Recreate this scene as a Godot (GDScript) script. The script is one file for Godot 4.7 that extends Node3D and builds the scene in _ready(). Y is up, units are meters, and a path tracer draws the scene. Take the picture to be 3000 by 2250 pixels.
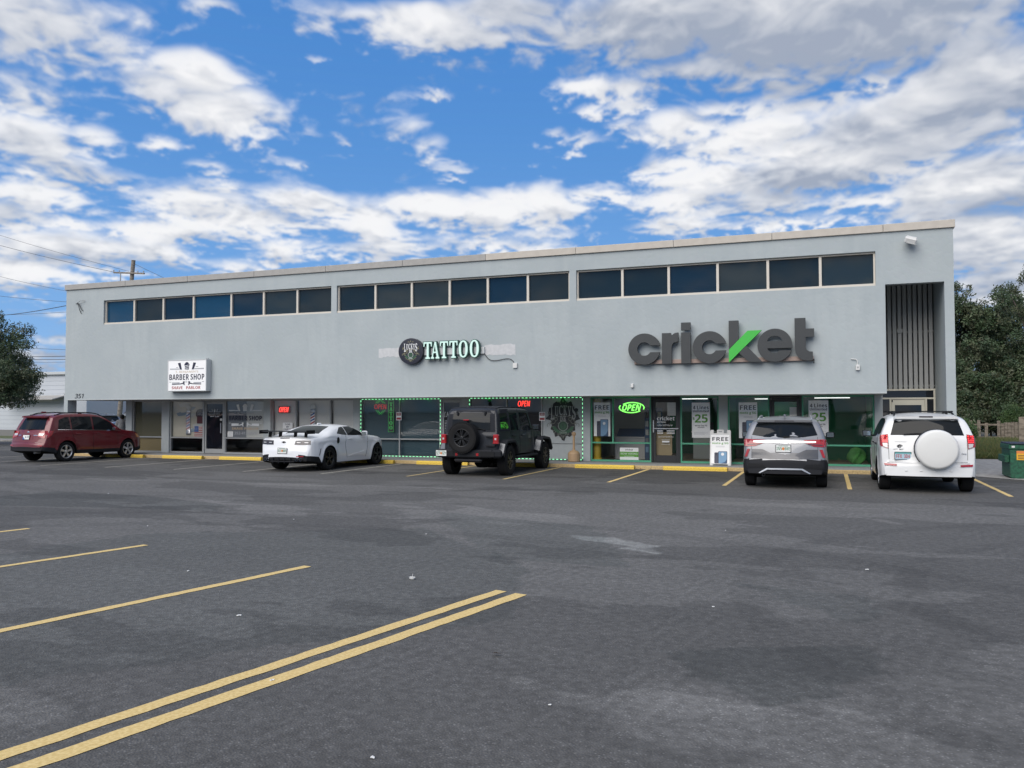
extends Node3D
# A two-storey grey commercial block with shops under its overhang, seen across its car park.
# Axes: the upper facade lies in the plane z = 0, x runs along it, y is up; the camera stands at z = 24.3.

var M := {}
var taken := {}
var fonts := {}
var rng := RandomNumberGenerator.new()


func lin(r: float, g: float, b: float, a := 1.0) -> Color:
	var c := Color(r, g, b).linear_to_srgb()
	c.a = a
	return c


func mk(n: String, c: Color, rough := 0.8, metal := 0.0) -> StandardMaterial3D:
	var m := StandardMaterial3D.new()
	m.resource_name = n
	m.albedo_color = c
	m.roughness = rough
	m.metallic = metal
	M[n] = m
	return m


class MB:
	var v := PackedVector3Array()
	var n := PackedVector3Array()
	var uv := PackedVector2Array()
	var uv2 := PackedVector2Array()
	var ix := PackedInt32Array()

	func tri(a: Vector3, b: Vector3, c: Vector3) -> void:
		var q := (c - a).cross(b - a).normalized()
		var k := v.size()
		v.append(a); v.append(b); v.append(c)
		n.append(q); n.append(q); n.append(q)
		ix.append(k); ix.append(k + 1); ix.append(k + 2)

	func quad(a: Vector3, b: Vector3, c: Vector3, d: Vector3) -> void:
		var q := (c - a).cross(b - a)
		if q.length_squared() < 1e-14:
			q = (d - a).cross(c - a)
		q = q.normalized()
		var k := v.size()
		v.append(a); v.append(b); v.append(c); v.append(d)
		for i in 4:
			n.append(q)
		ix.append_array(PackedInt32Array([k, k + 1, k + 2, k, k + 2, k + 3]))

	func quad_out(a: Vector3, b: Vector3, c: Vector3, d: Vector3, from: Vector3) -> void:
		if (c - a).cross(b - a).dot((a + b + c + d) * 0.25 - from) < 0:
			quad(a, d, c, b)
		else:
			quad(a, b, c, d)

	func tri_out(a: Vector3, b: Vector3, c: Vector3, from: Vector3) -> void:
		if (c - a).cross(b - a).dot((a + b + c) / 3.0 - from) < 0:
			tri(a, c, b)
		else:
			tri(a, b, c)

	func box(c: Vector3, s: Vector3, bev := 0.0, bs := Basis()) -> MB:
		var h := s * 0.5
		bev = minf(bev, minf(h.x, minf(h.y, h.z)) * 0.98)
		for a in 3:
			var p := (a + 1) % 3
			var q := (a + 2) % 3
			for sg in [-1.0, 1.0]:
				var o := [Vector3.ZERO, Vector3.ZERO, Vector3.ZERO, Vector3.ZERO]
				var k := 0
				for e in [[-1, -1], [1, -1], [1, 1], [-1, 1]]:
					var w := Vector3.ZERO
					w[a] = sg * h[a]
					w[p] = e[0] * (h[p] - bev)
					w[q] = e[1] * (h[q] - bev)
					o[k] = c + bs * w
					k += 1
				quad_out(o[0], o[1], o[2], o[3], c)
		if bev > 0.0:
			for a in 3:
				var p := (a + 1) % 3
				var q := (a + 2) % 3
				for sp in [-1.0, 1.0]:
					for sq in [-1.0, 1.0]:
						var o := []
						for e in [[-1, 0], [1, 0], [1, 1], [-1, 1]]:
							var w := Vector3.ZERO
							w[a] = e[0] * (h[a] - bev)
							w[p] = sp * (h[p] if e[1] == 0 else h[p] - bev)
							w[q] = sq * (h[q] - bev if e[1] == 0 else h[q])
							o.append(c + bs * w)
						quad_out(o[0], o[1], o[2], o[3], c)
			for sx in [-1.0, 1.0]:
				for sy in [-1.0, 1.0]:
					for sz in [-1.0, 1.0]:
						var g := Vector3(sx, sy, sz)
						var i := g * (h - Vector3.ONE * bev)
						tri_out(c + bs * Vector3(g.x * h.x, i.y, i.z), c + bs * Vector3(i.x, g.y * h.y, i.z), c + bs * Vector3(i.x, i.y, g.z * h.z), c)
		return self

	# a box given by its limits
	func lim(x0: float, x1: float, y0: float, y1: float, z0: float, z1: float, bev := 0.0) -> MB:
		return box(Vector3(x0 + x1, y0 + y1, z0 + z1) * 0.5, Vector3(absf(x1 - x0), absf(y1 - y0), absf(z1 - z0)), bev)

	func rect(x0: float, x1: float, y0: float, y1: float, z: float) -> MB:
		quad(Vector3(x0, y0, z), Vector3(x0, y1, z), Vector3(x1, y1, z), Vector3(x1, y0, z))
		return self

	# rows of points; smooth normals; rows run so that (next row) x (next column) points inwards unless flip
	func grid(P: Array, flip := false, closed := false) -> MB:
		var R := P.size()
		var C: int = P[0].size()
		var k := v.size()
		for i in R:
			for j in C:
				var i0 := maxi(i - 1, 0)
				var i1 := mini(i + 1, R - 1)
				var j0 := j - 1
				var j1 := j + 1
				if closed:
					j0 = (j - 1 + C - 1) % (C - 1) if j == 0 else j0
					j1 = 1 if j == C - 1 else j1
				else:
					j0 = maxi(j0, 0)
					j1 = mini(j1, C - 1)
				var du: Vector3 = P[i1][j] - P[i0][j]
				var dv: Vector3 = P[i][j1] - P[i][j0]
				var q := dv.cross(du)
				if q.length_squared() < 1e-16:
					q = Vector3.UP
				q = q.normalized()
				v.append(P[i][j])
				n.append(-q if flip else q)
		for i in R - 1:
			for j in C - 1:
				var a := k + i * C + j
				var b := a + C
				if flip:
					ix.append_array(PackedInt32Array([a, a + 1, b, a + 1, b + 1, b]))
				else:
					ix.append_array(PackedInt32Array([a, b, a + 1, a + 1, b, b + 1]))
		return self

	# profile of (radius, height) turned about the y axis of xf
	func lathe(pr: PackedVector2Array, seg := 24, xf := Transform3D()) -> MB:
		var P := []
		for p in pr:
			var row := PackedVector3Array()
			for j in seg + 1:
				var a := TAU * j / seg
				row.append(xf * Vector3(cos(a) * maxf(p.x, 0.0002), p.y, sin(a) * maxf(p.x, 0.0002)))
			P.append(row)
		return grid(P, true, true)

	func tube(path: PackedVector3Array, r: float, seg := 6, r1 := -1.0) -> MB:
		var P := []
		var up := Vector3.UP
		for i in path.size():
			var t := (path[mini(i + 1, path.size() - 1)] - path[maxi(i - 1, 0)]).normalized()
			if absf(t.dot(up)) > 0.95:
				up = Vector3.RIGHT
			var s := t.cross(up).normalized()
			var u := s.cross(t)
			var rr := r if r1 < 0 else lerpf(r, r1, float(i) / maxf(1.0, path.size() - 1.0))
			var row := PackedVector3Array()
			for j in seg + 1:
				var a := TAU * j / seg
				row.append(path[i] + (s * cos(a) + u * sin(a)) * rr)
			P.append(row)
		grid(P, true, true)
		for e in [0, path.size() - 1]:
			for j in seg:
				tri_out(path[e], P[e][j], P[e][j + 1], path[1 if e == 0 else e - 1])
		return self

	# a polygon in the xy plane given depth from z0 (back) to z1 (front)
	func extrude(poly: PackedVector2Array, z0: float, z1: float, xf := Transform3D()) -> MB:
		var p := poly
		if Geometry2D.is_polygon_clockwise(p):
			p = p.duplicate()
			p.reverse()
		var t := Geometry2D.triangulate_polygon(p)
		for i in range(0, t.size(), 3):
			var a := p[t[i]]
			var b := p[t[i + 1]]
			var c := p[t[i + 2]]
			if (b - a).cross(c - a) > 0:
				var sw := b
				b = c
				c = sw
			tri(xf * Vector3(a.x, a.y, z1), xf * Vector3(b.x, b.y, z1), xf * Vector3(c.x, c.y, z1))
			tri(xf * Vector3(a.x, a.y, z0), xf * Vector3(c.x, c.y, z0), xf * Vector3(b.x, b.y, z0))
		for i in p.size():
			var a := p[i]
			var b := p[(i + 1) % p.size()]
			quad(xf * Vector3(a.x, a.y, z0), xf * Vector3(a.x, a.y, z1), xf * Vector3(b.x, b.y, z1), xf * Vector3(b.x, b.y, z0))
		return self

	func mesh() -> ArrayMesh:
		var arr := []
		arr.resize(Mesh.ARRAY_MAX)
		arr[Mesh.ARRAY_VERTEX] = v
		arr[Mesh.ARRAY_NORMAL] = n
		if uv.size() == v.size():
			arr[Mesh.ARRAY_TEX_UV] = uv
		if uv2.size() == v.size():
			arr[Mesh.ARRAY_TEX_UV2] = uv2
		arr[Mesh.ARRAY_INDEX] = ix
		var m := ArrayMesh.new()
		if v.size():
			m.add_surface_from_arrays(Mesh.PRIMITIVE_TRIANGLES, arr)
		return m


func numbered(n: String) -> String:
	if not taken.has(n):
		taken[n] = 0
		return n
	taken[n] += 1
	return "%s_%03d" % [n, taken[n]]


func tag(o: Node, label: String, category: String, group := "") -> Node:
	o.set_meta("label", label)
	o.set_meta("category", category)
	if group:
		o.set_meta("group", group)
	return o


func thing(called: String, label: String, category: String, at := Vector3.ZERO, turn := 0.0, group := "") -> Node3D:
	var o := Node3D.new()
	o.name = numbered(called)
	add_child(o)
	o.position = at
	o.rotation.y = turn
	tag(o, label, category, group)
	return o


# one mesh under a parent
func part(called: String, mb, m: Material, parent: Node, label := "") -> MeshInstance3D:
	var o := MeshInstance3D.new()
	o.name = called
	o.mesh = mb.mesh() if mb is MB else mb
	o.material_override = m
	parent.add_child(o, true)
	if label:
		o.set_meta("label", label)
	return o


# a thing that is one mesh
func solo(called: String, mb, m: Material, label: String, category: String, group := "") -> MeshInstance3D:
	var o := part(numbered(called), mb, m, self)
	tag(o, label, category, group)
	return o


func setting(called: String, mb, m: Material) -> MeshInstance3D:
	var o := part(numbered(called), mb, m, self)
	o.set_meta("kind", "structure")
	return o


func font(n: String) -> Font:
	if not fonts.has(n):
		var f := SystemFont.new()
		f.font_names = PackedStringArray(["Droid Serif" if n.begins_with("serif") else "Droid Sans"])
		f.font_weight = 700 if n.ends_with("bold") else 400
		fonts[n] = f
	return fonts[n]


# lettering fitted into x0..x1, y0..y1 on the plane z, raised by depth
func text_mesh(s: String, x0: float, x1: float, y0: float, y1: float, z: float, fnt := "sans_bold", depth := 0.006, slant := 0.0) -> ArrayMesh:
	var t := TextMesh.new()
	t.text = s
	t.font = font(fnt)
	t.font_size = 48
	t.pixel_size = 0.01
	t.depth = 0.1
	t.curve_step = 1.5
	var arr := t.get_mesh_arrays()
	var out := MB.new()
	var vs: PackedVector3Array = arr[Mesh.ARRAY_VERTEX]
	var lo := Vector3.ONE * 1e9
	var hi := -lo
	for p in vs:
		lo = lo.min(p)
		hi = hi.max(p)
	var sc := Vector3((x1 - x0) / (hi.x - lo.x), (y1 - y0) / (hi.y - lo.y), depth / (hi.z - lo.z))
	for p in vs:
		var q := (p - lo) * sc + Vector3(x0, y0, z)
		q.x += (q.y - y0) * slant
		out.v.append(q)
	var ns: PackedVector3Array = arr[Mesh.ARRAY_NORMAL]
	for q in ns:
		out.n.append((q / sc).normalized())
	out.ix = arr[Mesh.ARRAY_INDEX]
	return out.mesh()


func text(s: String, x0: float, x1: float, y0: float, y1: float, z: float, m: Material, parent: Node, fnt := "sans_bold", depth := 0.006, called := "lettering", slant := 0.0) -> MeshInstance3D:
	return part(called, text_mesh(s, x0, x1, y0, y1, z, fnt, depth, slant), m, parent)


func ellipse(cx: float, cy: float, rx: float, ry: float, seg := 32) -> PackedVector2Array:
	var p := PackedVector2Array()
	for i in seg:
		p.append(Vector2(cx + rx * cos(TAU * i / seg), cy + ry * sin(TAU * i / seg)))
	return p


# a ring or an arc of a ring, as one polygon
func arc(cx: float, cy: float, rx: float, ry: float, w: float, a0: float, a1: float, seg := 28) -> PackedVector2Array:
	var p := PackedVector2Array()
	for i in seg + 1:
		var a := lerpf(a0, a1, float(i) / seg)
		p.append(Vector2(cx + rx * cos(a), cy + ry * sin(a)))
	for i in seg + 1:
		var a := lerpf(a1, a0, float(i) / seg)
		p.append(Vector2(cx + (rx - w) * cos(a), cy + (ry - w) * sin(a)))
	return p


func pv(a: Array) -> PackedVector2Array:
	var p := PackedVector2Array()
	for i in range(0, a.size(), 2):
		p.append(Vector2(a[i], a[i + 1]))
	return p


# noise picture as a texture between two colours (both linear)
func noise_tex(size: int, freq: float, oct: int, c0: Color, c1: Color, sd: int, sharp := 1.0, stretch := Vector2.ONE) -> ImageTexture:
	var nz := FastNoiseLite.new()
	nz.seed = sd
	nz.noise_type = FastNoiseLite.TYPE_SIMPLEX_SMOOTH
	nz.frequency = freq
	nz.fractal_octaves = oct
	var im := nz.get_seamless_image(int(size / stretch.x), int(size / stretch.y))
	im.resize(size, size, Image.INTERPOLATE_CUBIC)
	im.convert(Image.FORMAT_RGB8)
	var d := im.get_data()
	var lut := PackedByteArray()
	for i in 256:
		var t := clampf((i / 255.0 - 0.5) * sharp + 0.5, 0.0, 1.0)
		var c := c0.lerp(c1, t).linear_to_srgb()
		lut.append(c.r8); lut.append(c.g8); lut.append(c.b8)
	for i in range(0, d.size(), 3):
		var k := d[i] * 3
		d[i] = lut[k]; d[i + 1] = lut[k + 1]; d[i + 2] = lut[k + 2]
	return ImageTexture.create_from_image(Image.create_from_data(size, size, false, Image.FORMAT_RGB8, d))


func tri_mat(n: String, tex: Texture2D, scale: float, rough := 0.9, bump: Texture2D = null, bump_cm := 0.3) -> StandardMaterial3D:
	var m := mk(n, Color.WHITE, rough)
	m.albedo_texture = tex
	m.uv1_triplanar = true
	m.uv1_world_triplanar = true
	m.uv1_scale = Vector3.ONE * scale
	if bump:
		m.heightmap_enabled = true
		m.heightmap_texture = bump
		m.heightmap_scale = bump_cm
	return m


func glow(n: String, c: Color, energy: float) -> StandardMaterial3D:
	var m := mk(n, c, 0.5)
	m.emission_enabled = true
	m.emission = c
	m.emission_energy_multiplier = energy
	return m


func pane_mat(n: String, c: Color, rough := 0.02) -> StandardMaterial3D:
	var m := mk(n, c, rough)
	m.transparency = BaseMaterial3D.TRANSPARENCY_ALPHA
	return m


func paint(n: String, c: Color, metal := 0.0, rough := 0.4) -> StandardMaterial3D:
	var m := mk(n, c, rough, metal)
	m.clearcoat_enabled = true
	m.clearcoat = 0.6
	m.clearcoat_roughness = 0.05
	return m


func poly_wall(mb: MB, x0: float, x1: float, y0: float, y1: float, zf: float, zb: float, holes: Array) -> void:
	# a wall from zb to zf with rectangular openings, no faces overlapping
	var xs := [x0, x1]
	var ys := [y0, y1]
	for h in holes:
		for e in [h[0], h[1]]:
			if e > x0 and e < x1 and not xs.has(e):
				xs.append(e)
		for e in [h[2], h[3]]:
			if e > y0 and e < y1 and not ys.has(e):
				ys.append(e)
	xs.sort()
	ys.sort()
	var full := func(i: int, j: int) -> bool:
		if i < 0 or j < 0 or i >= xs.size() - 1 or j >= ys.size() - 1:
			return false
		var cx: float = (xs[i] + xs[i + 1]) * 0.5
		var cy: float = (ys[j] + ys[j + 1]) * 0.5
		for h in holes:
			if cx > h[0] and cx < h[1] and cy > h[2] and cy < h[3]:
				return false
		return true
	for i in xs.size() - 1:
		for j in ys.size() - 1:
			if not full.call(i, j):
				continue
			var a: float = xs[i]
			var b: float = xs[i + 1]
			var c: float = ys[j]
			var d: float = ys[j + 1]
			var o := Vector3((a + b) / 2, (c + d) / 2, (zf + zb) / 2)
			mb.quad_out(Vector3(a, c, zf), Vector3(b, c, zf), Vector3(b, d, zf), Vector3(a, d, zf), o)
			mb.quad_out(Vector3(a, c, zb), Vector3(b, c, zb), Vector3(b, d, zb), Vector3(a, d, zb), o)
			if not full.call(i - 1, j):
				mb.quad_out(Vector3(a, c, zf), Vector3(a, d, zf), Vector3(a, d, zb), Vector3(a, c, zb), o)
			if not full.call(i + 1, j):
				mb.quad_out(Vector3(b, c, zf), Vector3(b, d, zf), Vector3(b, d, zb), Vector3(b, c, zb), o)
			if not full.call(i, j - 1):
				mb.quad_out(Vector3(a, c, zf), Vector3(b, c, zf), Vector3(b, c, zb), Vector3(a, c, zb), o)
			if not full.call(i, j + 1):
				mb.quad_out(Vector3(a, d, zf), Vector3(b, d, zf), Vector3(b, d, zb), Vector3(a, d, zb), o)


# painted render on a wall: broad blotches, upright rain streaks and a few paler touch-ups
func wall_tex(c0: Color, c1: Color, sd: int) -> ImageTexture:
	var S := 768
	var layers := []
	for q in [[0.006, 5, 1, 1], [0.03, 4, 1, 8], [0.004, 2, 1, 1]]:
		var nz := FastNoiseLite.new()
		nz.seed = sd + layers.size()
		nz.frequency = q[0]
		nz.fractal_octaves = q[1]
		var im := nz.get_seamless_image(S / q[2], S / q[3])
		im.resize(S, S, Image.INTERPOLATE_CUBIC)
		im.convert(Image.FORMAT_L8)
		layers.append(im.get_data())
	var d := PackedByteArray()
	d.resize(S * S * 3)
	var la: PackedByteArray = layers[0]
	var lb: PackedByteArray = layers[1]
	var lc: PackedByteArray = layers[2]
	for i in S * S:
		var t := (la[i] - 128) / 128.0 * 0.5 + (lb[i] - 128) / 128.0 * 0.55 * clampf((lc[i] - 90) / 80.0, 0.0, 1.0)
		if lc[i] > 188:
			t += 0.28
		var c := c0.lerp(c1, clampf(0.5 + t, 0.0, 1.0)).linear_to_srgb()
		d[i * 3] = c.r8; d[i * 3 + 1] = c.g8; d[i * 3 + 2] = c.b8
	return ImageTexture.create_from_image(Image.create_from_data(S, S, false, Image.FORMAT_RGB8, d))


# ---------------------------------------------------------------- sky
# cloud banks as azimuth, elevation, half widths (degrees), strength, lightness
var banks := PackedFloat32Array([
		-50.7,22.7,6.0,3.1,1.00,0.55, -51.7,18.8,3.9,2.1,0.80,0.60, -45.4,24.1,2.4,1.1,0.50,0.70, -42.1,21.3,2.9,1.5,1.00,0.95,
		-40.4,19.1,4.9,1.8,1.10,0.90, -45.0,19.8,3.0,1.8,0.80,0.75, -36.9,19.1,1.8,1.3,0.70,0.85, -47.5,18.8,1.0,0.8,0.50,0.70,
		-51.3,15.9,3.6,1.7,0.90,0.75, -47.6,16.8,1.9,1.0,0.80,0.80, -43.7,16.9,1.8,0.8,0.85,0.85, -49.9,14.5,4.2,1.2,0.80,0.60,
		-46.6,14.5,3.5,0.7,0.60,0.70, -50.9,12.9,3.0,1.1,0.90,0.85, -40.4,15.8,1.3,0.6,0.60,0.80, -34.6,16.5,1.8,0.4,0.45,0.70,
		-33.3,17.1,0.9,0.4,0.50,0.80, -34.0,18.5,0.9,0.5,0.50,0.80, -32.1,18.1,0.9,0.4,0.60,0.80, -42.0,13.5,4.4,1.2,1.10,1.00,
		-39.0,12.7,7.1,1.3,1.10,0.80, -34.6,13.9,4.5,1.2,1.10,1.00, -30.5,13.2,2.8,1.6,1.00,0.90, -43.2,11.5,4.7,0.7,1.00,0.90,
		-39.5,14.7,1.1,0.5,0.70,0.90, -34.2,14.5,1.4,0.4,0.80,1.00, -40.3,14.6,2.6,0.6,0.60,0.80, -51.6,11.5,2.1,1.2,0.90,0.80,
		-49.1,11.5,1.3,0.5,0.80,0.90, -49.0,9.8,6.1,1.4,1.10,0.75, -51.5,8.5,3.9,1.2,1.10,0.65, -44.2,10.2,2.8,1.0,0.90,0.85,
		-36.4,10.5,2.4,1.1,1.00,1.00, -31.6,11.0,5.8,1.0,0.90,0.90, -39.0,9.4,3.2,0.9,0.80,0.80, -29.6,12.1,2.1,1.1,1.00,1.00,
		-26.5,14.2,3.1,1.1,1.10,1.00, -22.9,13.8,3.8,1.1,1.10,0.95, -21.0,14.7,2.6,1.1,1.00,1.00, -18.1,14.2,2.6,1.6,1.10,1.00,
		-22.0,12.6,1.4,0.7,0.80,0.95, -22.9,11.5,6.2,0.8,0.90,0.90, -16.9,11.2,2.9,0.6,0.80,0.90, -19.1,12.2,4.3,0.6,0.60,0.70,
		-32.4,25.3,3.9,1.1,0.70,0.60, -27.7,25.7,7.9,1.5,1.10,0.75, -23.4,24.8,4.8,1.0,0.80,0.60, -20.5,26.4,7.3,1.2,0.80,0.40,
		-34.0,23.1,2.1,0.3,0.45,0.70, -26.5,21.4,1.8,0.4,0.75,0.85, -27.5,19.0,1.4,1.1,0.50,0.75, -25.6,18.0,1.2,1.2,0.70,0.80,
		-24.4,16.7,1.4,0.4,0.60,0.85, -24.6,15.9,1.0,0.3,0.70,0.90, -22.0,17.0,1.4,0.4,0.55,0.75, -40.9,25.4,1.9,0.6,0.70,0.80,
		-18.8,17.0,3.1,0.4,0.50,0.70, -15.7,21.7,2.6,0.9,1.10,1.00, -12.6,21.4,2.6,1.0,0.90,0.80, -12.2,20.4,2.1,0.6,0.80,0.90,
		-15.0,20.2,1.4,0.4,0.70,0.90, -18.6,24.0,1.7,0.5,0.50,0.70, -17.9,18.8,1.4,0.7,0.80,0.90, -16.0,18.4,1.9,0.7,0.80,0.90,
		-16.0,17.8,0.7,0.3,0.70,0.90, -13.3,19.2,1.7,0.5,0.60,0.75, -13.1,18.5,1.2,0.3,0.60,0.80, -8.6,25.3,13.9,2.6,1.20,0.25,
		2.3,23.6,12.3,3.4,1.30,0.20, -5.2,22.4,9.0,1.2,0.90,0.30, 9.1,19.2,5.5,3.8,1.20,0.35, 5.2,16.9,8.2,2.4,1.20,0.50,
		-8.7,19.0,4.1,1.5,1.10,0.90, -4.1,18.2,3.5,1.2,1.10,1.00, -5.7,19.8,4.5,1.0,1.00,0.75, -0.9,16.8,3.8,0.8,1.10,0.90,
		-6.4,17.5,4.5,0.9,1.00,0.85, -9.8,16.5,3.0,0.9,1.10,1.00, -7.5,15.6,3.9,1.0,1.10,0.95, -0.9,15.1,7.5,1.3,1.10,0.40,
		4.2,15.4,5.0,1.2,1.10,0.90, 9.0,14.0,5.5,2.4,1.20,0.45, -13.8,14.9,2.4,0.7,0.90,0.90, -8.9,14.2,4.1,0.9,1.00,0.95,
		-3.1,13.6,5.0,1.1,1.00,0.70, 2.2,13.4,4.7,0.8,1.00,0.85, -2.0,12.4,7.1,0.7,1.00,0.80, -8.7,12.6,4.6,0.6,0.80,0.85,
		8.9,10.4,5.4,2.6,1.20,0.45, 10.6,7.2,5.2,1.8,1.10,0.40, -7.3,13.0,1.4,0.4,0.80,0.90, 7.1,11.8,2.3,0.8,1.00,0.90,
		-14.1,12.1,1.9,0.4,0.60,0.80, 8.4,13.7,2.0,0.6,1.10,0.90, 3.5,20.5,1.8,0.5,0.90,0.85, 6.2,18.1,3.8,0.8,1.00,0.80])
var nz_a := FastNoiseLite.new()
var nz_b := FastNoiseLite.new()
var nz_c := FastNoiseLite.new()


func sky_colour(az: float, el: float) -> Color:
	var e := deg_to_rad(el)
	var a := deg_to_rad(az)
	var up := sin(e)
	var h := clampf(up, 0.0, 1.0)
	# clear air: deep blue above, paler towards the horizon
	var t := pow(1.0 - h, 3.0)
	var c := Color(0.058, 0.215, 0.58).lerp(Color(0.125, 0.36, 0.78), clampf(t * 1.25, 0, 1)).lerp(Color(0.34, 0.55, 0.83), pow(1.0 - h, 7.0))
	var s := 1.0 / (up + 0.16)
	var p := Vector2(sin(a), -cos(a)) * cos(e) * s * 10.0
	var w := nz_c.get_noise_2dv(p * 0.9)
	var q := p + Vector2(w, nz_c.get_noise_2dv(p * 0.9 + Vector2(40, 9))) * 0.5
	var n := nz_a.get_noise_2dv(q)
	var f := nz_b.get_noise_2dv(q)
	var cov := 0.0
	var li := 0.0
	var sum := 0.0001
	for i in range(0, banks.size(), 6):
		var dx := (az - banks[i] + w * 1.6) / banks[i + 2]
		if absf(dx) > 1.9:
			continue
		var dy := (el - banks[i + 1] + f * 0.8) / banks[i + 3]
		var d := dx * dx + dy * dy
		if d < 3.4:
			# flat bases, domed tops
			var k := exp(-d * (1.25 if dy > 0.0 else 1.0)) * banks[i + 4]
			cov = maxf(cov, k) + minf(cov, k) * 0.15
			k *= k
			sum += k
			li += k * (banks[i + 5] + dy * 0.30)
	# away from the mapped banks the same kind of broken cloud goes on
	var far := smoothstep(14.0, 26.0, maxf(maxf(az - 2.0, -56.0 - az + 14.0), (el - 14.0) * 1.15))
	var wide := 0.52 + 0.45 * nz_c.get_noise_2dv(p * 0.22 + Vector2(7, 3))
	cov = lerpf(cov, wide, far)
	li = lerpf(li / sum, 0.55 + 0.3 * nz_c.get_noise_2dv(p * 0.4), far)
	cov = maxf(cov, 0.62 * smoothstep(7.5, 3.0, el))
	var den := smoothstep(0.20, 0.88, cov * 0.96 + n * 0.66 + f * 0.42)
	if den < 0.004:
		return c
	var off := Vector2(sin(a), -cos(a)) * cos(e) * (1.0 / (sin(e + 0.02) + 0.16)) * 10.0
	var rel := n - nz_a.get_noise_2dv(q + (off - p) * 0.8)
	var core := smoothstep(0.4, 1.3, cov + n * 0.5)
	var l := clampf(li * 0.92 + rel * 0.85 + f * 0.24 - core * 0.10 + 0.07, 0.0, 1.0)
	var cl := Color(0.36, 0.41, 0.51).lerp(Color(0.93, 0.93, 0.94), l)
	return c.lerp(cl, den * lerpf(0.88, 0.98, core))


func sky_block(W: int, az0: float, el1: float, step: float, rows: int) -> Image:
	var lines := []
	lines.resize(rows)
	var work := func(r: int) -> void:
		var d := PackedByteArray()
		d.resize(W * 3)
		for k in W:
			var c := sky_colour(az0 + (k + 0.5) * step, el1 - (r + 0.5) * step).linear_to_srgb()
			d[k * 3] = c.r8; d[k * 3 + 1] = c.g8; d[k * 3 + 2] = c.b8
		lines[r] = d
	var id := WorkerThreadPool.add_group_task(work, rows)
	WorkerThreadPool.wait_for_group_task_completion(id)
	var all := PackedByteArray()
	for l in lines:
		all.append_array(l)
	return Image.create_from_data(W, rows, false, Image.FORMAT_RGB8, all)


func make_sky() -> Texture2D:
	nz_a.seed = 11
	nz_a.frequency = 0.22
	nz_a.fractal_octaves = 5
	nz_a.fractal_gain = 0.52
	nz_b.seed = 5
	nz_b.frequency = 1.25
	nz_b.fractal_octaves = 5
	nz_b.fractal_gain = 0.55
	nz_c.seed = 23
	nz_c.frequency = 0.3
	nz_c.fractal_octaves = 3
	# the whole dome coarsely, then finely where the sky stands over the roofs
	var im := sky_block(768, -180.0, 90.0, 360.0 / 768, 192)
	im.resize(4096, 1024, Image.INTERPOLATE_CUBIC)
	var st := 360.0 / 4096
	var cols := 864
	var rows := 352
	im.blit_rect(sky_block(cols, -st * 672, st * rows, st, rows), Rect2i(0, 0, cols, rows), Vector2i(2048 - 672, 1024 - rows))
	var full := Image.create(4096, 2048, false, Image.FORMAT_RGB8)
	full.fill(Color(0.42, 0.42, 0.43))
	# columns run from -z round by +x: azimuth 0 lies at the picture's first column
	full.blit_rect(im, Rect2i(2048, 0, 2048, 1024), Vector2i(0, 0))
	full.blit_rect(im, Rect2i(0, 0, 2048, 1024), Vector2i(2048, 0))
	return ImageTexture.create_from_image(full)


func light_and_camera() -> void:
	var cam := Camera3D.new()
	cam.name = "camera"
	add_child(cam)
	cam.position = Vector3(0, 1.7138, 24.327)
	cam.basis = Basis(Vector3.UP, deg_to_rad(20.545)) * Basis(Vector3.RIGHT, deg_to_rad(1.949)) * Basis(Vector3.BACK, deg_to_rad(-0.074))
	cam.fov = 50.077
	cam.near = 0.05
	cam.far = 3000.0
	cam.current = true
	var env := Environment.new()
	env.background_mode = Environment.BG_SKY
	env.sky = Sky.new()
	var sm := PanoramaSkyMaterial.new()
	sm.panorama = make_sky()
	env.sky.sky_material = sm
	env.background_energy_multiplier = 0.42
	env.tonemap_mode = Environment.TONE_MAPPER_LINEAR
	env.tonemap_exposure = 2.4
	env.sdfgi_enabled = true
	env.ssao_enabled = true
	env.ssil_enabled = true
	var we := WorldEnvironment.new()
	we.name = "environment"
	we.environment = env
	add_child(we)
	# the sun stands high behind thin cloud: broad and soft
	var sun := DirectionalLight3D.new()
	sun.name = "sun"
	sun.light_energy = 0.5
	sun.light_angular_distance = 60.0
	sun.light_color = Color(1.0, 0.97, 0.93)
	sun.shadow_enabled = true
	add_child(sun)
	sun.look_at_from_position(Vector3(-8, 31, 34), Vector3.ZERO)


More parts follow.
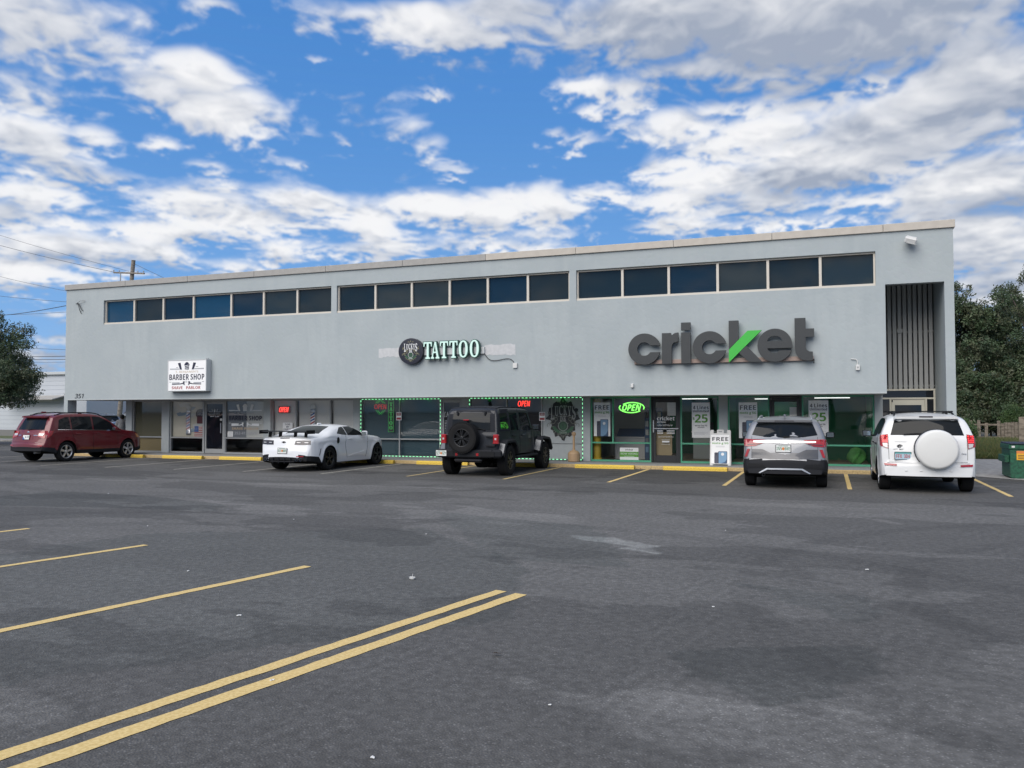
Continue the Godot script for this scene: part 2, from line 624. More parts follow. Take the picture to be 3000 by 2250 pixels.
# ---------------------------------------------------------------- materials
func materials() -> void:
	var stucco_bump := noise_tex(512, 0.09, 4, Color.BLACK, Color.WHITE, 3, 1.6)
	var streaks := wall_tex(Color(0.338, 0.378, 0.388), Color(0.372, 0.410, 0.416), 31)
	tri_mat("stucco", streaks, 0.12, 0.92, stucco_bump, 0.28)
	var pale := noise_tex(512, 0.02, 4, Color(0.37, 0.40, 0.405), Color(0.41, 0.435, 0.435), 33, 1.4)
	tri_mat("column_paint", pale, 0.3, 0.8)
	tri_mat("soffit_paint", noise_tex(256, 0.02, 3, Color(0.31, 0.345, 0.355), Color(0.36, 0.395, 0.405), 34, 1.3), 0.3, 0.85)
	tri_mat("coping_beige", noise_tex(512, 0.015, 5, Color(0.44, 0.40, 0.345), Color(0.48, 0.44, 0.38), 35, 1.5), 0.5, 0.6)
	tri_mat("coping_grey", noise_tex(512, 0.015, 5, Color(0.31, 0.30, 0.28), Color(0.345, 0.333, 0.31), 36, 1.5), 0.5, 0.65)
	tri_mat("patch_paint", noise_tex(256, 0.03, 4, Color(0.47, 0.48, 0.485), Color(0.53, 0.535, 0.54), 37, 1.5), 0.8, 0.9)
	mk("beige_frame", lin(0.56, 0.52, 0.45), 0.5)
	mk("grey_frame", lin(0.34, 0.35, 0.35), 0.4, 0.2)
	mk("green_frame", lin(0.075, 0.33, 0.20), 0.45)
	mk("black_frame", lin(0.018, 0.019, 0.022), 0.4)
	mk("cream_frame", lin(0.62, 0.59, 0.49), 0.5)
	mk("plain_wall", lin(0.30, 0.30, 0.30), 0.9)
	mk("plain_floor", lin(0.16, 0.14, 0.12), 0.7)
	mk("green_wall", lin(0.008, 0.14, 0.06), 0.8)
	mk("white_wall", lin(0.55, 0.56, 0.55), 0.8)
	mk("tan_floor", lin(0.20, 0.16, 0.12), 0.6)
	mk("black", lin(0.012, 0.012, 0.013), 0.5)
	mk("ink", lin(0.02, 0.022, 0.03), 0.6)
	mk("navy_ink", lin(0.012, 0.014, 0.04), 0.6)
	mk("red_ink", lin(0.33, 0.04, 0.045), 0.6)
	mk("blue_ink", lin(0.03, 0.10, 0.30), 0.6)
	mk("gold_ink", lin(0.52, 0.40, 0.27), 0.6)
	mk("grey_ink", lin(0.36, 0.37, 0.39), 0.6)
	mk("white_ink", lin(0.72, 0.73, 0.73), 0.6)
	mk("green_ink", lin(0.10, 0.33, 0.03), 0.6)
	mk("sign_white", lin(0.85, 0.85, 0.84), 0.45)
	mk("cabinet", lin(0.50, 0.52, 0.52), 0.45, 0.1)
	mk("steel", lin(0.45, 0.46, 0.47), 0.35, 0.9)
	mk("chrome", lin(0.75, 0.76, 0.78), 0.12, 1.0)
	mk("white_plastic", lin(0.60, 0.60, 0.58), 0.5)
	mk("grey_plastic", lin(0.30, 0.31, 0.31), 0.6)
	pane_mat("shop_glass", lin(0.01, 0.012, 0.012, 0.06))
	pane_mat("navy_glass", lin(0.008, 0.026, 0.05, 0.85))
	pane_mat("slate_glass", lin(0.012, 0.024, 0.034, 0.88))
	pane_mat("grey_glass", lin(0.022, 0.036, 0.046, 0.88))
	pane_mat("blue_glass", lin(0.01, 0.055, 0.115, 0.85))
	for g in ["navy_glass", "slate_glass", "grey_glass", "blue_glass"]:
		M[g].metallic_specular = 0.38
	pane_mat("black_film", lin(0.006, 0.007, 0.01, 0.93))
	pane_mat("door_tint", lin(0.01, 0.012, 0.018, 0.75))


var building: Node3D


func bar(parent: Node, called: String, m: Material, x0: float, x1: float, y0: float, y1: float, z0: float, z1: float, bev := 0.004) -> MeshInstance3D:
	return part(called, MB.new().lim(x0, x1, y0, y1, z0, z1, bev), m, parent)


func ribbon(xs: Array, glass: Array) -> void:
	# a run of square windows set 10 cm back in the wall
	var w := Node3D.new()
	w.name = "ribbon_window"
	building.add_child(w, true)
	var y0 := 5.14
	var y1 := 6.08
	var a: float = xs[0]
	var b: float = xs[-1]
	var f: Material = M.beige_frame
	bar(w, "sill", f, a, b, y0, y0 + 0.065, -0.20, -0.03)
	bar(w, "head", f, a, b, y1 - 0.05, y1, -0.20, -0.085)
	bar(w, "jamb", f, a, a + 0.05, y0 + 0.065, y1 - 0.05, -0.20, -0.085)
	bar(w, "jamb", f, b - 0.05, b, y0 + 0.065, y1 - 0.05, -0.20, -0.085)
	for i in xs.size() - 1:
		var p0: float = xs[i] + (0.05 if i == 0 else 0.037)
		var p1: float = xs[i + 1] - (0.05 if i == xs.size() - 2 else 0.037)
		if i > 0:
			bar(w, "mullion", f, xs[i] - 0.037, xs[i] + 0.037, y0 + 0.065, y1 - 0.05, -0.20, -0.08)
		# each pane sits a hair out of true
		var t0 := rng.randf_range(-0.006, 0.006)
		var t1 := rng.randf_range(-0.006, 0.006)
		var pm := MB.new()
		pm.quad(Vector3(p0, y0 + 0.065, -0.15 + t0), Vector3(p0, y1 - 0.05, -0.15 - t0), Vector3(p1, y1 - 0.05, -0.15 + t1 - t0), Vector3(p1, y0 + 0.065, -0.15 + t1 + t0))
		part("pane", pm, M[glass[i]], w)
		if rng.randf() < 0.75:
			# a blind let down behind the glass, not always to the sill
			var drop: float = [0.0, 0.0, 0.12, 0.2][rng.randi() % 4]
			part("blind", MB.new().lim(p0 + 0.01, p1 - 0.01, y0 + 0.06 + drop, y1 - 0.05, -0.27, -0.255), M.blind, w)


func glazing(called: String, x0: float, x1: float, cuts: Array, transom: float, f: Material, g: Material, split_low := true, low: Material = null) -> Node3D:
	# a shop window: outer frame, mullions, one transom, panes above and below it
	var w := Node3D.new()
	w.name = called
	building.add_child(w, true)
	var y0 := 0.1
	var y1 := 2.2
	var t := 0.045
	bar(w, "sill", f, x0, x1, y0, y0 + 0.06, -1.96, -1.86)
	bar(w, "head", f, x0, x1, y1 - 0.05, y1, -1.96, -1.86)
	bar(w, "jamb", f, x0, x0 + t, y0 + 0.06, y1 - 0.05, -1.96, -1.86)
	bar(w, "jamb", f, x1 - t, x1, y0 + 0.06, y1 - 0.05, -1.96, -1.86)
	if transom > 0:
		bar(w, "transom", f, x0 + t, x1 - t, transom - 0.025, transom + 0.025, -1.955, -1.865)
	var xs := [x0 + t]
	for c in cuts:
		var lowest := y0 + 0.06 if (split_low or transom <= 0) else transom + 0.025
		if transom > 0 and split_low:
			bar(w, "mullion", f, c - t / 2, c + t / 2, y0 + 0.06, transom - 0.025, -1.955, -1.865)
			lowest = transom + 0.025
		bar(w, "mullion", f, c - t / 2, c + t / 2, lowest, y1 - 0.05, -1.955, -1.865)
		xs.append(c)
	xs.append(x1 - t)
	for i in xs.size() - 1:
		var a: float = xs[i] + (t / 2 if i > 0 else 0.0)
		var b: float = xs[i + 1] - (t / 2 if i < xs.size() - 2 else 0.0)
		part("pane", MB.new().rect(a, b, (transom + 0.025) if transom > 0 else y0 + 0.06, y1 - 0.05, -1.91), g, w)
		if transom > 0 and split_low:
			part("pane", MB.new().rect(a, b, y0 + 0.06, transom - 0.025, -1.91), low if low else g, w)
	if transom > 0 and not split_low:
		part("pane", MB.new().rect(x0 + t, x1 - t, y0 + 0.06, transom - 0.025, -1.91), low if low else g, w)
	return w


func shop_door(x0: float, x1: float, f: Material, leaf: Material, g: Material, stile := 0.1) -> Node3D:
	var w := Node3D.new()
	w.name = "door"
	building.add_child(w, true)
	bar(w, "door_frame", f, x0, x0 + 0.05, 0.1, 2.15, -1.97, -1.85)
	bar(w, "door_frame", f, x1 - 0.05, x1, 0.1, 2.15, -1.97, -1.85)
	bar(w, "door_frame", f, x0, x1, 2.15, 2.2, -1.97, -1.85)
	var a := x0 + 0.055
	var b := x1 - 0.055
	bar(w, "stile", leaf, a, a + stile * 0.7, 0.11, 2.145, -1.935, -1.885)
	bar(w, "stile", leaf, b - stile * 0.7, b, 0.11, 2.145, -1.935, -1.885)
	bar(w, "top_rail", leaf, a + stile * 0.7, b - stile * 0.7, 2.145 - stile, 2.145, -1.935, -1.885)
	bar(w, "bottom_rail", leaf, a + stile * 0.7, b - stile * 0.7, 0.11, 0.11 + stile * 1.7, -1.935, -1.885)
	part("pane", MB.new().rect(a + stile * 0.7, b - stile * 0.7, 0.11 + stile * 1.7, 2.145 - stile, -1.91), g, w)
	return w


func make_building() -> void:
	mk("blind", lin(0.05, 0.085, 0.11), 0.8)
	building = thing("commercial_building", "long two-storey grey stucco commercial block with shops under its overhang", "building")
	var B := building
	var wall := MB.new()
	poly_wall(wall, -28.08, 3.35, 0.0, 6.58, 0.0, -0.25, [
		[-27.92, 1.69, -1, 2.2], [1.69, 3.12, -1, 5.16],
		[-26.12, -15.79, 5.14, 6.08], [-15.57, -7.22, 5.14, 6.08], [-7.0, 1.46, 5.14, 6.08]])
	part("facade_wall", wall, M.stucco, B)
	bar(B, "drip_edge", M.column_paint, -27.92, 1.69, 2.2, 2.235, 0.002, 0.014, 0.003)
	bar(B, "corner_pier", M.column_paint, -28.08, -27.92, 0.0, 2.2, -0.42, -0.252, 0.0)
	bar(B, "side_wall", M.stucco, 3.12, 3.35, 0.0, 6.58, -11.0, -0.25, 0.0)
	bar(B, "side_wall", M.stucco, -28.08, -27.85, 2.2, 6.58, -11.0, -0.25, 0.0)
	bar(B, "side_wall", M.stucco, -26.78, -26.6, 0.1, 2.2, -11.0, -2.0, 0.0)
	bar(B, "side_wall", M.stucco, 1.52, 1.69, 2.6, 6.3, -11.0, -0.25, 0.0)
	bar(B, "side_wall", M.stucco, 1.52, 1.69, 0.1, 2.2, -11.0, -2.0, 0.0)
	bar(B, "back_wall", M.stucco, -28.08, 3.35, 0.0, 6.58, -11.25, -11.0, 0.0).mesh = (func():
		var w2 := MB.new()
		poly_wall(w2, -28.08, 3.35, 0.0, 6.58, -11.0, -11.25, [[-29, -26.78, -1, 2.2]])
		return w2.mesh()).call()
	bar(B, "roof", M.coping_grey, -27.85, 3.12, 6.3, 6.5, -11.0, -0.25, 0.0)
	bar(B, "floor_slab", M.column_paint, -28.08, 1.69, 2.2, 2.6, -11.0, -0.25, 0.0)
	# coping: sheet metal lengths with open joints; the western ones have gone grey
	var x := 3.40
	var k := 0
	var joints := [1.66, -1.22, -4.0, -7.0, -10.0, -13.0, -16.0, -19.0, -22.0, -25.0, -28.13]
	for j in joints:
		var mb := MB.new().lim(j + 0.004, x - 0.004, 6.58, 6.79, -0.35, 0.055, 0.008)
		part("coping", mb, M.coping_beige if k < 5 else M.coping_grey, B)
		x = j
		k += 1
	for s in [[-28.13, -27.8], [3.05, 3.4]]:
		part("coping", MB.new().lim(s[0], s[1], 6.58, 6.79, -11.3, -0.355, 0.008), M.coping_grey, B)
	part("coping", MB.new().lim(-27.8, 3.05, 6.58, 6.79, -11.3, -11.0, 0.008), M.coping_grey, B)

	ribbon([-26.12, -24.67, -23.25, -21.82, -20.1, -18.67, -17.24, -15.79], ["blue_glass", "slate_glass", "navy_glass", "blue_glass", "navy_glass", "grey_glass", "slate_glass"])
	ribbon([-15.57, -14.1, -12.72, -11.33, -9.98, -8.61, -7.22], ["slate_glass", "grey_glass", "grey_glass", "slate_glass", "navy_glass", "slate_glass"])
	ribbon([-7.0, -5.57, -4.17, -2.75, -1.35, 0.05, 1.46], ["slate_glass", "slate_glass", "navy_glass", "grey_glass", "slate_glass", "grey_glass"])

	# shop fronts between piers
	for c in [[-26.78, -26.45], [-24.9, -24.52], [-19.95, -19.62], [-15.99, -15.72], [-11.66, -11.4], [-7.31, -7.06], [-2.95, -2.68], [1.48, 1.70]]:
		bar(B, "column", M.column_paint, c[0], c[1], 0.1, 2.2, -2.0, -1.80, 0.006)
	var gf: Material = M.grey_frame
	var gl: Material = M.shop_glass
	glazing("shop_window", -26.45, -24.9, [], 0.72, gf, M.shop_glass)
	glazing("shop_window", -24.52, -22.85, [], 0.71, gf, gl)
	shop_door(-22.85, -21.82, gf, gf, M.door_tint)
	glazing("shop_window", -21.82, -19.95, [], 0.71, gf, gl)
	glazing("shop_window", -19.62, -15.99, [-18.53, -17.02], 0.0, gf, gl)
	glazing("shop_window", -15.72, -12.5, [-14.13], 0.75, gf, gl)
	shop_door(-12.5, -11.66, gf, gf, M.door_tint)
	glazing("shop_window", -11.4, -8.73, [-10.02], 0.75, gf, M.black_film)
	glazing("shop_window", -7.06, -5.07, [-6.32], 0.71, M.green_frame, gl, false)
	shop_door(-5.07, -4.14, M.black_frame, M.black_frame, M.shop_glass, 0.13)
	glazing("shop_window", -4.14, -2.95, [], 0.71, M.green_frame, gl)
	glazing("shop_window", -2.68, -1.45, [], 0.71, M.green_frame, gl)
	shop_door(-1.45, -0.52, M.black_frame, M.black_frame, M.shop_glass, 0.13)
	glazing("shop_window", -0.52, 1.48, [], 0.71, M.green_frame, gl)
	# blank panel beside the tattoo shop's window
	bar(B, "wall_panel", M.column_paint, -8.73, -7.31, 0.66, 2.2, -1.99, -1.9, 0.006)
	bar(B, "wall_panel", M.column_paint, -8.73, -7.31, 0.1, 0.645, -1.99, -1.9, 0.006)

	# rooms behind the glass
	bar(B, "interior_floor", M.plain_floor, -26.6, -7.2, 0.02, 0.1, -11.0, -2.0, 0.0)
	bar(B, "interior_floor", M.tan_floor, -7.2, 1.52, 0.02, 0.1, -11.0, -2.0, 0.0)
	bar(B, "partition_wall", M.white_wall, -15.92, -15.78, 0.1, 2.2, -11.0, -2.0, 0.0)
	bar(B, "partition_wall", M.plain_wall, -7.25, -7.12, 0.1, 2.2, -11.0, -2.0, 0.0)
	bar(B, "interior_wall", M.plain_wall, -26.6, -15.92, 0.1, 2.2, -7.0, -6.9, 0.0)
	bar(B, "interior_wall", M.plain_wall, -15.78, -7.25, 0.1, 2.2, -6.0, -5.9, 0.0)
	bar(B, "interior_wall", M.green_wall, -5.5, -2.9, 0.1, 2.2, -8.0, -7.9, 0.0)
	bar(B, "interior_wall", M.green_wall, -2.75, 1.40, 0.1, 2.2, -5.4, -5.3, 0.0)
	bar(B, "interior_wall", M.white_wall, -7.12, -5.5, 0.1, 2.2, -5.2, -5.1, 0.0)
	bar(B, "interior_wall", M.green_wall, -2.9, -2.75, 0.1, 2.2, -7.9, -2.05, 0.0)
	bar(B, "interior_wall", M.green_wall, 1.40, 1.515, 0.1, 2.2, -7.9, -2.05, 0.0)
	bar(B, "interior_wall", M.plain_wall, -27.85, 1.52, 2.6, 6.3, -5.0, -4.9, 0.0)

	# stair tower: upright slats over a cream entrance
	bar(B, "porch_floor", M.column_paint, 1.69, 3.12, 0.02, 0.1, -11.0, -2.0, 0.0)
	var sc := Node3D.new()
	sc.name = "slat_screen"
	B.add_child(sc)
	mk("slat_paint", lin(0.36, 0.365, 0.355), 0.75)
	var slat := MB.new().lim(-0.05, 0.05, 2.37, 5.6, -0.025, 0.025, 0.004).mesh()
	for i in 10:
		part("slat", slat, M.slat_paint, sc).position = Vector3(1.80 + i * 0.1365, 0, -2.2)
	for y in [2.46, 4.05, 5.45]:
		bar(sc, "rail", M.slat_paint, 1.69, 3.12, y - 0.025, y + 0.025, -2.36, -2.27)
	part("bulkhead_lamp", MB.new().lathe(PackedVector2Array([Vector2(0.085, 0), Vector2(0.085, 0.02), Vector2(0.07, 0.05), Vector2(0, 0.065)]), 18, Transform3D(Basis(Vector3.RIGHT, PI / 2), Vector3(2.21, 4.08, -2.174))), M.slat_paint, sc)
	bar(B, "stair_wall", M.plain_wall, 1.69, 3.12, 0.1, 6.3, -4.6, -4.5, 0.0)
	bar(B, "tower_lintel", M.stucco, 1.69, 3.12, 5.6, 6.3, -2.4, -0.25, 0.0)
	var en := Node3D.new()
	en.name = "entrance"
	B.add_child(en)
	var cf: Material = M.cream_frame
	bar(en, "head", cf, 1.69, 3.12, 2.32, 2.37, -2.25, -2.15)
	bar(en, "transom", cf, 1.69, 3.12, 2.07, 2.12, -2.25, -2.15)
	for p in [1.93, 2.87, 3.09]:
		bar(en, "jamb", cf, p - 0.025, p + 0.025, 0.1, 2.07, -2.25, -2.15)
	bar(en, "jamb", cf, 3.065, 3.115, 2.12, 2.32, -2.25, -2.15)
	part("pane", MB.new().rect(1.69, 3.065, 2.12, 2.32, -2.2), M.door_tint, en)
	part("pane", MB.new().rect(1.69, 1.905, 0.1, 2.07, -2.2), M.door_tint, en)
	part("pane", MB.new().rect(2.895, 3.065, 0.1, 2.07, -2.2), M.door_tint, en)
	bar(en, "door_rail", cf, 1.96, 2.84, 1.90, 2.06, -2.225, -2.175)
	bar(en, "door_rail", cf, 1.96, 2.84, 0.11, 0.32, -2.225, -2.175)
	bar(en, "door_stile", cf, 1.96, 2.05, 0.32, 1.90, -2.225, -2.175)
	bar(en, "door_stile", cf, 2.75, 2.84, 0.32, 1.90, -2.225, -2.175)
	part("pane", MB.new().rect(2.05, 2.75, 0.32, 1.90, -2.2), M.door_tint, en)
	bar(en, "hinge", M.black, 1.962, 1.995, 1.99, 2.05, -2.174, -2.16)

	# bare patches where an older sign was painted out
	rng.seed = 77
	for p in [[-13.9, -12.95, 3.56, 3.86], [-10.06, -8.99, 3.53, 3.86]]:
		var poly := PackedVector2Array()
		for i in 13:
			poly.append(Vector2(lerpf(p[0], p[1], i / 12.0) + rng.randf_range(-0.02, 0.02), p[2] + rng.randf_range(-0.035, 0.03)))
		for i in 13:
			poly.append(Vector2(lerpf(p[1], p[0], i / 12.0) + rng.randf_range(-0.02, 0.02), p[3] + rng.randf_range(-0.015, 0.02)))
		part("paint_patch", MB.new().extrude(poly, 0.001, 0.004), M.patch_paint, B)


# ---------------------------------------------------------------- ground
func asphalt_patches() -> ImageTexture:
	# worn and sealed areas of the lot, x -54..10, z -8..28
	var W := 1152
	var H := 648
	var fa := FastNoiseLite.new()
	fa.seed = 4
	fa.frequency = 0.085
	fa.fractal_octaves = 4
	var fb := FastNoiseLite.new()
	fb.seed = 9
	fb.frequency = 0.9
	fb.fractal_octaves = 3
	var fc := FastNoiseLite.new()
	fc.seed = 15
	fc.frequency = 0.2
	fc.fractal_octaves = 5
	var polys := [
		[pv([-1.02, 18.34, -0.5, 18.0, 0.23, 17.69, 0.45, 18.0, -0.2, 19.34, -0.83, 18.88]), 0.86, Color(0.985, 1.0, 1.0)],
		[pv([-3.35, 13.33, -2.7, 13.3, -2.1, 13.75, -1.98, 13.68, -1.9, 14.4, -2.46, 14.12, -2.3, 13.95, -3.3, 13.48]), 1.32, Color(0.985, 1.0, 1.0)],
		[pv([0.5, 9.95, 0.9, 10.1, 1.25, 10.55, 1.1, 10.65, 0.75, 10.25]), 1.18, Color(1, 1, 1)],
		[pv([-15.6, 10.9, -13.0, 11.0, -10.2, 11.8, -9.9, 12.7, -12.5, 12.9, -16, 13.6]), 0.86, Color(0.985, 1.0, 1.0)],
		[pv([-9.0, 15.2, -5.6, 13.4, -3.1, 15.6, -2.4, 17.9, -5.6, 21.3, -9.8, 19.0]), 0.91, Color(0.985, 1.0, 1.0)],
		[pv([-6.3, 11.4, -3.2, 12.4, -2.0, 15.3, -3.6, 15.4]), 0.92, Color(0.985, 1.0, 1.0)],
		[pv([-0.9, 15.7, 0.4, 15.9, 0.5, 17.0, 0.1, 16.9]), 0.91, Color(0.985, 1.0, 1.0)]]
	var work := []
	work.resize(H)
	var row := func(r: int) -> void:
		var d := PackedByteArray()
		d.resize(W * 3)
		var z := -8.0 + 36.0 * (r + 0.5) / H
		for k in W:
			var x := -54.0 + 64.0 * (k + 0.5) / W
			var a := fa.get_noise_2d(x * 0.8, z * 1.5)
			var b := fb.get_noise_2d(x * 0.7, z * 1.4)
			var c := fc.get_noise_2d(x * 0.5 + a * 2.0, z * 1.1)
			var g := 0.86 + 0.06 * a + 0.045 * b
			# thin coats of sealer: darker sheets with a ragged edge
			g *= lerpf(1.0, 0.86, smoothstep(0.07, 0.11, c + 0.25 * b))
			g *= lerpf(1.0, 1.12, smoothstep(0.20, 0.32, fc.get_noise_2d(x * 0.4 + 60, z * 1.3 + b * 0.4)))
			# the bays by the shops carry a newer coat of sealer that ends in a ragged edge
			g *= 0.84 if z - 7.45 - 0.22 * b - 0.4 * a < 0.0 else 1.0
			var tint := Color(1, 1, 1)
			var p := Vector2(x + b * 0.22, z + a * 0.2)
			for q in polys:
				if Geometry2D.is_point_in_polygon(p, q[0]):
					g *= q[1]
					tint = tint * q[2]
			# faint tyre sweeps
			for t in [[-6.0, 23.0, 9.4], [-6.0, 23.0, 10.95], [5.5, 15.5, 6.2], [5.5, 15.5, 4.7], [-14.0, 2.5, 8.6]]:
				var rr := absf(Vector2(x - t[0], z - t[1]).length() - t[2])
				if rr < 0.16 and b > -0.25:
					g *= 0.93
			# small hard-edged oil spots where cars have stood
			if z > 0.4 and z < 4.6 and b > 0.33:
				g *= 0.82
			var o := k * 3
			d[o] = int(clampf(g * 206.0 * tint.r, 0, 255))
			d[o + 1] = int(clampf(g * 206.0 * tint.g, 0, 255))
			d[o + 2] = int(clampf(g * 206.0 * tint.b, 0, 255))
		work[r] = d
	var id := WorkerThreadPool.add_group_task(row, H)
	WorkerThreadPool.wait_for_group_task_completion(id)
	var all := PackedByteArray()
	for l in work:
		all.append_array(l)
	return ImageTexture.create_from_image(Image.create_from_data(W, H, false, Image.FORMAT_RGB8, all))


func speckle() -> Array:
	# bare asphalt seen close: dark binder with paler stones; returns colour and relief
	var S := 768
	var n1 := FastNoiseLite.new()
	n1.noise_type = FastNoiseLite.TYPE_CELLULAR
	n1.seed = 6
	n1.frequency = 0.14
	n1.cellular_return_type = FastNoiseLite.RETURN_DISTANCE
	n1.fractal_type = FastNoiseLite.FRACTAL_NONE
	var a := n1.get_seamless_image(S, S)
	n1.cellular_return_type = FastNoiseLite.RETURN_CELL_VALUE
	var b := n1.get_seamless_image(S, S)
	var n2 := FastNoiseLite.new()
	n2.seed = 8
	n2.frequency = 0.02
	n2.fractal_octaves = 5
	var c := n2.get_seamless_image(S, S)
	a.convert(Image.FORMAT_L8)
	b.convert(Image.FORMAT_L8)
	c.convert(Image.FORMAT_L8)
	var da := a.get_data()
	var db := b.get_data()
	var dc := c.get_data()
	var col := PackedByteArray()
	col.resize(S * S * 3)
	var hgt := PackedByteArray()
	hgt.resize(S * S)
	for i in S * S:
		var stone := clampf(1.5 - da[i] / 90.0, 0.0, 1.0)
		var bright := 1.0 if db[i] > 236 else (0.35 if db[i] > 190 else 0.0)
		var base := 130.0 + (dc[i] - 128) * 0.16 + stone * (7.0 + bright * 46.0)
		col[i * 3] = int(clampf(base + 3.0, 0, 255))
		col[i * 3 + 1] = int(clampf(base + 1.0, 0, 255))
		col[i * 3 + 2] = int(clampf(base - 3.0, 0, 255))
		hgt[i] = int(clampf(stone * 170.0 + dc[i] * 0.3, 0, 255))
	return [ImageTexture.create_from_image(Image.create_from_data(S, S, false, Image.FORMAT_RGB8, col)), ImageTexture.create_from_image(Image.create_from_data(S, S, false, Image.FORMAT_L8, hgt))]


func flat(x0: float, x1: float, z0: float, z1: float, y: float) -> MB:
	var mb := MB.new()
	mb.quad(Vector3(x0, y, z0), Vector3(x1, y, z0), Vector3(x1, y, z1), Vector3(x0, y, z1))
	return mb


# a painted line on the ground between two points
func stripe(a: Vector2, b: Vector2, w: float, m: Material) -> void:
	var d := (b - a).normalized()
	var s := Vector2(-d.y, d.x) * w * 0.5
	var mb := MB.new()
	var L := a.distance_to(b)
	var n := maxi(2, int(L / 0.12))
	var r := RandomNumberGenerator.new()
	r.seed = int(absf(a.x * 100)) + int(absf(b.y * 31))
	var le := []
	var ri := []
	for i in n + 1:
		var p := a.lerp(b, float(i) / n)
		le.append(p - s * (1.0 + r.randf_range(-0.14, 0.06)))
		ri.append(p + s * (1.0 + r.randf_range(-0.14, 0.06)))
	for i in n:
		var p := [le[i], le[i + 1], ri[i + 1], ri[i]]
		mb.quad_out(Vector3(p[0].x, 0.004, p[0].y), Vector3(p[1].x, 0.004, p[1].y), Vector3(p[2].x, 0.004, p[2].y), Vector3(p[3].x, 0.004, p[3].y), Vector3(p[0].x, -5, p[0].y))
	var o := part(numbered("painted_line"), mb, m, self)
	o.set_meta("kind", "structure")


func make_ground() -> void:
	var sp := speckle()
	var am := mk("asphalt", Color.WHITE, 0.93)
	am.albedo_texture = sp[0]
	am.heightmap_enabled = true
	am.heightmap_texture = sp[1]
	am.heightmap_scale = 0.35
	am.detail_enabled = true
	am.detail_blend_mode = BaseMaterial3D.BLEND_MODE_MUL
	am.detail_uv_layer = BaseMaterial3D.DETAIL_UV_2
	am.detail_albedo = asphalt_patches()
	var lot := MB.new()
	for i in 16:
		for j in 9:
			var x := -54.0 + i * 4.0
			var z := -8.0 + j * 4.0
			lot.quad(Vector3(x, 0, z), Vector3(x + 4, 0, z), Vector3(x + 4, 0, z + 4), Vector3(x, 0, z + 4))
			for p in [Vector2(x, z), Vector2(x + 4, z), Vector2(x + 4, z + 4), Vector2(x, z + 4)]:
				lot.uv.append(p / 1.6)
				lot.uv2.append(Vector2((p.x + 54.0) / 64.0, (p.y + 8.0) / 36.0))
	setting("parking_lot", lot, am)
	mk("far_ground", lin(0.055, 0.056, 0.058), 0.95)
	var gm := MB.new()
	for r in [[-600, 600, -600, -8], [-600, 600, 28, 600], [-600, -54, -8, 28], [10, 600, -8, 28]]:
		gm.quad(Vector3(r[0], -0.006, r[2]), Vector3(r[1], -0.006, r[2]), Vector3(r[1], -0.006, r[3]), Vector3(r[0], -0.006, r[3]))
	setting("ground", gm, M.far_ground)

	var yt := noise_tex(512, 0.05, 4, Color(0.56, 0.40, 0.15), Color(0.68, 0.51, 0.22), 51, 2.0)
	var yl := mk("road_yellow", Color.WHITE, 0.8)
	yl = tri_mat("road_yellow", yt, 1.2, 0.85)
	var wt := noise_tex(512, 0.06, 4, Color(0.20, 0.19, 0.16), Color(0.56, 0.53, 0.44), 52, 2.4)
	tri_mat("road_white", wt, 1.2, 0.85)
	var ft := noise_tex(512, 0.06, 4, Color(0.34, 0.25, 0.10), Color(0.58, 0.45, 0.20), 53, 2.2)
	tri_mat("road_faded", ft, 1.2, 0.85)
	for q in [[-26.7, 0.085, "road_white"], [-23.62, 0.085, "road_white"], [-20.9, 0.085, "road_white"], [-18.2, 0.085, "road_white"], [-15.66, 0.085, "road_white"], [-13.03, 0.09, "road_white"], [-10.35, 0.095, "road_faded"], [-7.58, 0.1, "road_faded"], [-4.85, 0.1, "road_yellow"], [-2.11, 0.1, "road_yellow"], [0.59, 0.1, "road_yellow"], [3.57, 0.1, "road_yellow"]]:
		stripe(Vector2(q[0], 5.3 if q[0] > 3 else 4.72), Vector2(q[0] + 0.04, 0.62 if q[0] > 3 else 0.0), q[1], M[q[2]])
	stripe(Vector2(-29.4, 3.4), Vector2(-29.5, -0.4), 0.085, M.road_white)
	# angled bays in the foreground
	var dir := Vector2(0.215, -0.977)
	for q in [[-2.655, 17.0, 0.135], [-2.885, 16.93, 0.125], [-5.36, 16.5, 0.115], [-8.18, 15.98, 0.11], [-10.97, 15.4, 0.11], [-13.75, 14.85, 0.11]]:
		var e := Vector2(q[0], q[1])
		stripe(e - dir * 6.4, e, q[2], M.road_yellow)

	# pavement under the overhang with a painted kerb
	var ct := noise_tex(512, 0.03, 5, Color(0.20, 0.205, 0.21), Color(0.29, 0.29, 0.29), 54, 1.6)
	tri_mat("concrete", ct, 0.6, 0.9)
	var st := noise_tex(512, 0.02, 5, Color(0.22, 0.21, 0.20), Color(0.33, 0.32, 0.30), 57, 1.7)
	tri_mat("slab_concrete", st, 0.35, 0.9)
	var kt := noise_tex(512, 0.035, 5, Color(0.36, 0.26, 0.125), Color(0.52, 0.39, 0.19), 55, 1.8)
	tri_mat("kerb_paint", kt, 0.9, 0.85)
	setting("pavement", MB.new().lim(-27.9, 3.11, -0.05, 0.1, -2.0, -0.3, 0.0), M.concrete)
	setting("kerb", MB.new().lim(-27.9, 3.11, -0.05, 0.1, -0.3, -0.15, 0.012), M.kerb_paint)
	# concrete apron beside the block
	var ap := MB.new()
	ap.quad(Vector3(3.36, 0.012, -12), Vector3(30, 0.012, -12), Vector3(30, 0.012, 1.0), Vector3(4.9, 0.012, 1.0))
	ap.tri(Vector3(3.36, 0.012, -12), Vector3(4.9, 0.012, 1.0), Vector3(3.36, 0.012, -0.6))
	setting("concrete_apron", ap, M.slab_concrete)


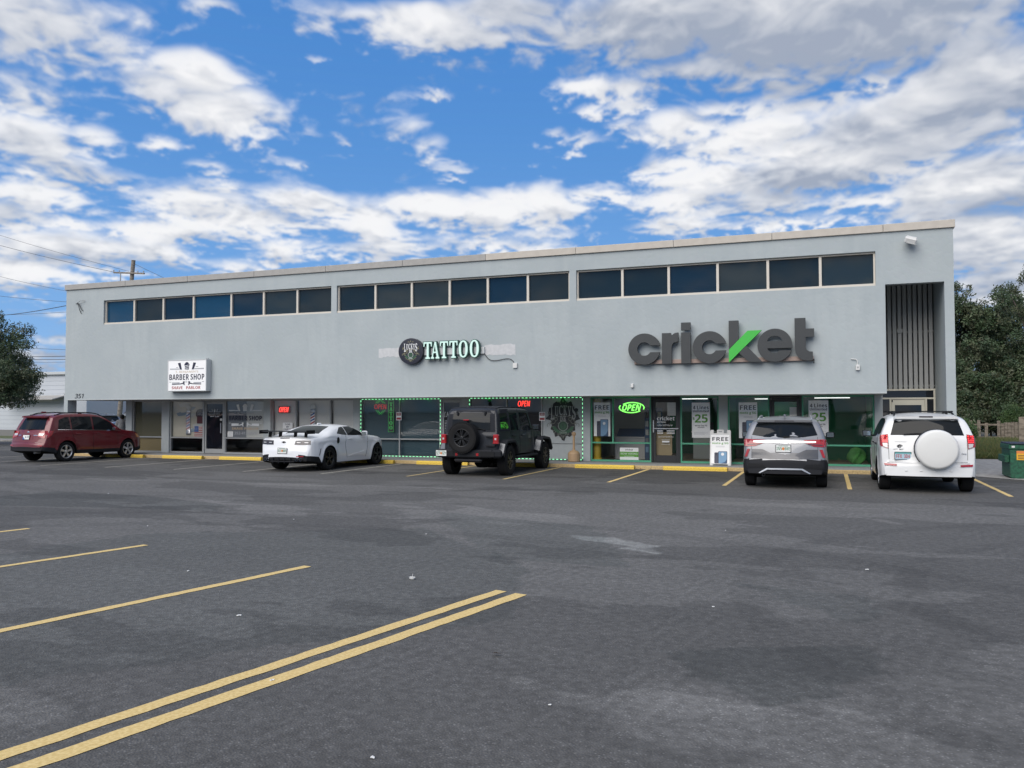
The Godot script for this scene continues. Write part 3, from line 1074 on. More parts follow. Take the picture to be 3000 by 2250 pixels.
# ---------------------------------------------------------------- signs
func flat_part(parent: Node, called: String, m: Material, poly: PackedVector2Array, z: float, d := 0.003) -> MeshInstance3D:
	return part(called, MB.new().extrude(poly, z, z + d), m, parent)


# barber's emblem: two open razors and a striped pole, between x0..x1 and y0..y1
func razor_emblem(p: Node, x0: float, x1: float, y0: float, y1: float, z: float, dark: Material, bar_m: Material) -> void:
	var w := x1 - x0
	var h := y1 - y0
	var cx := (x0 + x1) / 2
	for s in [-1.0, 1.0]:
		flat_part(p, "razor", dark, pv([cx + s * 0.145 * w, y0, cx + s * 0.20 * w, y0, cx + s * 0.27 * w, y0 + h * 0.86, cx + s * 0.19 * w, y0 + h * 0.92]), z)
		flat_part(p, "razor_handle", bar_m, pv([cx + s * 0.21 * w, y0 + h * 0.02, cx + s * 0.5 * w, y0 + h * 0.02, cx + s * 0.5 * w, y0 + h * 0.17, cx + s * 0.22 * w, y0 + h * 0.15]), z)
	flat_part(p, "pole_emblem", dark, pv([cx - 0.06 * w, y0, cx + 0.06 * w, y0, cx + 0.06 * w, y0 + h * 0.5, cx + 0.075 * w, y0 + h * 0.56, cx + 0.075 * w, y0 + h * 0.68, cx + 0.04 * w, y0 + h * 0.9, cx, y0 + h, cx - 0.04 * w, y0 + h * 0.9, cx - 0.075 * w, y0 + h * 0.68, cx - 0.075 * w, y0 + h * 0.56, cx - 0.06 * w, y0 + h * 0.5]), z)
	for k in 3:
		var y := y0 + h * (0.04 + 0.2 * k)
		flat_part(p, "stripe", M.white_ink, pv([cx - 0.055 * w, y, cx + 0.055 * w, y + h * 0.12, cx + 0.055 * w, y + h * 0.19, cx - 0.055 * w, y + h * 0.07]), z + 0.003)


func clippers(p: Node, x0: float, x1: float, y0: float, y1: float, z: float, dark: Material, pale: Material) -> void:
	var w := x1 - x0
	var h := y1 - y0
	var cx := (x0 + x1) / 2
	for s in [-1.0, 1.0]:
		flat_part(p, "clipper", pale, pv([cx + s * 0.2 * w, y0 + h * 0.25, cx + s * 0.42 * w, y0 + h * 0.25, cx + s * 0.42 * w, y0 + h * 0.72, cx + s * 0.2 * w, y0 + h * 0.72]), z)
		flat_part(p, "clipper", dark, pv([cx + s * 0.05 * w, y0, cx + s * 0.085 * w, y0 + h * 0.1, cx + s * 0.085 * w, y0 + h * 0.35, cx + s * 0.19 * w, y0 + h * 0.2, cx + s * 0.42 * w, y0 + h * 0.12, cx + s * 0.42 * w, y0 + h * 0.24, cx + s * 0.19 * w, y0 + h * 0.4, cx + s * 0.1 * w, y0 + h * 0.62, cx + s * 0.1 * w, y0 + h * 0.98, cx + s * 0.045 * w, y0 + h * 0.9, cx + s * 0.06 * w, y0 + h * 0.5]), z + 0.002)
		flat_part(p, "dash", dark, pv([cx + s * 0.44 * w, y0 + h * 0.76, cx + s * 0.5 * w, y0 + h * 0.76, cx + s * 0.5 * w, y0 + h * 0.84, cx + s * 0.44 * w, y0 + h * 0.84]), z)


func barber_sign() -> void:
	var t := thing("barber_shop_sign", "white sign cabinet reading BARBER SHOP with razor emblem on grey facade", "sign", Vector3(-21.79, 2.49, 0))
	var z := 0.25
	part("cabinet", MB.new().lim(-0.9, 0.9, 0, 1.17, 0.004, 0.235, 0.012), M.cabinet, t)
	for b in [[-0.9, 0.9, 0, 0.035], [-0.9, 0.9, 1.135, 1.17], [-0.9, -0.865, 0.035, 1.135], [0.865, 0.9, 0.035, 1.135]]:
		bar(t, "frame", M.cabinet, b[0], b[1], b[2], b[3], 0.235, 0.262)
	part("face", MB.new().lim(-0.865, 0.865, 0.035, 1.135, 0.2355, 0.25), M.sign_white, t)
	razor_emblem(t, -0.78, 0.78, 0.80, 1.08, z, M.navy_ink, M.grey_ink)
	text("T. BENJAMIN'S", -0.53, 0.52, 0.665, 0.755, z, M.gold_ink, t, "sans", 0.003)
	text("BARBER SHOP", -0.81, 0.80, 0.42, 0.63, z, M.navy_ink, t, "sans_bold", 0.003)
	text("&", -0.06, 0.03, 0.315, 0.395, z, M.grey_ink, t, "serif", 0.003)
	clippers(t, -0.81, 0.79, 0.225, 0.375, z, M.navy_ink, M.grey_ink)
	text("SHAVE", -0.69, -0.19, 0.08, 0.185, z, M.red_ink, t, "sans_bold", 0.003)
	text("PARLOR", -0.02, 0.63, 0.08, 0.185, z, M.red_ink, t, "sans_bold", 0.003)
	for q in [[-0.50, -0.40, 0.88], [0.40, 0.52, 0.90]]:
		part("small_print", MB.new().lim(q[0], q[1], q[2] - 0.012, q[2] + 0.012, z, z + 0.002), M.grey_ink, t)
	for x in [0.72, 0.80]:
		part("bracket", MB.new().lim(x, x + 0.025, 1.17, 1.21, 0.05, 0.09), M.grey_plastic, t)


# ornate badge: LUCKYS over INK, a ring, a ribbon reading TATTOO and scrolls
func badge(p: Node, cx: float, cy: float, w: float, h: float, z: float, pale: Material, scroll: Material, ring: Material, ground: Material) -> void:
	if ground:
		var o := PackedVector2Array()
		for i in 96:
			var a := TAU * i / 96.0
			var r := 0.47 + 0.025 * cos(a * 12.0) + 0.015 * cos(a * 22.0 + 1.0)
			if absf(angle_difference(a, -PI / 2)) < 0.11 or absf(angle_difference(a, PI / 2)) < 0.08:
				r += 0.055
			var low := 0.86 + 0.14 * cos(a * 2.0 + PI) if a > PI else 1.0
			o.append(Vector2(cx + r * w * cos(a) * (1.0 if a < PI else low + 0.05), cy + r * h * sin(a)))
		flat_part(p, "badge_ground", ground, o, z - 0.004)
	# scrollwork
	for s in [-1.0, 1.0]:
		for q in [[0.38, 0.05, 0.09, 0.3, 4.4], [0.30, -0.05, 0.08, 1.2, 5.6], [0.40, -0.16, 0.075, -0.6, 3.2], [0.22, 0.0, 0.06, 0.0, 4.6], [0.30, -0.24, 0.07, 0.8, 5.0], [0.20, -0.36, 0.06, -0.4, 4.0], [0.10, -0.42, 0.055, 0.4, 4.6], [0.12, 0.40, 0.05, 0.2, 3.6], [0.44, 0.16, 0.045, 1.0, 5.4], [0.14, -0.14, 0.05, 1.0, 5.0]]:
			var a0: float = q[3] if s > 0 else PI - q[4]
			var a1: float = q[4] if s > 0 else PI - q[3]
			flat_part(p, "scroll", scroll, arc(cx + s * q[0] * w, cy + q[1] * h, q[2] * w, q[2] * h * 0.9, 0.014 * w, a0, a1, 14), z)
	flat_part(p, "scroll", scroll, arc(cx, cy - 0.24 * h, 0.42 * w, 0.33 * h, 0.014 * w, 0.25, PI - 0.25, 26), z)
	# tall arched lettering
	var L := "LUCKYS"
	for i in 6:
		var u := (i - 2.5) / 2.5
		var x := cx + u * 0.315 * w
		var top := cy + (0.345 - 0.05 * u * u) * h
		var bot := cy + (0.10 - 0.07 * u * u) * h
		if i == 0 or i == 5:
			top += 0.06 * h
			bot -= 0.04 * h
		text(L[i], x - 0.054 * w, x + 0.054 * w, bot, top, z + 0.002, pale, p, "serif_bold", 0.003, "letter")
	text("INK", cx - 0.09 * w, cx + 0.09 * w, cy - 0.05 * h, cy + 0.075 * h, z + 0.002, pale, p, "serif_bold", 0.003)
	flat_part(p, "ring", ring, ellipse(cx, cy - 0.17 * h, 0.13 * w, 0.115 * h, 32), z + 0.001)
	for r in [0.145, 0.105]:
		flat_part(p, "ring", pale if r > 0.12 else ground if ground else M.ink, arc(cx, cy - 0.17 * h, r * w, r * 0.885 * h, 0.012 * w, 0.0, TAU - 0.001, 32), z + 0.0045)
	text("S", cx - 0.03 * w, cx + 0.03 * w, cy - 0.22 * h, cy - 0.12 * h, z + 0.0045, M.ink if ground == null else ground, p, "serif", 0.002)
	flat_part(p, "ribbon", ring, arc(cx, cy - 0.13 * h, 0.33 * w, 0.245 * h, 0.085 * w, PI + 0.28, TAU - 0.28, 24), z + 0.001)
	text("TATTOO", cx - 0.105 * w, cx + 0.105 * w, cy - 0.365 * h, cy - 0.315 * h, z + 0.005, pale, p, "serif_bold", 0.003)
	flat_part(p, "finial", scroll, pv([cx, cy - 0.5 * h, cx + 0.02 * w, cy - 0.44 * h, cx, cy - 0.39 * h, cx - 0.02 * w, cy - 0.44 * h]), z + 0.001)
	flat_part(p, "finial", scroll, pv([cx, cy + 0.5 * h, cx + 0.02 * w, cy + 0.45 * h, cx, cy + 0.42 * h, cx - 0.02 * w, cy + 0.45 * h]), z + 0.001)


func tattoo_sign() -> void:
	mk("mint_face", lin(0.50, 0.66, 0.60), 0.35)
	M.mint_face.emission_enabled = true
	M.mint_face.emission = lin(0.55, 0.85, 0.75)
	M.mint_face.emission_energy_multiplier = 0.12
	mk("dark_green", lin(0.012, 0.065, 0.05), 0.4)
	mk("disc_navy", lin(0.010, 0.012, 0.024), 0.35)
	mk("badge_gold", lin(0.30, 0.28, 0.16), 0.5)
	mk("badge_green", lin(0.02, 0.085, 0.04), 0.5)
	var t := thing("tattoo_sign", "TATTOO in mint channel letters beside a round black badge on grey facade", "sign", Vector3(-11.6, 3.45, 0))
	var B := 3.45
	var X := -11.6
	part("raceway", MB.new().lim(-12.4 - X, -10.04 - X, 3.58 - B, 3.80 - B, 0.004, 0.07, 0.006), M.cabinet, t)
	var disc := MB.new().lathe(PackedVector2Array([Vector2(0.001, 0.02), Vector2(0.455, 0.02), Vector2(0.46, 0.03), Vector2(0.46, 0.155), Vector2(0.45, 0.17), Vector2(0.001, 0.17)]), 48, Transform3D(Basis(Vector3.RIGHT, PI / 2) * Basis.from_scale(Vector3(1, 1, 0.94)), Vector3(-12.62 - X, 3.72 - B, 0)))
	part("disc", disc, M.disc_navy, t)
	badge(t, -12.62 - X, 3.72 - B, 0.66, 0.72, 0.172, M.white_ink, M.badge_gold, M.badge_green, null)
	var k := 0
	for e in [[770, 885], [875, 990], [1000, 1110], [1130, 1240], [1258, 1378], [1408, 1528]]:
		var x0: float = -0.55 + (e[0] - 765) / 770.0 * 1.99
		var x1: float = -0.55 + (e[1] - 765) / 770.0 * 1.99
		var y0 := 0.0 + k * 0.004
		var y1 := 0.55 + k * 0.004
		var l := "TATTOO"[k]
		part("letter_case", text_mesh(l, x0 - 0.022, x1 + 0.022, y0 - 0.022, y1 + 0.022, 0.072, "serif_bold", 0.11), M.dark_green, t)
		part("letter_case", text_mesh(l, x0 + 0.012, x1 + 0.034, y0 - 0.012, y1 + 0.008, 0.073, "serif_bold", 0.10), M.dark_green, t)
		part("letter", text_mesh(l, x0, x1, y0, y1, 0.181, "serif_bold", 0.012), M.mint_face, t)
		k += 1
	# feed cable and its box
	var c := thing("sign_cable", "slack black sign cable hanging to a small grey junction box", "cable", Vector3(-10.04, 3.6, 0))
	var path := PackedVector3Array()
	for q in [[0, -0.02], [0.05, -0.1], [0.12, -0.18], [0.22, -0.235], [0.34, -0.25], [0.5, -0.235], [0.66, -0.205], [0.8, -0.195], [0.9, -0.22], [0.97, -0.28], [1.01, -0.35]]:
		path.append(Vector3(q[0], q[1], 0.03))
	part("cord", MB.new().tube(path, 0.011, 6), M.black, c)
	part("junction_box", MB.new().lim(0.97, 1.11, -0.50, -0.34, 0.003, 0.06, 0.006), M.white_plastic, c)


func letter_sign() -> void:
	mk("letter_face", lin(0.03, 0.034, 0.036), 0.42)
	mk("letter_green", lin(0.04, 0.42, 0.045), 0.4)
	mk("raceway_pink", lin(0.32, 0.24, 0.205), 0.6)
	var X := -2.7
	var Y := 3.11
	var t := thing("shop_letter_sign", "large charcoal cricket lettering with a bright green k stroke on facade", "sign", Vector3(X, Y, 0))
	part("raceway", MB.new().lim(-5.18 - X, -0.15 - X, 0.02, 0.14, 0.004, 0.10, 0.006), M.raceway_pink, t)
	var shapes := []
	for cx in [-4.855, -2.965]:
		var p := PackedVector2Array()
		for i in 41:
			var a := lerpf(deg_to_rad(12.5), deg_to_rad(347.5), i / 40.0)
			p.append(Vector2(cx + 0.475 * cos(a), 3.57 + 0.462 * sin(a)))
		for i in 31:
			var a := lerpf(deg_to_rad(330), deg_to_rad(30), i / 30.0)
			p.append(Vector2(cx + 0.205 * cos(a), 3.57 + 0.2 * sin(a)))
		shapes.append(["letter_c", p, 0.0])
	shapes.append(["letter_r", pv([-4.33, 3.12, -4.05, 3.12, -4.05, 3.60, -4.03, 3.68, -3.97, 3.74, -3.86, 3.76, -3.855, 4.03, -3.96, 4.01, -4.065, 3.93, -4.07, 4.02, -4.33, 4.02]), 0.0])
	shapes.append(["letter_i", pv([-3.77, 3.12, -3.5, 3.12, -3.5, 4.02, -3.77, 4.02]), 0.0])
	shapes.append(["letter_dot", pv([-3.77, 4.085, -3.5, 4.085, -3.5, 4.31, -3.77, 4.31]), 0.0])
	shapes.append(["letter_k", pv([-2.42, 3.49, -2.15, 3.765, -2.15, 4.31, -2.42, 4.31]), 0.0])
	shapes.append(["letter_k", pv([-2.14, 3.385, -1.94, 3.585, -1.51, 3.12, -1.87, 3.12]), 0.0])
	var up := PackedVector2Array()
	var lo := PackedVector2Array()
	var cx := -1.17
	var cy := 3.575
	for i in 31:
		var a := lerpf(deg_to_rad(14.3), deg_to_rad(165.7), i / 30.0)
		up.append(Vector2(cx + 0.465 * cos(a), cy + 0.465 * sin(a)))
	for i in 19:
		var a := lerpf(PI, 0, i / 18.0)
		up.append(Vector2(cx + 0.2 * cos(a), 3.6899 + 0.145 * sin(a)))
	for i in 31:
		var a := lerpf(deg_to_rad(165.7), deg_to_rad(341), i / 30.0)
		lo.append(Vector2(cx + 0.465 * cos(a), cy + 0.465 * sin(a)))
	lo.append_array(pv([-1.04, 3.425, -1.11, 3.365, -1.17, 3.345, -1.25, 3.36, -1.33, 3.415, -1.37, 3.49]))
	for a in [-10.5, 0.0, 14.3]:
		lo.append(Vector2(cx + 0.465 * cos(deg_to_rad(a)), cy + 0.465 * sin(deg_to_rad(a))))
	shapes.append(["letter_e", up, 0.0])
	shapes.append(["letter_e", lo, 0.0])
	shapes.append(["letter_t", pv([-0.64, 4.31, -0.35, 4.31, -0.35, 4.01, -0.13, 4.01, -0.13, 3.78, -0.35, 3.78, -0.35, 3.5, -0.33, 3.42, -0.26, 3.375, -0.17, 3.37, -0.17, 3.14, -0.3, 3.125, -0.45, 3.15, -0.56, 3.23, -0.62, 3.34, -0.64, 3.48]), 0.0])
	for s in shapes:
		part(s[0], MB.new().extrude(s[1], 0.102, 0.235, Transform3D(Basis(), Vector3(-X, -Y, 0))), M.letter_face, t)
	part("green_stroke", MB.new().extrude(pv([-2.42, 3.12, -1.52, 4.01, -1.9, 4.01, -2.42, 3.48]), 0.102, 0.24, Transform3D(Basis(), Vector3(-X, -Y, 0))), M.letter_green, t)
	part("cable_end", MB.new().tube(PackedVector3Array([Vector3(2.5, 0.03, 0.1), Vector3(2.56, 0.06, 0.12), Vector3(2.55, -0.06, 0.1)]), 0.015, 6), M.black, t)


func facade_fittings() -> void:
	var n := thing("house_number", "slanted black numerals 351 low on the grey facade corner", "number", Vector3(-27.32, 2.28, 0))
	text("351", -0.22, 0.2, 0, 0.17, 0.002, M.ink, n, "sans", 0.012, "numeral", 0.25)
	var f := thing("floodlight", "boxy white floodlight on the wall under the beige coping", "floodlight", Vector3(2.3, 6.2, 0))
	part("housing", MB.new().box(Vector3(0.02, 0.08, 0.2), Vector3(0.30, 0.17, 0.22), 0.035, Basis(Vector3.BACK, -0.3) * Basis(Vector3.RIGHT, 0.45)), M.white_plastic, f)
	part("lens", MB.new().box(Vector3(0.02, -0.01, 0.245), Vector3(0.25, 0.012, 0.16), 0.0, Basis(Vector3.BACK, -0.3) * Basis(Vector3.RIGHT, 0.45)), M.grey_plastic, f)
	part("bracket", MB.new().lim(-0.04, 0.06, 0.03, 0.16, 0.002, 0.11, 0.006), M.white_plastic, f)
	var c := thing("conduit_camera", "small white camera under a bent conduit right of large lettering", "camera", Vector3(0.95, 2.85, 0))
	part("conduit", MB.new().tube(PackedVector3Array([Vector3(-0.14, 0.3, 0.004), Vector3(-0.13, 0.3, 0.03), Vector3(-0.02, 0.29, 0.03), Vector3(0.02, 0.24, 0.03), Vector3(0.025, 0.13, 0.03)]), 0.013, 6), M.white_plastic, c)
	part("camera_box", MB.new().lim(-0.025, 0.075, -0.01, 0.14, 0.003, 0.075, 0.008), M.white_plastic, c)
	part("camera_lens", MB.new().lim(0.005, 0.045, 0.05, 0.09, 0.075, 0.083), M.grey_plastic, c)
	var s := thing("sensor_box", "tiny white sensor box just above the overhang edge", "sensor", Vector3(-5.26, 2.5, 0))
	part("box", MB.new().lim(-0.04, 0.04, -0.06, 0.06, 0.003, 0.07, 0.008), M.white_plastic, s)
	part("cap", MB.new().lim(-0.035, 0.035, -0.065, -0.061, 0.01, 0.065), M.grey_plastic, s)
	var h := thing("service_bracket", "small wire bracket and loose tails where the power drop meets the facade", "bracket", Vector3(-27.35, 6.02, 0))
	part("eyelet", MB.new().tube(PackedVector3Array([Vector3(-0.05, 0, 0.003), Vector3(-0.05, 0.02, 0.09), Vector3(0.12, 0.09, 0.1), Vector3(0.3, 0.1, 0.05)]), 0.012, 6), M.grey_plastic, h)
	part("loose_wire", MB.new().tube(PackedVector3Array([Vector3(-0.1, 0.0, 0.06), Vector3(0.05, -0.05, 0.08), Vector3(0.1, -0.2, 0.05), Vector3(0.18, -0.3, 0.03)]), 0.012, 6), M.black, h)
	part("loose_wire", MB.new().tube(PackedVector3Array([Vector3(-0.1, 0.0, 0.06), Vector3(0.0, -0.06, 0.08), Vector3(0.03, -0.25, 0.05), Vector3(0.1, -0.4, 0.03)]), 0.012, 6), M.black, h)


# a phone offer poster; size w x h, base at its lower left corner
func phone_poster(t: Node, w: float, h: float, big := 1.0) -> void:
	part("sheet", MB.new().lim(0, w, 0, h, -0.006, 0), M.sign_white, t)
	text("FREE", 0.06 * w, 0.94 * w, 0.79 * h, 0.92 * h, 0.0, M.ink, t, "sans_bold", 0.003)
	text("moto g 5G", 0.06 * w, 0.94 * w, 0.655 * h, 0.74 * h, 0.0, M.green_ink, t, "sans_bold", 0.003)
	for k in 2:
		part("small_print", MB.new().lim(0.26 * w, 0.74 * w, (0.60 - k * 0.03) * h, (0.608 - k * 0.03) * h, 0, 0.002), M.grey_ink, t)
	var ph := h * 0.5 * big
	flat_part(t, "phone_print", M.phone_dark, round_rect(0.18 * w, 0.62 * w, 0.0, ph * 0.9, 0.05 * w), 0.0, 0.002)
	flat_part(t, "phone_print", M.navy_ink, round_rect(0.39 * w, 0.88 * w, 0.0, ph, 0.05 * w), 0.002, 0.002)
	flat_part(t, "phone_print", M.phone_blue, round_rect(0.415 * w, 0.855 * w, 0.0, ph * 0.975, 0.04 * w), 0.004, 0.002)
	flat_part(t, "phone_print", M.phone_deep, pv([0.55 * w, 0.0, 0.855 * w, 0.0, 0.855 * w, ph * 0.34, 0.75 * w, ph * 0.12]), 0.006, 0.001)
	flat_part(t, "phone_print", M.white_ink, ellipse(0.63 * w, ph * 0.76, 0.085 * w, 0.085 * w, 20), 0.006, 0.001)
	for k in 2:
		flat_part(t, "phone_print", M.ink, ellipse(0.28 * w, ph * (0.8 - 0.09 * k), 0.035 * w, 0.035 * w, 12), 0.002, 0.001)


func round_rect(x0: float, x1: float, y0: float, y1: float, r: float) -> PackedVector2Array:
	var p := PackedVector2Array()
	for c in [[x1 - r, y1 - r, 0.0], [x0 + r, y1 - r, PI / 2], [x0 + r, y0 + r, PI], [x1 - r, y0 + r, PI * 1.5]]:
		for i in 5:
			var a: float = c[2] + PI / 2 * i / 4.0
			p.append(Vector2(c[0] + r * cos(a), c[1] + r * sin(a)))
	return p


func plan_poster(x: float, y: float, label: String) -> void:
	var w := 0.555
	var h := 1.1
	var t := thing("plan_poster", label, "poster", Vector3(x, y, -1.93), 0.0, "phone plan posters in the green window")
	part("sheet", MB.new().lim(0, w, 0, h, -0.006, 0), M.sign_white, t)
	text("4 Lines", 0.06 * w, 0.94 * w, 0.81 * h, 0.915 * h, 0.0, M.ink, t, "sans_bold", 0.003)
	text("Unlimited", 0.06 * w, 0.94 * w, 0.725 * h, 0.795 * h, 0.0, M.ink, t, "sans_bold", 0.003)
	text("$", 0.05 * w, 0.15 * w, 0.50 * h, 0.585 * h, 0.0, M.green_ink, t, "sans_bold", 0.003)
	text("25", 0.16 * w, 0.88 * w, 0.43 * h, 0.665 * h, 0.0, M.green_ink, t, "sans_bold", 0.003)
	text("on our fast 5G", 0.17 * w, 0.84 * w, 0.325 * h, 0.37 * h, 0.0, M.ink, t, "sans_bold", 0.003)
	text("network", 0.32 * w, 0.70 * w, 0.28 * h, 0.315 * h, 0.0, M.ink, t, "sans_bold", 0.003)
	for k in 4:
		part("small_print", MB.new().lim(0.1 * w, (0.9 - 0.2 * (k % 2)) * w, (0.155 - k * 0.022) * h, (0.161 - k * 0.022) * h, 0, 0.002), M.grey_ink, t)


func small_lamp(parent: Node, at: Vector3, c: Color, e: float) -> void:
	var l := OmniLight3D.new()
	l.name = "glow_light"
	l.light_color = c
	l.light_energy = e
	l.light_size = 0.1
	l.omni_range = 8.0
	l.omni_attenuation = 2.0
	l.shadow_enabled = true
	parent.add_child(l, true)
	l.position = at


func led_frame(x0: float, x1: float, y0: float, y1: float, label: String) -> void:
	# a flexible strip with bunches of diodes run round the window
	var t := thing("led_strip", label, "light strip", Vector3(0, 0, -1.85))
	part("tape", MB.new().lim(x0, x1, y1 - 0.012, y1 + 0.012, -0.008, 0).lim(x0, x1, y0 - 0.012, y0 + 0.012, -0.008, 0).lim(x0 - 0.012, x0 + 0.012, y0 + 0.012, y1 - 0.012, -0.008, 0).lim(x1 - 0.012, x1 + 0.012, y0 + 0.012, y1 - 0.012, -0.008, 0), M.led_tape, t)
	var d := MB.new()
	var n := int((x1 - x0) / 0.135)
	for i in n:
		var x := x0 + (i + 0.5) * (x1 - x0) / n
		d.lim(x - 0.035, x + 0.035, y1 - 0.01, y1 + 0.01, 0.0005, 0.008)
		d.lim(x - 0.035, x + 0.035, y0 - 0.01, y0 + 0.01, 0.0005, 0.008)
	n = int((y1 - y0) / 0.135)
	for i in n:
		var y := y0 + (i + 0.5) * (y1 - y0) / n
		d.lim(x0 - 0.01, x0 + 0.01, y - 0.035, y + 0.035, 0.0005, 0.008)
		d.lim(x1 - 0.01, x1 + 0.01, y - 0.035, y + 0.035, 0.0005, 0.008)
	part("diodes", d, M.led_green, t).set_meta("kind", "stuff")
	for i in 3:
		small_lamp(t, Vector3(lerpf(x0, x1, (i + 0.5) / 3.0), y1 - 0.03, 0.06), Color(0.15, 1.0, 0.35), 0.003)


func neon_word(t: Node, s: String, x0: float, x1: float, y0: float, y1: float, m: Material, slant := 0.0) -> void:
	text(s, x0, x1, y0, y1, 0.0, m, t, "sans", 0.02, "neon_tube", slant)


func shop_fittings() -> void:
	mk("phone_dark", lin(0.05, 0.055, 0.085), 0.5)
	mk("phone_blue", lin(0.16, 0.30, 0.46), 0.5)
	mk("phone_deep", lin(0.03, 0.08, 0.17), 0.5)
	glow("neon_green", lin(0.16, 0.72, 0.09), 1.0)
	glow("neon_red", lin(0.75, 0.04, 0.03), 1.2)
	glow("neon_red_dim", lin(0.35, 0.02, 0.02), 0.3)
	glow("neon_green_dim", lin(0.03, 0.30, 0.06), 0.32)
	glow("led_green", lin(0.30, 0.95, 0.48), 0.5)
	mk("led_tape", lin(0.02, 0.10, 0.05), 0.4)
	mk("teal_blind", lin(0.03, 0.07, 0.09), 0.7)
	mk("brown_paper", lin(0.19, 0.15, 0.07), 0.9)
	mk("olive_paper", lin(0.085, 0.08, 0.045), 0.9)
	mk("tan_board", lin(0.27, 0.215, 0.12), 0.85)
	mk("film_grey", lin(0.50, 0.51, 0.48), 0.5)
	mk("film_beige", lin(0.48, 0.455, 0.37), 0.6)
	mk("film_blue", lin(0.20, 0.27, 0.32), 0.6)
	mk("film_smoke", lin(0.17, 0.19, 0.21), 0.5)
	mk("back_panel", lin(0.58, 0.585, 0.56), 0.8)
	mk("maroon", lin(0.10, 0.02, 0.025), 0.6)
	mk("yellow_plastic", lin(0.42, 0.29, 0.02), 0.5)
	# phone shop posters
	for p in [[-6.97, 0.92, "FREE phone poster in the window beside the lit green OPEN sign"], [-2.36, 0.9, "FREE phone poster behind the standing pavement sign, beside second black door"]]:
		var t := thing("phone_poster", p[2], "poster", Vector3(p[0], p[1], -1.93), 0.0, "phone posters in the green window")
		phone_poster(t, 0.55, 1.1)
	plan_poster(-3.79, 0.9, "4 Lines Unlimited 25 poster between first black door and grey column")
	plan_poster(-0.33, 0.95, "4 Lines Unlimited 25 poster right of the second black door")
	var o := thing("open_sign", "lit green neon OPEN in a double oval, phone shop window", "neon sign", Vector3(-5.715, 1.85, -1.96))
	text("OPEN", -0.33, 0.26, -0.10, 0.105, 0.0, M.neon_green, o, "sans_bold", 0.02, "neon_tube", 0.25)
	part("neon_tube", MB.new().extrude(arc(0.02, 0.0, 0.40, 0.18, 0.034, -0.35, 2.45, 40), 0.0, 0.02), M.neon_green, o)
	part("neon_tube", MB.new().extrude(arc(-0.02, 0.0, 0.40, 0.18, 0.034, PI - 0.45, PI + 2.45, 40), 0.0, 0.02), M.neon_green, o)
	part("backing", MB.new().extrude(ellipse(0, 0, 0.43, 0.2, 40), -0.02, -0.012), M.black, o)
	small_lamp(o, Vector3(0, 0, 0.05), Color(0.3, 1.0, 0.25), 0.006)
	var h := thing("hiring_sign", "green and white NOW HIRING card standing at foot of window", "sign", Vector3(-6.11, 0.165, -1.94))
	part("card", MB.new().lim(0, 0.61, 0, 0.39, -0.006, 0), M.sign_white, h)
	part("band", MB.new().lim(0, 0.61, 0.09, 0.26, 0, 0.002), M.green_ink, h)
	text("NOW HIRING", 0.03, 0.58, 0.165, 0.225, 0.002, M.white_ink, h, "sans", 0.002)
	text("cricket", 0.17, 0.43, 0.30, 0.355, 0.0, M.ink, h, "sans_bold", 0.002)
	part("small_print", MB.new().lim(0.14, 0.47, 0.11, 0.12, 0.002, 0.004), M.sign_white, h)
	# lettering and papers on the doors
	var d := thing("door_lettering", "white shop lettering and opening hours on the first black door", "lettering", Vector3(-4.6, 0.7, -1.905))
	text("cricket", -0.29, 0.27, 0.74, 0.87, 0, M.white_ink, d, "sans_bold", 0.002)
	text("wireless", -0.29, -0.01, 0.66, 0.72, 0, M.white_ink, d, "sans_bold", 0.002)
	text("Authorized Retailer", -0.29, 0.21, 0.56, 0.62, 0, M.white_ink, d, "sans", 0.002)
	for k in 3:
		part("small_print", MB.new().lim(-0.29, -0.1, 0.405 - k * 0.045, 0.425 - k * 0.045, 0, 0.002), M.white_ink, d)
		part("small_print", MB.new().lim(0.02, 0.27, 0.405 - k * 0.045, 0.425 - k * 0.045, 0, 0.002), M.white_ink, d)
	text("Sun Com Mobile LLC", -0.25, 0.24, 0.20, 0.245, 0, M.white_ink, d, "sans", 0.002)
	flat_part(d, "icon_box", M.white_ink, pv([-0.13, 0.04, 0.10, 0.04, 0.10, 0.09, -0.13, 0.09]), 0.0)
	for k in 2:
		part("small_print", MB.new().lim(-0.15, 0.12, 0.12 - k * 0.14, 0.128 - k * 0.14, 0, 0.002), M.white_ink, d)
	for q in [[-4.56, 1.59, 0.3, 0.42, "pale green notice taped inside the first black door"], [-0.87, 1.59, 0.2, 0.26, "small pale notice taped inside the second black door"]]:
		var n := thing("door_notice", q[4], "notice", Vector3(q[0], q[1], -1.93), 0.0, "notices on black doors")
		part("paper", MB.new().lim(0, q[2], 0, q[3], -0.004, 0), M.film_grey, n)
		for k in 6:
			part("print_line", MB.new().lim(q[2] * 0.12, q[2] * (0.85 - 0.15 * (k % 2)), q[3] * (0.85 - k * 0.12), q[3] * (0.87 - k * 0.12), 0, 0.002), M.grey_ink, n)
	for x in [-5.0, -1.38]:
		part("push_bar", MB.new().lim(x, x + 0.8, 1.16, 1.2, -1.875, -1.84, 0.008), M.steel, building)
		part("pull_handle", MB.new().lim(x - 0.01, x + 0.03, 1.05, 1.45, -1.875, -1.83, 0.008), M.steel, building)
	# inside the phone shop
	var tb := thing("tan_board", "tan board leaning inside the first black door", "board", Vector3(-4.98, 0.12, -2.0))
	part("board", MB.new().lim(0, 0.55, 0.12, 0.94, -0.03, 0, 0.004), M.tan_board, tb)
	part("foot", MB.new().lim(0.05, 0.5, 0, 0.12, -0.12, 0.0, 0.004), M.tan_board, tb)
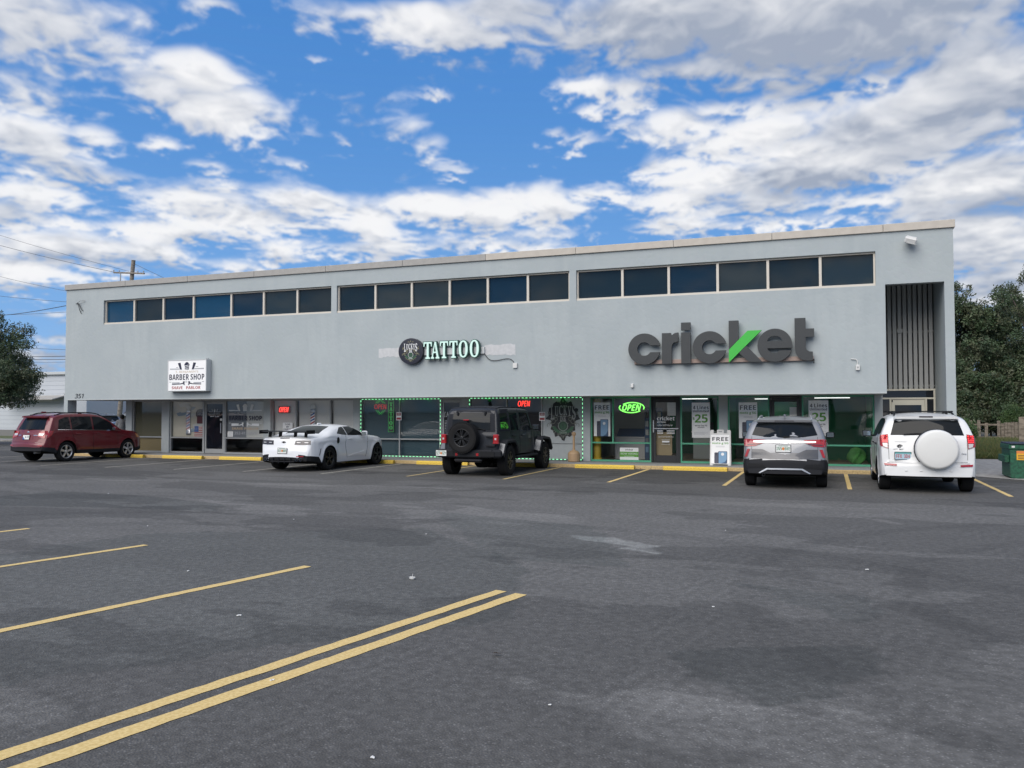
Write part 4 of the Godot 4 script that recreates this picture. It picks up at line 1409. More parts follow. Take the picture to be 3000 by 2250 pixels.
	var yb := thing("yellow_display", "tall yellow display stand at the left edge of phone shop", "display", Vector3(-6.93, 0.1, -2.2))
	part("column", MB.new().lathe(PackedVector2Array([Vector2(0, 0.1), Vector2(0.13, 0.1), Vector2(0.13, 2.05), Vector2(0, 2.05)]), 20), M.yellow_plastic, yb)
	part("base", MB.new().lathe(PackedVector2Array([Vector2(0, 0), Vector2(0.16, 0), Vector2(0.16, 0.1), Vector2(0, 0.1)]), 20), M.yellow_plastic, yb)
	var ct := thing("display_counter", "white sloping display counter inside the phone shop window", "counter", Vector3(-6.0, 0.1, -3.6))
	part("cabinet", MB.new().lim(-0.6, 0.45, 0, 0.72, -0.35, 0.25, 0.01), M.white_wall, ct)
	part("top", MB.new().box(Vector3(-0.1, 0.88, -0.05), Vector3(0.95, 0.03, 0.55), 0.006, Basis(Vector3.RIGHT, 0.55)), M.phone_deep, ct)
	part("shelf_edge", MB.new().lim(-0.65, 0.5, 0.725, 0.765, -0.38, 0.3, 0.006), M.white_plastic, ct)
	var sh := thing("accessory_rack", "dark accessory rack of small packets by the phone shop door", "rack", Vector3(-5.25, 0.1, -3.2))
	part("panel", MB.new().lim(-0.3, 0.3, 0, 1.75, -0.05, 0, 0.004), M.phone_deep, sh)
	rng.seed = 12
	for i in 5:
		for k in 4:
			part("packet", MB.new().lim(-0.26 + k * 0.135, -0.16 + k * 0.135, 0.25 + i * 0.29, 0.44 + i * 0.29, 0.01, 0.04, 0.003), [M.film_smoke, M.phone_blue, M.film_grey, M.black][rng.randi() % 4], sh)
	for q in [[-3.6, -4.6, "white counter in the middle of the phone shop"], [-1.9, -5.0, "white counter behind the poster and the pavement sign"]]:
		var cc := thing("service_counter", q[2], "counter", Vector3(q[0], 0.1, q[1]), 0.0, "white counters in the phone shop")
		part("body", MB.new().lim(-0.5, 0.5, 0, 0.9, -0.3, 0.3, 0.01), M.white_wall, cc)
		part("top", MB.new().lim(-0.55, 0.55, 0.9, 0.95, -0.35, 0.35, 0.01), M.white_plastic, cc)
		part("screen", MB.new().lim(-0.15, 0.15, 1.0, 1.25, -0.05, -0.02, 0.004), M.black, cc)
		part("stand", MB.new().lim(-0.03, 0.03, 0.95, 1.0, -0.05, -0.02), M.black, cc)
	mk("green_cloth", lin(0.06, 0.22, 0.05), 0.9)
	var bag := thing("green_bundle", "rumpled light green bundle on the floor inside the end window", "bag", Vector3(1.0, 0.1, -2.5))
	var bp := []
	for i in 13:
		var row := PackedVector3Array()
		for j in 25:
			var u := PI * i / 12.0
			var w := TAU * (j % 24) / 24.0
			var r := 0.24 * (1.0 + 0.16 * sin(w * 5.0 + i) + 0.1 * sin(w * 9.0 + i * 2.0))
			row.append(Vector3(r * sin(u) * cos(w), 0.27 - 0.27 * cos(u), r * sin(u) * sin(w)))
		bp.append(row)
	part("bundle", MB.new().grid(bp, true, true), M.green_cloth, bag)
	part("knot", MB.new().lathe(PackedVector2Array([Vector2(0.03, 0.5), Vector2(0.05, 0.53), Vector2(0.09, 0.62), Vector2(0.0, 0.6)]), 10), M.green_cloth, bag)
	# strip lamps on the phone shop ceiling
	glow("tube_light", lin(0.9, 0.95, 0.92), 0.7)
	for q in [[-3.9, -3.4, 0.9, "fluorescent strip lamp above the first 4 Lines poster"], [-1.5, -4.6, 1.2, "fluorescent strip lamp above the second black door"], [0.35, -3.3, 1.1, "fluorescent strip lamp above the second 4 Lines poster"], [-5.9, -6.4, 1.2, "fluorescent strip lamp deep behind the green OPEN sign"]]:
		var l := thing("strip_light", q[3], "ceiling lamp", Vector3(q[0], 2.12, q[1]), 0.0, "phone shop strip lamps")
		part("housing", MB.new().lim(-q[2] / 2, q[2] / 2, 0.05, 0.078, -0.06, 0.06, 0.004), M.white_plastic, l)
		part("tube", MB.new().lim(-q[2] / 2 + 0.03, q[2] / 2 - 0.03, 0.012, 0.034, -0.02, 0.02, 0.006), M.tube_light, l)
		var al := AreaLight3D.new()
		al.name = "strip_area_light"
		al.area_size = Vector2(q[2], 0.06)
		al.light_energy = 0.15
		al.light_color = Color(0.93, 1.0, 0.95)
		al.shadow_enabled = true
		l.add_child(al)
		al.position = Vector3(0, 0.0, 0)
		al.rotation.x = -PI / 2

	# tattoo shop
	led_frame(-15.70, -12.5, 0.14, 2.18, "green LED strip round the dark teal tattoo window")
	led_frame(-11.38, -7.33, 0.14, 2.19, "green LED strip round the black window and badge panel")
	var vb := thing("vertical_blind", "dark teal vertical blind closed behind the tattoo shop window", "blind", Vector3(-14.11, 0.14, -2.05))
	var n := 34
	var sm := MB.new().lim(-0.048, 0.048, 0.03, 2.0, -0.003, 0.003).mesh()
	for i in n:
		var s := part("slat", sm, M.teal_blind, vb)
		s.position = Vector3(-1.52 + i * 3.04 / (n - 1), 0, 0)
		s.rotation.y = 0.16
	part("head_rail", MB.new().lim(-1.58, 1.58, 2.0, 2.04, -0.02, 0.02), M.teal_blind, vb)
	var n1 := thing("open_sign", "dim red neon OPEN inside a green zigzag diamond, teal window", "neon sign", Vector3(-14.96, 1.91, -1.97))
	neon_word(n1, "OPEN", -0.24, 0.24, -0.085, 0.085, M.neon_red_dim)
	for s in [1.0, -1.0]:
		for q in [[0.0, 0.12], [0.05, 0.17]]:
			for e in [-1.0, 1.0]:
				part("neon_tube", MB.new().tube(PackedVector3Array([Vector3(e * 0.2, s * 0.12, 0), Vector3(e * q[0], s * (0.20 + q[1] * 0.5), 0), Vector3(-e * 0.12, s * 0.12, 0)]), 0.005, 6), M.neon_green_dim, n1)
	var n2 := thing("vertical_banner", "narrow vertical TATTOO banner sign with green letters behind teal window", "sign", Vector3(-14.52, 1.0, -1.96))
	part("board", MB.new().lim(-0.11, 0.11, 0, 1.13, -0.01, 0), M.black, n2)
	for i in 6:
		text("TATTOO"[i], -0.06, 0.06, 0.93 - i * 0.168, 1.06 - i * 0.168, 0.0, M.neon_green_dim, n2, "serif_bold", 0.006, "letter")
	for b in [[-0.11, -0.1, 0, 1.13], [0.1, 0.11, 0, 1.13], [-0.1, 0.1, 0, 0.01], [-0.1, 0.1, 1.12, 1.13]]:
		part("border", MB.new().lim(b[0], b[1], b[2], b[3], 0, 0.004), M.neon_green_dim, n2)
	for q in [[-14.145, "red and white warning placard on the teal window's mullion"], [-8.735, "red and white warning placard beside the black badge panel"]]:
		var pl := thing("warning_placard", q[1], "placard", Vector3(q[0], 1.42, -1.86), 0.0, "red warning placards")
		part("plate", MB.new().lim(-0.105, 0.105, 0, 0.29, 0, 0.006), M.sign_white, pl)
		part("red_field", MB.new().lim(-0.085, 0.085, 0.17, 0.265, 0.006, 0.008), M.red_ink, pl)
		part("red_field", MB.new().lim(-0.085, 0.085, 0.025, 0.10, 0.006, 0.008), M.red_ink, pl)
		for k in 3:
			part("small_print", MB.new().lim(-0.06, 0.06, 0.19 + k * 0.024, 0.20 + k * 0.024, 0.008, 0.009), M.white_ink, pl)
	var td := thing("door_lettering", "white serif TATTOO lettering on the dark tattoo shop door", "lettering", Vector3(-12.4, 1.2, -1.905))
	text("TATTOO", 0.0, 0.62, 0.34, 0.52, 0, M.white_ink, td, "serif_bold", 0.002)
	for k in 4:
		part("small_print", MB.new().lim(0.05, 0.55, 0.2 - k * 0.09, 0.22 - k * 0.09, 0, 0.002), M.grey_ink, td)
	var n3 := thing("open_sign", "red neon OPEN glowing in the black tattoo window", "neon sign", Vector3(-9.40, 1.905, -1.905))
	neon_word(n3, "OPEN", -0.22, 0.20, 0.0, 0.185, M.neon_red, 0.12)
	var bd := thing("badge_decal", "ornate black and green tattoo badge on the pale panel", "decal", Vector3(-8.015, 1.475, -1.894))
	mk("badge_pale", lin(0.30, 0.31, 0.30), 0.6)
	mk("badge_scroll", lin(0.16, 0.17, 0.14), 0.6)
	mk("badge_dark", lin(0.014, 0.016, 0.018), 0.6)
	badge(bd, 0, 0, 1.18, 1.32, 0.0, M.badge_pale, M.badge_scroll, M.badge_green, M.badge_dark)

	# barber shop
	var paper := thing("window_paper", "brown paper covering the end window from inside", "paper", Vector3(-25.68, 0.16, -1.95))
	part("upper_sheet", MB.new().lim(-0.73, 0.73, 0.58, 1.99, -0.01, 0), M.olive_paper, paper)
	part("lower_sheet", MB.new().lim(-0.73, 0.73, 0, 0.54, -0.02, -0.01), M.brown_paper, paper)
	var film := thing("window_film", "pale painted backdrop behind the barber pole window", "film", Vector3(-23.69, 0.74, -1.97))
	part("beige_sheet", MB.new().lim(-0.78, 0.78, 0, 1.4, -0.01, -0.004), M.film_beige, film)
	rng.seed = 5
	for i in 9:
		var x := rng.randf_range(-0.7, 0.3)
		var y := rng.randf_range(0.1, 1.2)
		flat_part(film, "painted_shape", [M.film_blue, M.film_grey, M.film_beige][i % 3], pv([x, y, x + 0.35, y + 0.04, x + 0.5, y + 0.16, x + 0.2, y + 0.2, x - 0.08, y + 0.12]), -0.004 + 0.0005 * i, 0.0004)
	for q in [[-23.67, 0.82, 1.21, "barber pole picture in the window left of the shop door"], [-17.82, 0.85, 1.19, "barber pole picture on the white panel above the white coupe"]]:
		var bp2 := thing("barber_pole", q[3], "barber pole", Vector3(q[0], q[1], -1.94), 0.0, "barber pole pictures")
		var hh: float = q[2]
		part("pole_body", MB.new().lathe(PackedVector2Array([Vector2(0, 0.2), Vector2(0.095, 0.2), Vector2(0.095, hh * 0.70), Vector2(0, hh * 0.70)]), 18, Transform3D(Basis.from_scale(Vector3(1, 1, 0.2)), Vector3.ZERO)), M.sign_white, bp2)
		part("base", MB.new().lathe(PackedVector2Array([Vector2(0, 0), Vector2(0.115, 0), Vector2(0.12, 0.05), Vector2(0.095, 0.2), Vector2(0, 0.2)]), 18, Transform3D(Basis.from_scale(Vector3(1, 1, 0.2)), Vector3.ZERO)), M.steel, bp2)
		part("collar", MB.new().lathe(PackedVector2Array([Vector2(0, hh * 0.70), Vector2(0.1, hh * 0.70), Vector2(0.12, hh * 0.76), Vector2(0.1, hh * 0.82), Vector2(0, hh * 0.82)]), 18, Transform3D(Basis.from_scale(Vector3(1, 1, 0.2)), Vector3.ZERO)), M.steel, bp2)
		part("globe", MB.new().lathe(PackedVector2Array([Vector2(0.03, hh * 0.82), Vector2(0.1, hh * 0.86), Vector2(0.13, hh * 0.91), Vector2(0.1, hh * 0.97), Vector2(0, hh)]), 18, Transform3D(Basis.from_scale(Vector3(1, 1, 0.2)), Vector3.ZERO)), M.film_grey, bp2)
		for k in 7:
			var y := 0.19 + k * 0.105
			if y + 0.12 < hh * 0.74:
				flat_part(bp2, "stripe", M.red_ink if k % 2 == 0 else M.blue_ink, pv([-0.09, y, 0.09, y + 0.09, 0.09, y + 0.145, -0.09, y + 0.055]), 0.02)
	var os := thing("open_plaque", "dark maroon OPEN plaque hanging beside the barber shop door", "sign", Vector3(-23.07, 1.27, -1.95))
	flat_part(os, "plaque_top", M.black, pv([-0.22, 0.28, 0.22, 0.28, 0.22, 0.45, 0.15, 0.55, 0.0, 0.58, -0.15, 0.55, -0.22, 0.45]), 0.0, 0.008)
	flat_part(os, "plaque_body", M.maroon, pv([-0.17, 0, 0.17, 0, 0.17, 0.28, -0.17, 0.28]), 0.0, 0.008)
	text("OPEN", -0.17, 0.17, 0.33, 0.45, 0.008, M.grey_ink, os, "serif_bold", 0.002)
	var fl := thing("flag_poster", "faded stars and stripes poster low in barber shop window", "poster", Vector3(-23.37, 0.74, -1.95))
	part("sheet", MB.new().lim(0, 0.5, 0, 0.43, -0.002, 0), M.film_grey, fl)
	for k in 6:
		part("red_stripe", MB.new().lim(0.0 if k < 3 else 0.22, 0.5, 0.02 + k * 0.07, 0.055 + k * 0.07, 0, 0.001), M.red_ink, fl)
	part("canton", MB.new().lim(0, 0.21, 0.2, 0.43, 0, 0.0015), M.blue_ink, fl)
	var sm2 := thing("window_film", "grey smoked film half covering the lettered barber window", "film", Vector3(-20.88, 0.74, -1.96))
	part("smoke_sheet", MB.new().lim(-0.88, 0.02, 0, 1.4, -0.006, 0), M.film_smoke, sm2)
	part("pale_sheet", MB.new().lim(0.02, 0.88, 0, 1.4, -0.006, 0), M.film_grey, sm2)
	var bl := thing("window_lettering", "razor emblem and BARBER SHOP lettering across a shop window", "lettering", Vector3(-20.88, 0.8, -1.905))
	razor_emblem(bl, -0.78, 0.77, 0.96, 1.25, 0, M.white_ink, M.white_ink)
	text("T. BENJAMIN'S", -0.52, 0.40, 0.83, 0.92, 0, M.grey_ink, bl, "sans", 0.002)
	text("BARBER SHOP", -0.77, 0.78, 0.6, 0.78, 0, M.navy_ink, bl, "sans_bold", 0.002)
	clippers(bl, -0.77, 0.78, 0.36, 0.53, 0, M.white_ink, M.white_ink)
	text("SHAVE PARLOR", -0.62, 0.63, 0.24, 0.33, 0, M.gold_ink, bl, "sans_bold", 0.002)
	text("352-412-6571", -0.5, 0.53, 0.05, 0.16, 0, M.grey_ink, bl, "sans_bold", 0.002)
	var dl := thing("door_lettering", "small white razor emblem on the dark barber shop door", "lettering", Vector3(-22.34, 1.5, -1.905))
	razor_emblem(dl, -0.28, 0.28, 0.22, 0.36, 0, M.grey_ink, M.grey_ink)
	text("BARBER SHOP", -0.25, 0.25, 0.12, 0.19, 0, M.film_smoke, dl, "sans_bold", 0.002)
	clippers(dl, -0.25, 0.25, 0.02, 0.09, 0, M.grey_ink, M.grey_ink)
	part("pull_handle", MB.new().lim(-22.02, -21.98, 0.9, 1.3, -1.885, -1.84, 0.006), M.steel, building)
	part("lock", MB.new().lathe(PackedVector2Array([Vector2(0, 0), Vector2(0.05, 0), Vector2(0.05, 0.02), Vector2(0, 0.02)]), 14, Transform3D(Basis(Vector3.RIGHT, PI / 2), Vector3(-22.0, 1.43, -1.885))), M.white_plastic, building)
	var pn := thing("window_notice", "white paper notice in the lower corner of lettered barber window", "notice", Vector3(-21.74, 0.76, -1.94))
	part("paper", MB.new().lim(0, 0.26, 0, 0.21, -0.004, 0), M.sign_white, pn)
	for k in 4:
		part("print_line", MB.new().lim(0.03, 0.22, 0.04 + k * 0.04, 0.048 + k * 0.04, 0, 0.001), M.grey_ink, pn)
	var bk := thing("backing_panels", "pale panels closing the three barber windows behind the glass", "panel", Vector3(-17.8, 0.14, -2.02))
	for q in [[-1.80, -0.77], [-0.69, 0.74], [0.82, 1.79]]:
		part("panel", MB.new().lim(q[0], q[1], 0, 2.02, -0.03, 0, 0.004), M.back_panel, bk)
	var n4 := thing("open_sign", "bright red OPEN neon on the pale barber panel", "neon sign", Vector3(-19.13, 1.72, -1.96))
	neon_word(n4, "OPEN", -0.22, 0.18, 0.0, 0.19, M.neon_red, 0.2)
	part("backing", MB.new().extrude(round_rect(-0.27, 0.28, -0.04, 0.23, 0.05), -0.02, -0.012), M.maroon, n4)
	small_lamp(n4, Vector3(0, 0.1, 0.045), Color(1.0, 0.1, 0.08), 0.004)
	var il := thing("country_sign", "small white card reading I LOVE MY COUNTRY on pale panel", "sign", Vector3(-18.95, 1.0, -1.95))
	part("card", MB.new().lim(-0.22, 0.22, 0, 0.32, -0.006, 0), M.sign_white, il)
	for k in 3:
		text(["I LOVE", "MY", "COUNTRY"][k], [-0.12, -0.06, -0.2][k], [0.12, 0.06, 0.2][k], 0.225 - k * 0.095, 0.285 - k * 0.095, 0, M.navy_ink, il, "sans_bold", 0.002)


# ---------------------------------------------------------------- things on the lot
func wheel_stops() -> void:
	var yt := noise_tex(512, 0.04, 5, Color(0.50, 0.33, 0.035), Color(0.72, 0.51, 0.08), 61, 2.4)
	tri_mat("stop_yellow", yt, 1.1, 0.75)
	var prof := pv([-0.075, 0.0, 0.075, 0.0, 0.07, 0.07, 0.045, 0.115, -0.045, 0.115, -0.07, 0.07])
	var mesh := MB.new().extrude(prof, -0.915, 0.915, Transform3D(Basis(Vector3.UP, PI / 2), Vector3.ZERO)).mesh()
	var pin := MB.new().lathe(PackedVector2Array([Vector2(0.016, 0.11), Vector2(0.016, 0.121), Vector2(0, 0.122)]), 10).mesh()
	var k := 0
	for q in [[-24.95, "under the nose of the dark red SUV"], [-22.18, "in the empty bay right of the dark red SUV"], [-19.55, "in the empty bay below the BARBER SHOP window"], [-14.25, "under the nose of the white coupe"], [-11.55, "in the empty bay between coupe and off-roader"], [-8.85, "behind the front wheels of the dark grey off-roader"], [-6.14, "in front of the lit OPEN sign"], [-3.44, "in front of the standing pavement sign"]]:
		var t := thing("wheel_stop", "yellow concrete wheel stop " + q[1], "wheel stop", Vector3(q[0], 0.0, -0.03), 0.0, "yellow wheel stops along the kerb")
		part("block", mesh, M.stop_yellow, t)
		for x in [-0.6, 0.6]:
			part("anchor_pin", pin, M.steel, t).position.x = x
		k += 1


func street_things() -> void:
	# A-frame with the phone offer
	var a := thing("pavement_sign", "white folding pavement sign with FREE phone offer by the kerb", "sign", Vector3(-2.84, 0.1, -1.25))
	for sg in [1.0, -1.0]:
		var p := Node3D.new()
		p.name = "board"
		a.add_child(p, true)
		p.rotation = Vector3(-0.13, 0.0 if sg > 0 else PI, 0)
		p.position = Vector3(0, 0, sg * 0.17)
		part("panel", MB.new().extrude(pv([-0.305, 0.04, -0.305, 0.0, -0.22, 0.0, -0.22, 0.035, 0.22, 0.035, 0.22, 0.0, 0.305, 0.0, 0.305, 0.04, 0.305, 1.02, 0.29, 1.07, 0.20, 1.07, 0.20, 0.97, 0.10, 0.97, 0.10, 1.06, 0.08, 1.08, -0.08, 1.08, -0.10, 1.06, -0.10, 0.97, -0.20, 0.97, -0.20, 1.07, -0.29, 1.07, -0.305, 1.02]), -0.03, 0.0), M.white_plastic, p)
		part("grip", MB.new().lim(-0.055, 0.055, 1.0, 1.045, -0.032, 0.002, 0.004), M.grey_plastic, p)
		if sg > 0:
			var s := Node3D.new()
			s.name = "poster"
			p.add_child(s)
			s.position = Vector3(-0.27, 0.06, 0.008)
			phone_poster(s, 0.54, 0.86, 0.85)
	# smokers' post
	mk("tan_plastic", lin(0.40, 0.27, 0.155), 0.6)
	var r := thing("ash_receptacle", "tan plastic cigarette receptacle with a long neck on the pavement", "ash bin", Vector3(-7.5, 0.1, -1.4))
	part("base", MB.new().lathe(PackedVector2Array([Vector2(0, 0), Vector2(0.195, 0), Vector2(0.2, 0.03), Vector2(0.198, 0.24), Vector2(0.185, 0.29), Vector2(0.13, 0.345), Vector2(0.05, 0.375), Vector2(0.04, 0.4)]), 32), M.tan_plastic, r)
	part("neck", MB.new().lathe(PackedVector2Array([Vector2(0.045, 0.38), Vector2(0.038, 0.45), Vector2(0.036, 0.82), Vector2(0.05, 0.85)]), 20), M.tan_plastic, r)
	part("head", MB.new().lathe(PackedVector2Array([Vector2(0.04, 0.83), Vector2(0.065, 0.86), Vector2(0.068, 0.92), Vector2(0.05, 0.955), Vector2(0, 0.965)]), 24), M.tan_plastic, r)
	part("slot", MB.new().lathe(PackedVector2Array([Vector2(0.016, 0), Vector2(0.016, 0.006), Vector2(0, 0.006)]), 14, Transform3D(Basis(Vector3.RIGHT, PI / 2), Vector3(-0.01, 0.9, 0.064))), M.black, r)
	part("seam", MB.new().lathe(PackedVector2Array([Vector2(0.199, 0.235), Vector2(0.204, 0.24), Vector2(0.199, 0.245)]), 32), M.tan_plastic, r)
	# waste container
	tri_mat("dumpster_green", noise_tex(512, 0.03, 5, Color(0.006, 0.05, 0.025), Color(0.014, 0.10, 0.052), 62, 2.0), 0.7, 0.5)
	mk("lid_plastic", lin(0.015, 0.02, 0.04), 0.5)
	mk("sticker_yellow", lin(0.70, 0.36, 0.02), 0.5)
	mk("sticker_orange", lin(0.62, 0.20, 0.05), 0.5)
	var d := thing("dumpster", "green steel dumpster with dark lid and yellow sticker at lot edge", "dumpster", Vector3(4.5, 0.012, 0.3))
	part("body", MB.new().extrude(pv([0.0, 0.03, 0.14, 0.0, 1.86, 0.0, 2.0, 0.03, 2.0, 0.82, 0.0, 0.82]), -1.05, 0.0), M.dumpster_green, d)
	part("rim", MB.new().lim(-0.03, 2.03, 0.74, 0.86, -1.08, 0.03, 0.012), M.dumpster_green, d)
	part("lid", MB.new().lim(-0.02, 0.99, 0.862, 0.90, -1.06, 0.05, 0.012), M.lid_plastic, d)
	part("lid", MB.new().lim(1.01, 2.02, 0.862, 0.90, -1.06, 0.05, 0.012), M.lid_plastic, d)
	for x in [-0.1, 2.0]:
		part("fork_pocket", MB.new().lim(x, x + 0.1, 0.40, 0.58, -0.95, -0.1, 0.01), M.dumpster_green, d)
	for x in [0.5, 1.0, 1.5]:
		part("rib", MB.new().lim(x - 0.02, x + 0.02, 0.05, 0.74, 0.0, 0.03, 0.004), M.dumpster_green, d)
	part("sticker", MB.new().lim(0.14, 0.46, 0.47, 0.70, 0.001, 0.005), M.sticker_yellow, d)
	part("sticker_stripe", MB.new().lim(0.14, 0.46, 0.635, 0.70, 0.005, 0.006), M.sticker_orange, d)
	for k in 3:
		part("sticker_print", MB.new().lim(0.17, 0.42, 0.50 + k * 0.04, 0.515 + k * 0.04, 0.005, 0.006), M.ink, d)
	part("tag", MB.new().lim(0.03, 0.10, 0.78, 0.83, 0.031, 0.034), M.white_plastic, d)
	# board screen behind the container
	tri_mat("weathered_wood", noise_tex(512, 0.02, 5, Color(0.12, 0.098, 0.074), Color(0.23, 0.195, 0.15), 63, 2.2, Vector2(3, 1)), 0.8, 0.9)
	var sc := thing("board_screen", "grey timber screen standing behind the green dumpster", "fence", Vector3(5.05, 0.012, -1.45))
	rng.seed = 19
	for i in 14:
		part("board", MB.new().lim(i * 0.15, i * 0.15 + 0.142, 0.0, 1.54 + rng.randf_range(-0.01, 0.01), -0.02 + rng.randf_range(-0.004, 0.004), 0.0, 0.003), M.weathered_wood, sc)
	for y in [0.3, 1.25]:
		part("rail", MB.new().lim(0, 2.1, y, y + 0.09, -0.066, -0.026, 0.004), M.weathered_wood, sc)
	for x in [0.02, 1.0, 1.98]:
		part("post", MB.new().lim(x, x + 0.09, 0, 1.5, -0.16, -0.068, 0.004), M.weathered_wood, sc)
	# bits of litter
	rng.seed = 31
	mk("paper_scrap", lin(0.68, 0.68, 0.66), 0.8)
	var cup := thing("crushed_cup", "crushed white cup lying alone on the asphalt", "litter", Vector3(-3.94, 0.004, 16.74))
	cup.scale = Vector3.ONE * 0.6
	part("cup", MB.new().lathe(PackedVector2Array([Vector2(0.03, 0.0), Vector2(0.045, 0.012), Vector2(0.04, 0.03), Vector2(0.052, 0.034)]), 12, Transform3D(Basis.from_scale(Vector3(1.2, 1, 0.7)), Vector3.ZERO)), M.paper_scrap, cup)
	part("straw", MB.new().tube(PackedVector3Array([Vector3(0, 0.02, 0), Vector3(0.015, 0.09, 0.0)]), 0.004, 6), M.paper_scrap, cup)
	for p in [[-5.2, 13.9], [-7.9, 13.2], [-4.6, 18.6], [-3.3, 19.9], [-2.1, 20.7], [-1.5, 19.7], [-0.3, 20.2], [0.45, 14.6], [-1.3, 12.1], [-9.5, 14.6], [-14.1, 11.0], [0.1, 21.3], [-6.4, 17.2], [-0.9, 16.9]]:
		var s := 0.006 + rng.randf() * 0.007
		var mb := MB.new()
		for i in 3:
			mb.box(Vector3(rng.randf_range(-s, s), s * 0.35, rng.randf_range(-s, s)), Vector3(s * 1.6, s * 0.7, s), s * 0.2, Basis(Vector3.UP, rng.randf() * 3.0))
		var o := solo("paper_scrap", mb, M.paper_scrap, "tiny white scrap of litter on the bare asphalt", "litter", "white scraps on the asphalt")
		o.position = Vector3(p[0], 0.004, p[1])
	mk("dead_leaf", lin(0.20, 0.085, 0.03), 0.8)
	for p in [[-2.15, 18.9], [-6.0, -0.02], [-4.75, -0.1], [-12.0, 0.15], [-9.9, 0.1], [-1.9, -0.02], [0.3, 0.05], [3.9, -4.0], [4.1, -5.5], [-4.9, 0.06], [-5.05, -0.06]]:
		var mb := MB.new()
		mb.quad(Vector3(-0.035, 0.008, 0), Vector3(0, 0.02, -0.02), Vector3(0.04, 0.01, 0), Vector3(0, 0.004, 0.02))
		mb.quad(Vector3(-0.035, 0.007, 0), Vector3(0, 0.003, 0.02), Vector3(0.04, 0.009, 0), Vector3(0, 0.019, -0.02))
		var o := solo("dead_leaf", mb, M.dead_leaf, "small curled brown leaf lying on the ground", "leaf", "dead leaves on the ground")
		o.position = Vector3(p[0], 0.012, p[1])
		o.rotation.y = rng.randf() * 6.0


# ---------------------------------------------------------------- plants
func clump(sd: int, n: int, r: float, leaf: float) -> ArrayMesh:
	var q := RandomNumberGenerator.new()
	q.seed = sd
	var mb := MB.new()
	for i in n:
		var d := Vector3(q.randfn(), q.randfn(), q.randfn()).normalized()
		var c := d * r * pow(q.randf(), 0.45)
		var a := Vector3(q.randfn(), q.randfn() * 0.6, q.randfn()).normalized()
		var b := a.cross(Vector3(q.randfn(), q.randfn(), q.randfn())).normalized()
		var l := leaf * q.randf_range(0.7, 1.3)
		mb.quad(c - a * l, c + b * l * 0.42, c + a * l, c - b * l * 0.42)
	return mb.mesh()


var clumps := {}


func foliage(parent: Node, called: String, lobes: Array, n: int, size: float, tones: Array, sd: int, key: String, holes := 0.0) -> MeshInstance3D:
	if not clumps.has(key):
		clumps[key] = clump(hash(key) % 1000, {"fine": 64, "mid": 46, "bush": 60}.get(key, 46), 0.42, {"fine": 0.075, "mid": 0.10, "bush": 0.06}.get(key, 0.09))
	var q := RandomNumberGenerator.new()
	q.seed = sd
	var nz := FastNoiseLite.new()
	nz.seed = sd
	nz.frequency = 0.55
	var xs := []
	var cs := []
	# break each large lobe into many boughs with gaps between them
	var boughs := []
	for l in lobes:
		if minf(l[3], l[5]) < 0.9:
			boughs.append(l)
			continue
		boughs.append([l[0], l[1], l[2], l[3] * 0.72, l[4] * 0.72, l[5] * 0.72])
		for i in 11:
			var d := Vector3(q.randfn(), q.randfn() * 0.8 + 0.15, q.randfn()).normalized() * q.randf_range(0.72, 0.98)
			var k := q.randf_range(0.24, 0.42)
			boughs.append([l[0] + d.x * l[3], l[1] + d.y * l[4], l[2] + d.z * l[5], l[3] * k, minf(l[4], l[3]) * k * 0.7, l[5] * k])
	lobes = boughs
	var vol := 0.0
	for l in lobes:
		vol += pow(l[3] * l[4] * l[5], 0.667)
	for l in lobes:
		var m := int(n * pow(l[3] * l[4] * l[5], 0.667) / vol)
		for i in m:
			var d := Vector3(q.randfn(), q.randfn(), q.randfn()).normalized() * pow(q.randf(), 0.28)
			var p := Vector3(l[0], l[1], l[2]) + d * Vector3(l[3], l[4], l[5]) * q.randf_range(0.86, 1.1)
			if nz.get_noise_3dv(p * 1.6) < -0.42 + holes:
				continue
			var s := size * q.randf_range(0.6, 1.25)
			xs.append(Transform3D(Basis.from_euler(Vector3(q.randf() * 6.3, q.randf() * 6.3, q.randf() * 6.3)).scaled(Vector3.ONE * s), p))
			var c: Color = tones[q.randi() % tones.size()]
			cs.append(c * q.randf_range(0.75, 1.2))
	# joined into one mesh, so that the crown is a part like any other
	var src: Array = clumps[key].surface_get_arrays(0)
	var sv: PackedVector3Array = src[Mesh.ARRAY_VERTEX]
	var sn: PackedVector3Array = src[Mesh.ARRAY_NORMAL]
	var si: PackedInt32Array = src[Mesh.ARRAY_INDEX]
	var vv := PackedVector3Array()
	var vn := PackedVector3Array()
	var vc := PackedColorArray()
	var vi := PackedInt32Array()
	vi.resize(si.size() * xs.size())
	var w := 0
	for i in xs.size():
		var x: Transform3D = xs[i]
		var base := vv.size()
		vv.append_array(x * sv)
		vn.append_array(Transform3D(x.basis.orthonormalized(), Vector3.ZERO) * sn)
		var c := PackedColorArray()
		c.resize(sv.size())
		c.fill(cs[i])
		vc.append_array(c)
		for k in si:
			vi[w] = k + base
			w += 1
	var arr := []
	arr.resize(Mesh.ARRAY_MAX)
	arr[Mesh.ARRAY_VERTEX] = vv
	arr[Mesh.ARRAY_NORMAL] = vn
	arr[Mesh.ARRAY_COLOR] = vc
	arr[Mesh.ARRAY_INDEX] = vi
	var am := ArrayMesh.new()
	am.add_surface_from_arrays(Mesh.PRIMITIVE_TRIANGLES, arr)
	return part(called, am, M.leaf, parent)


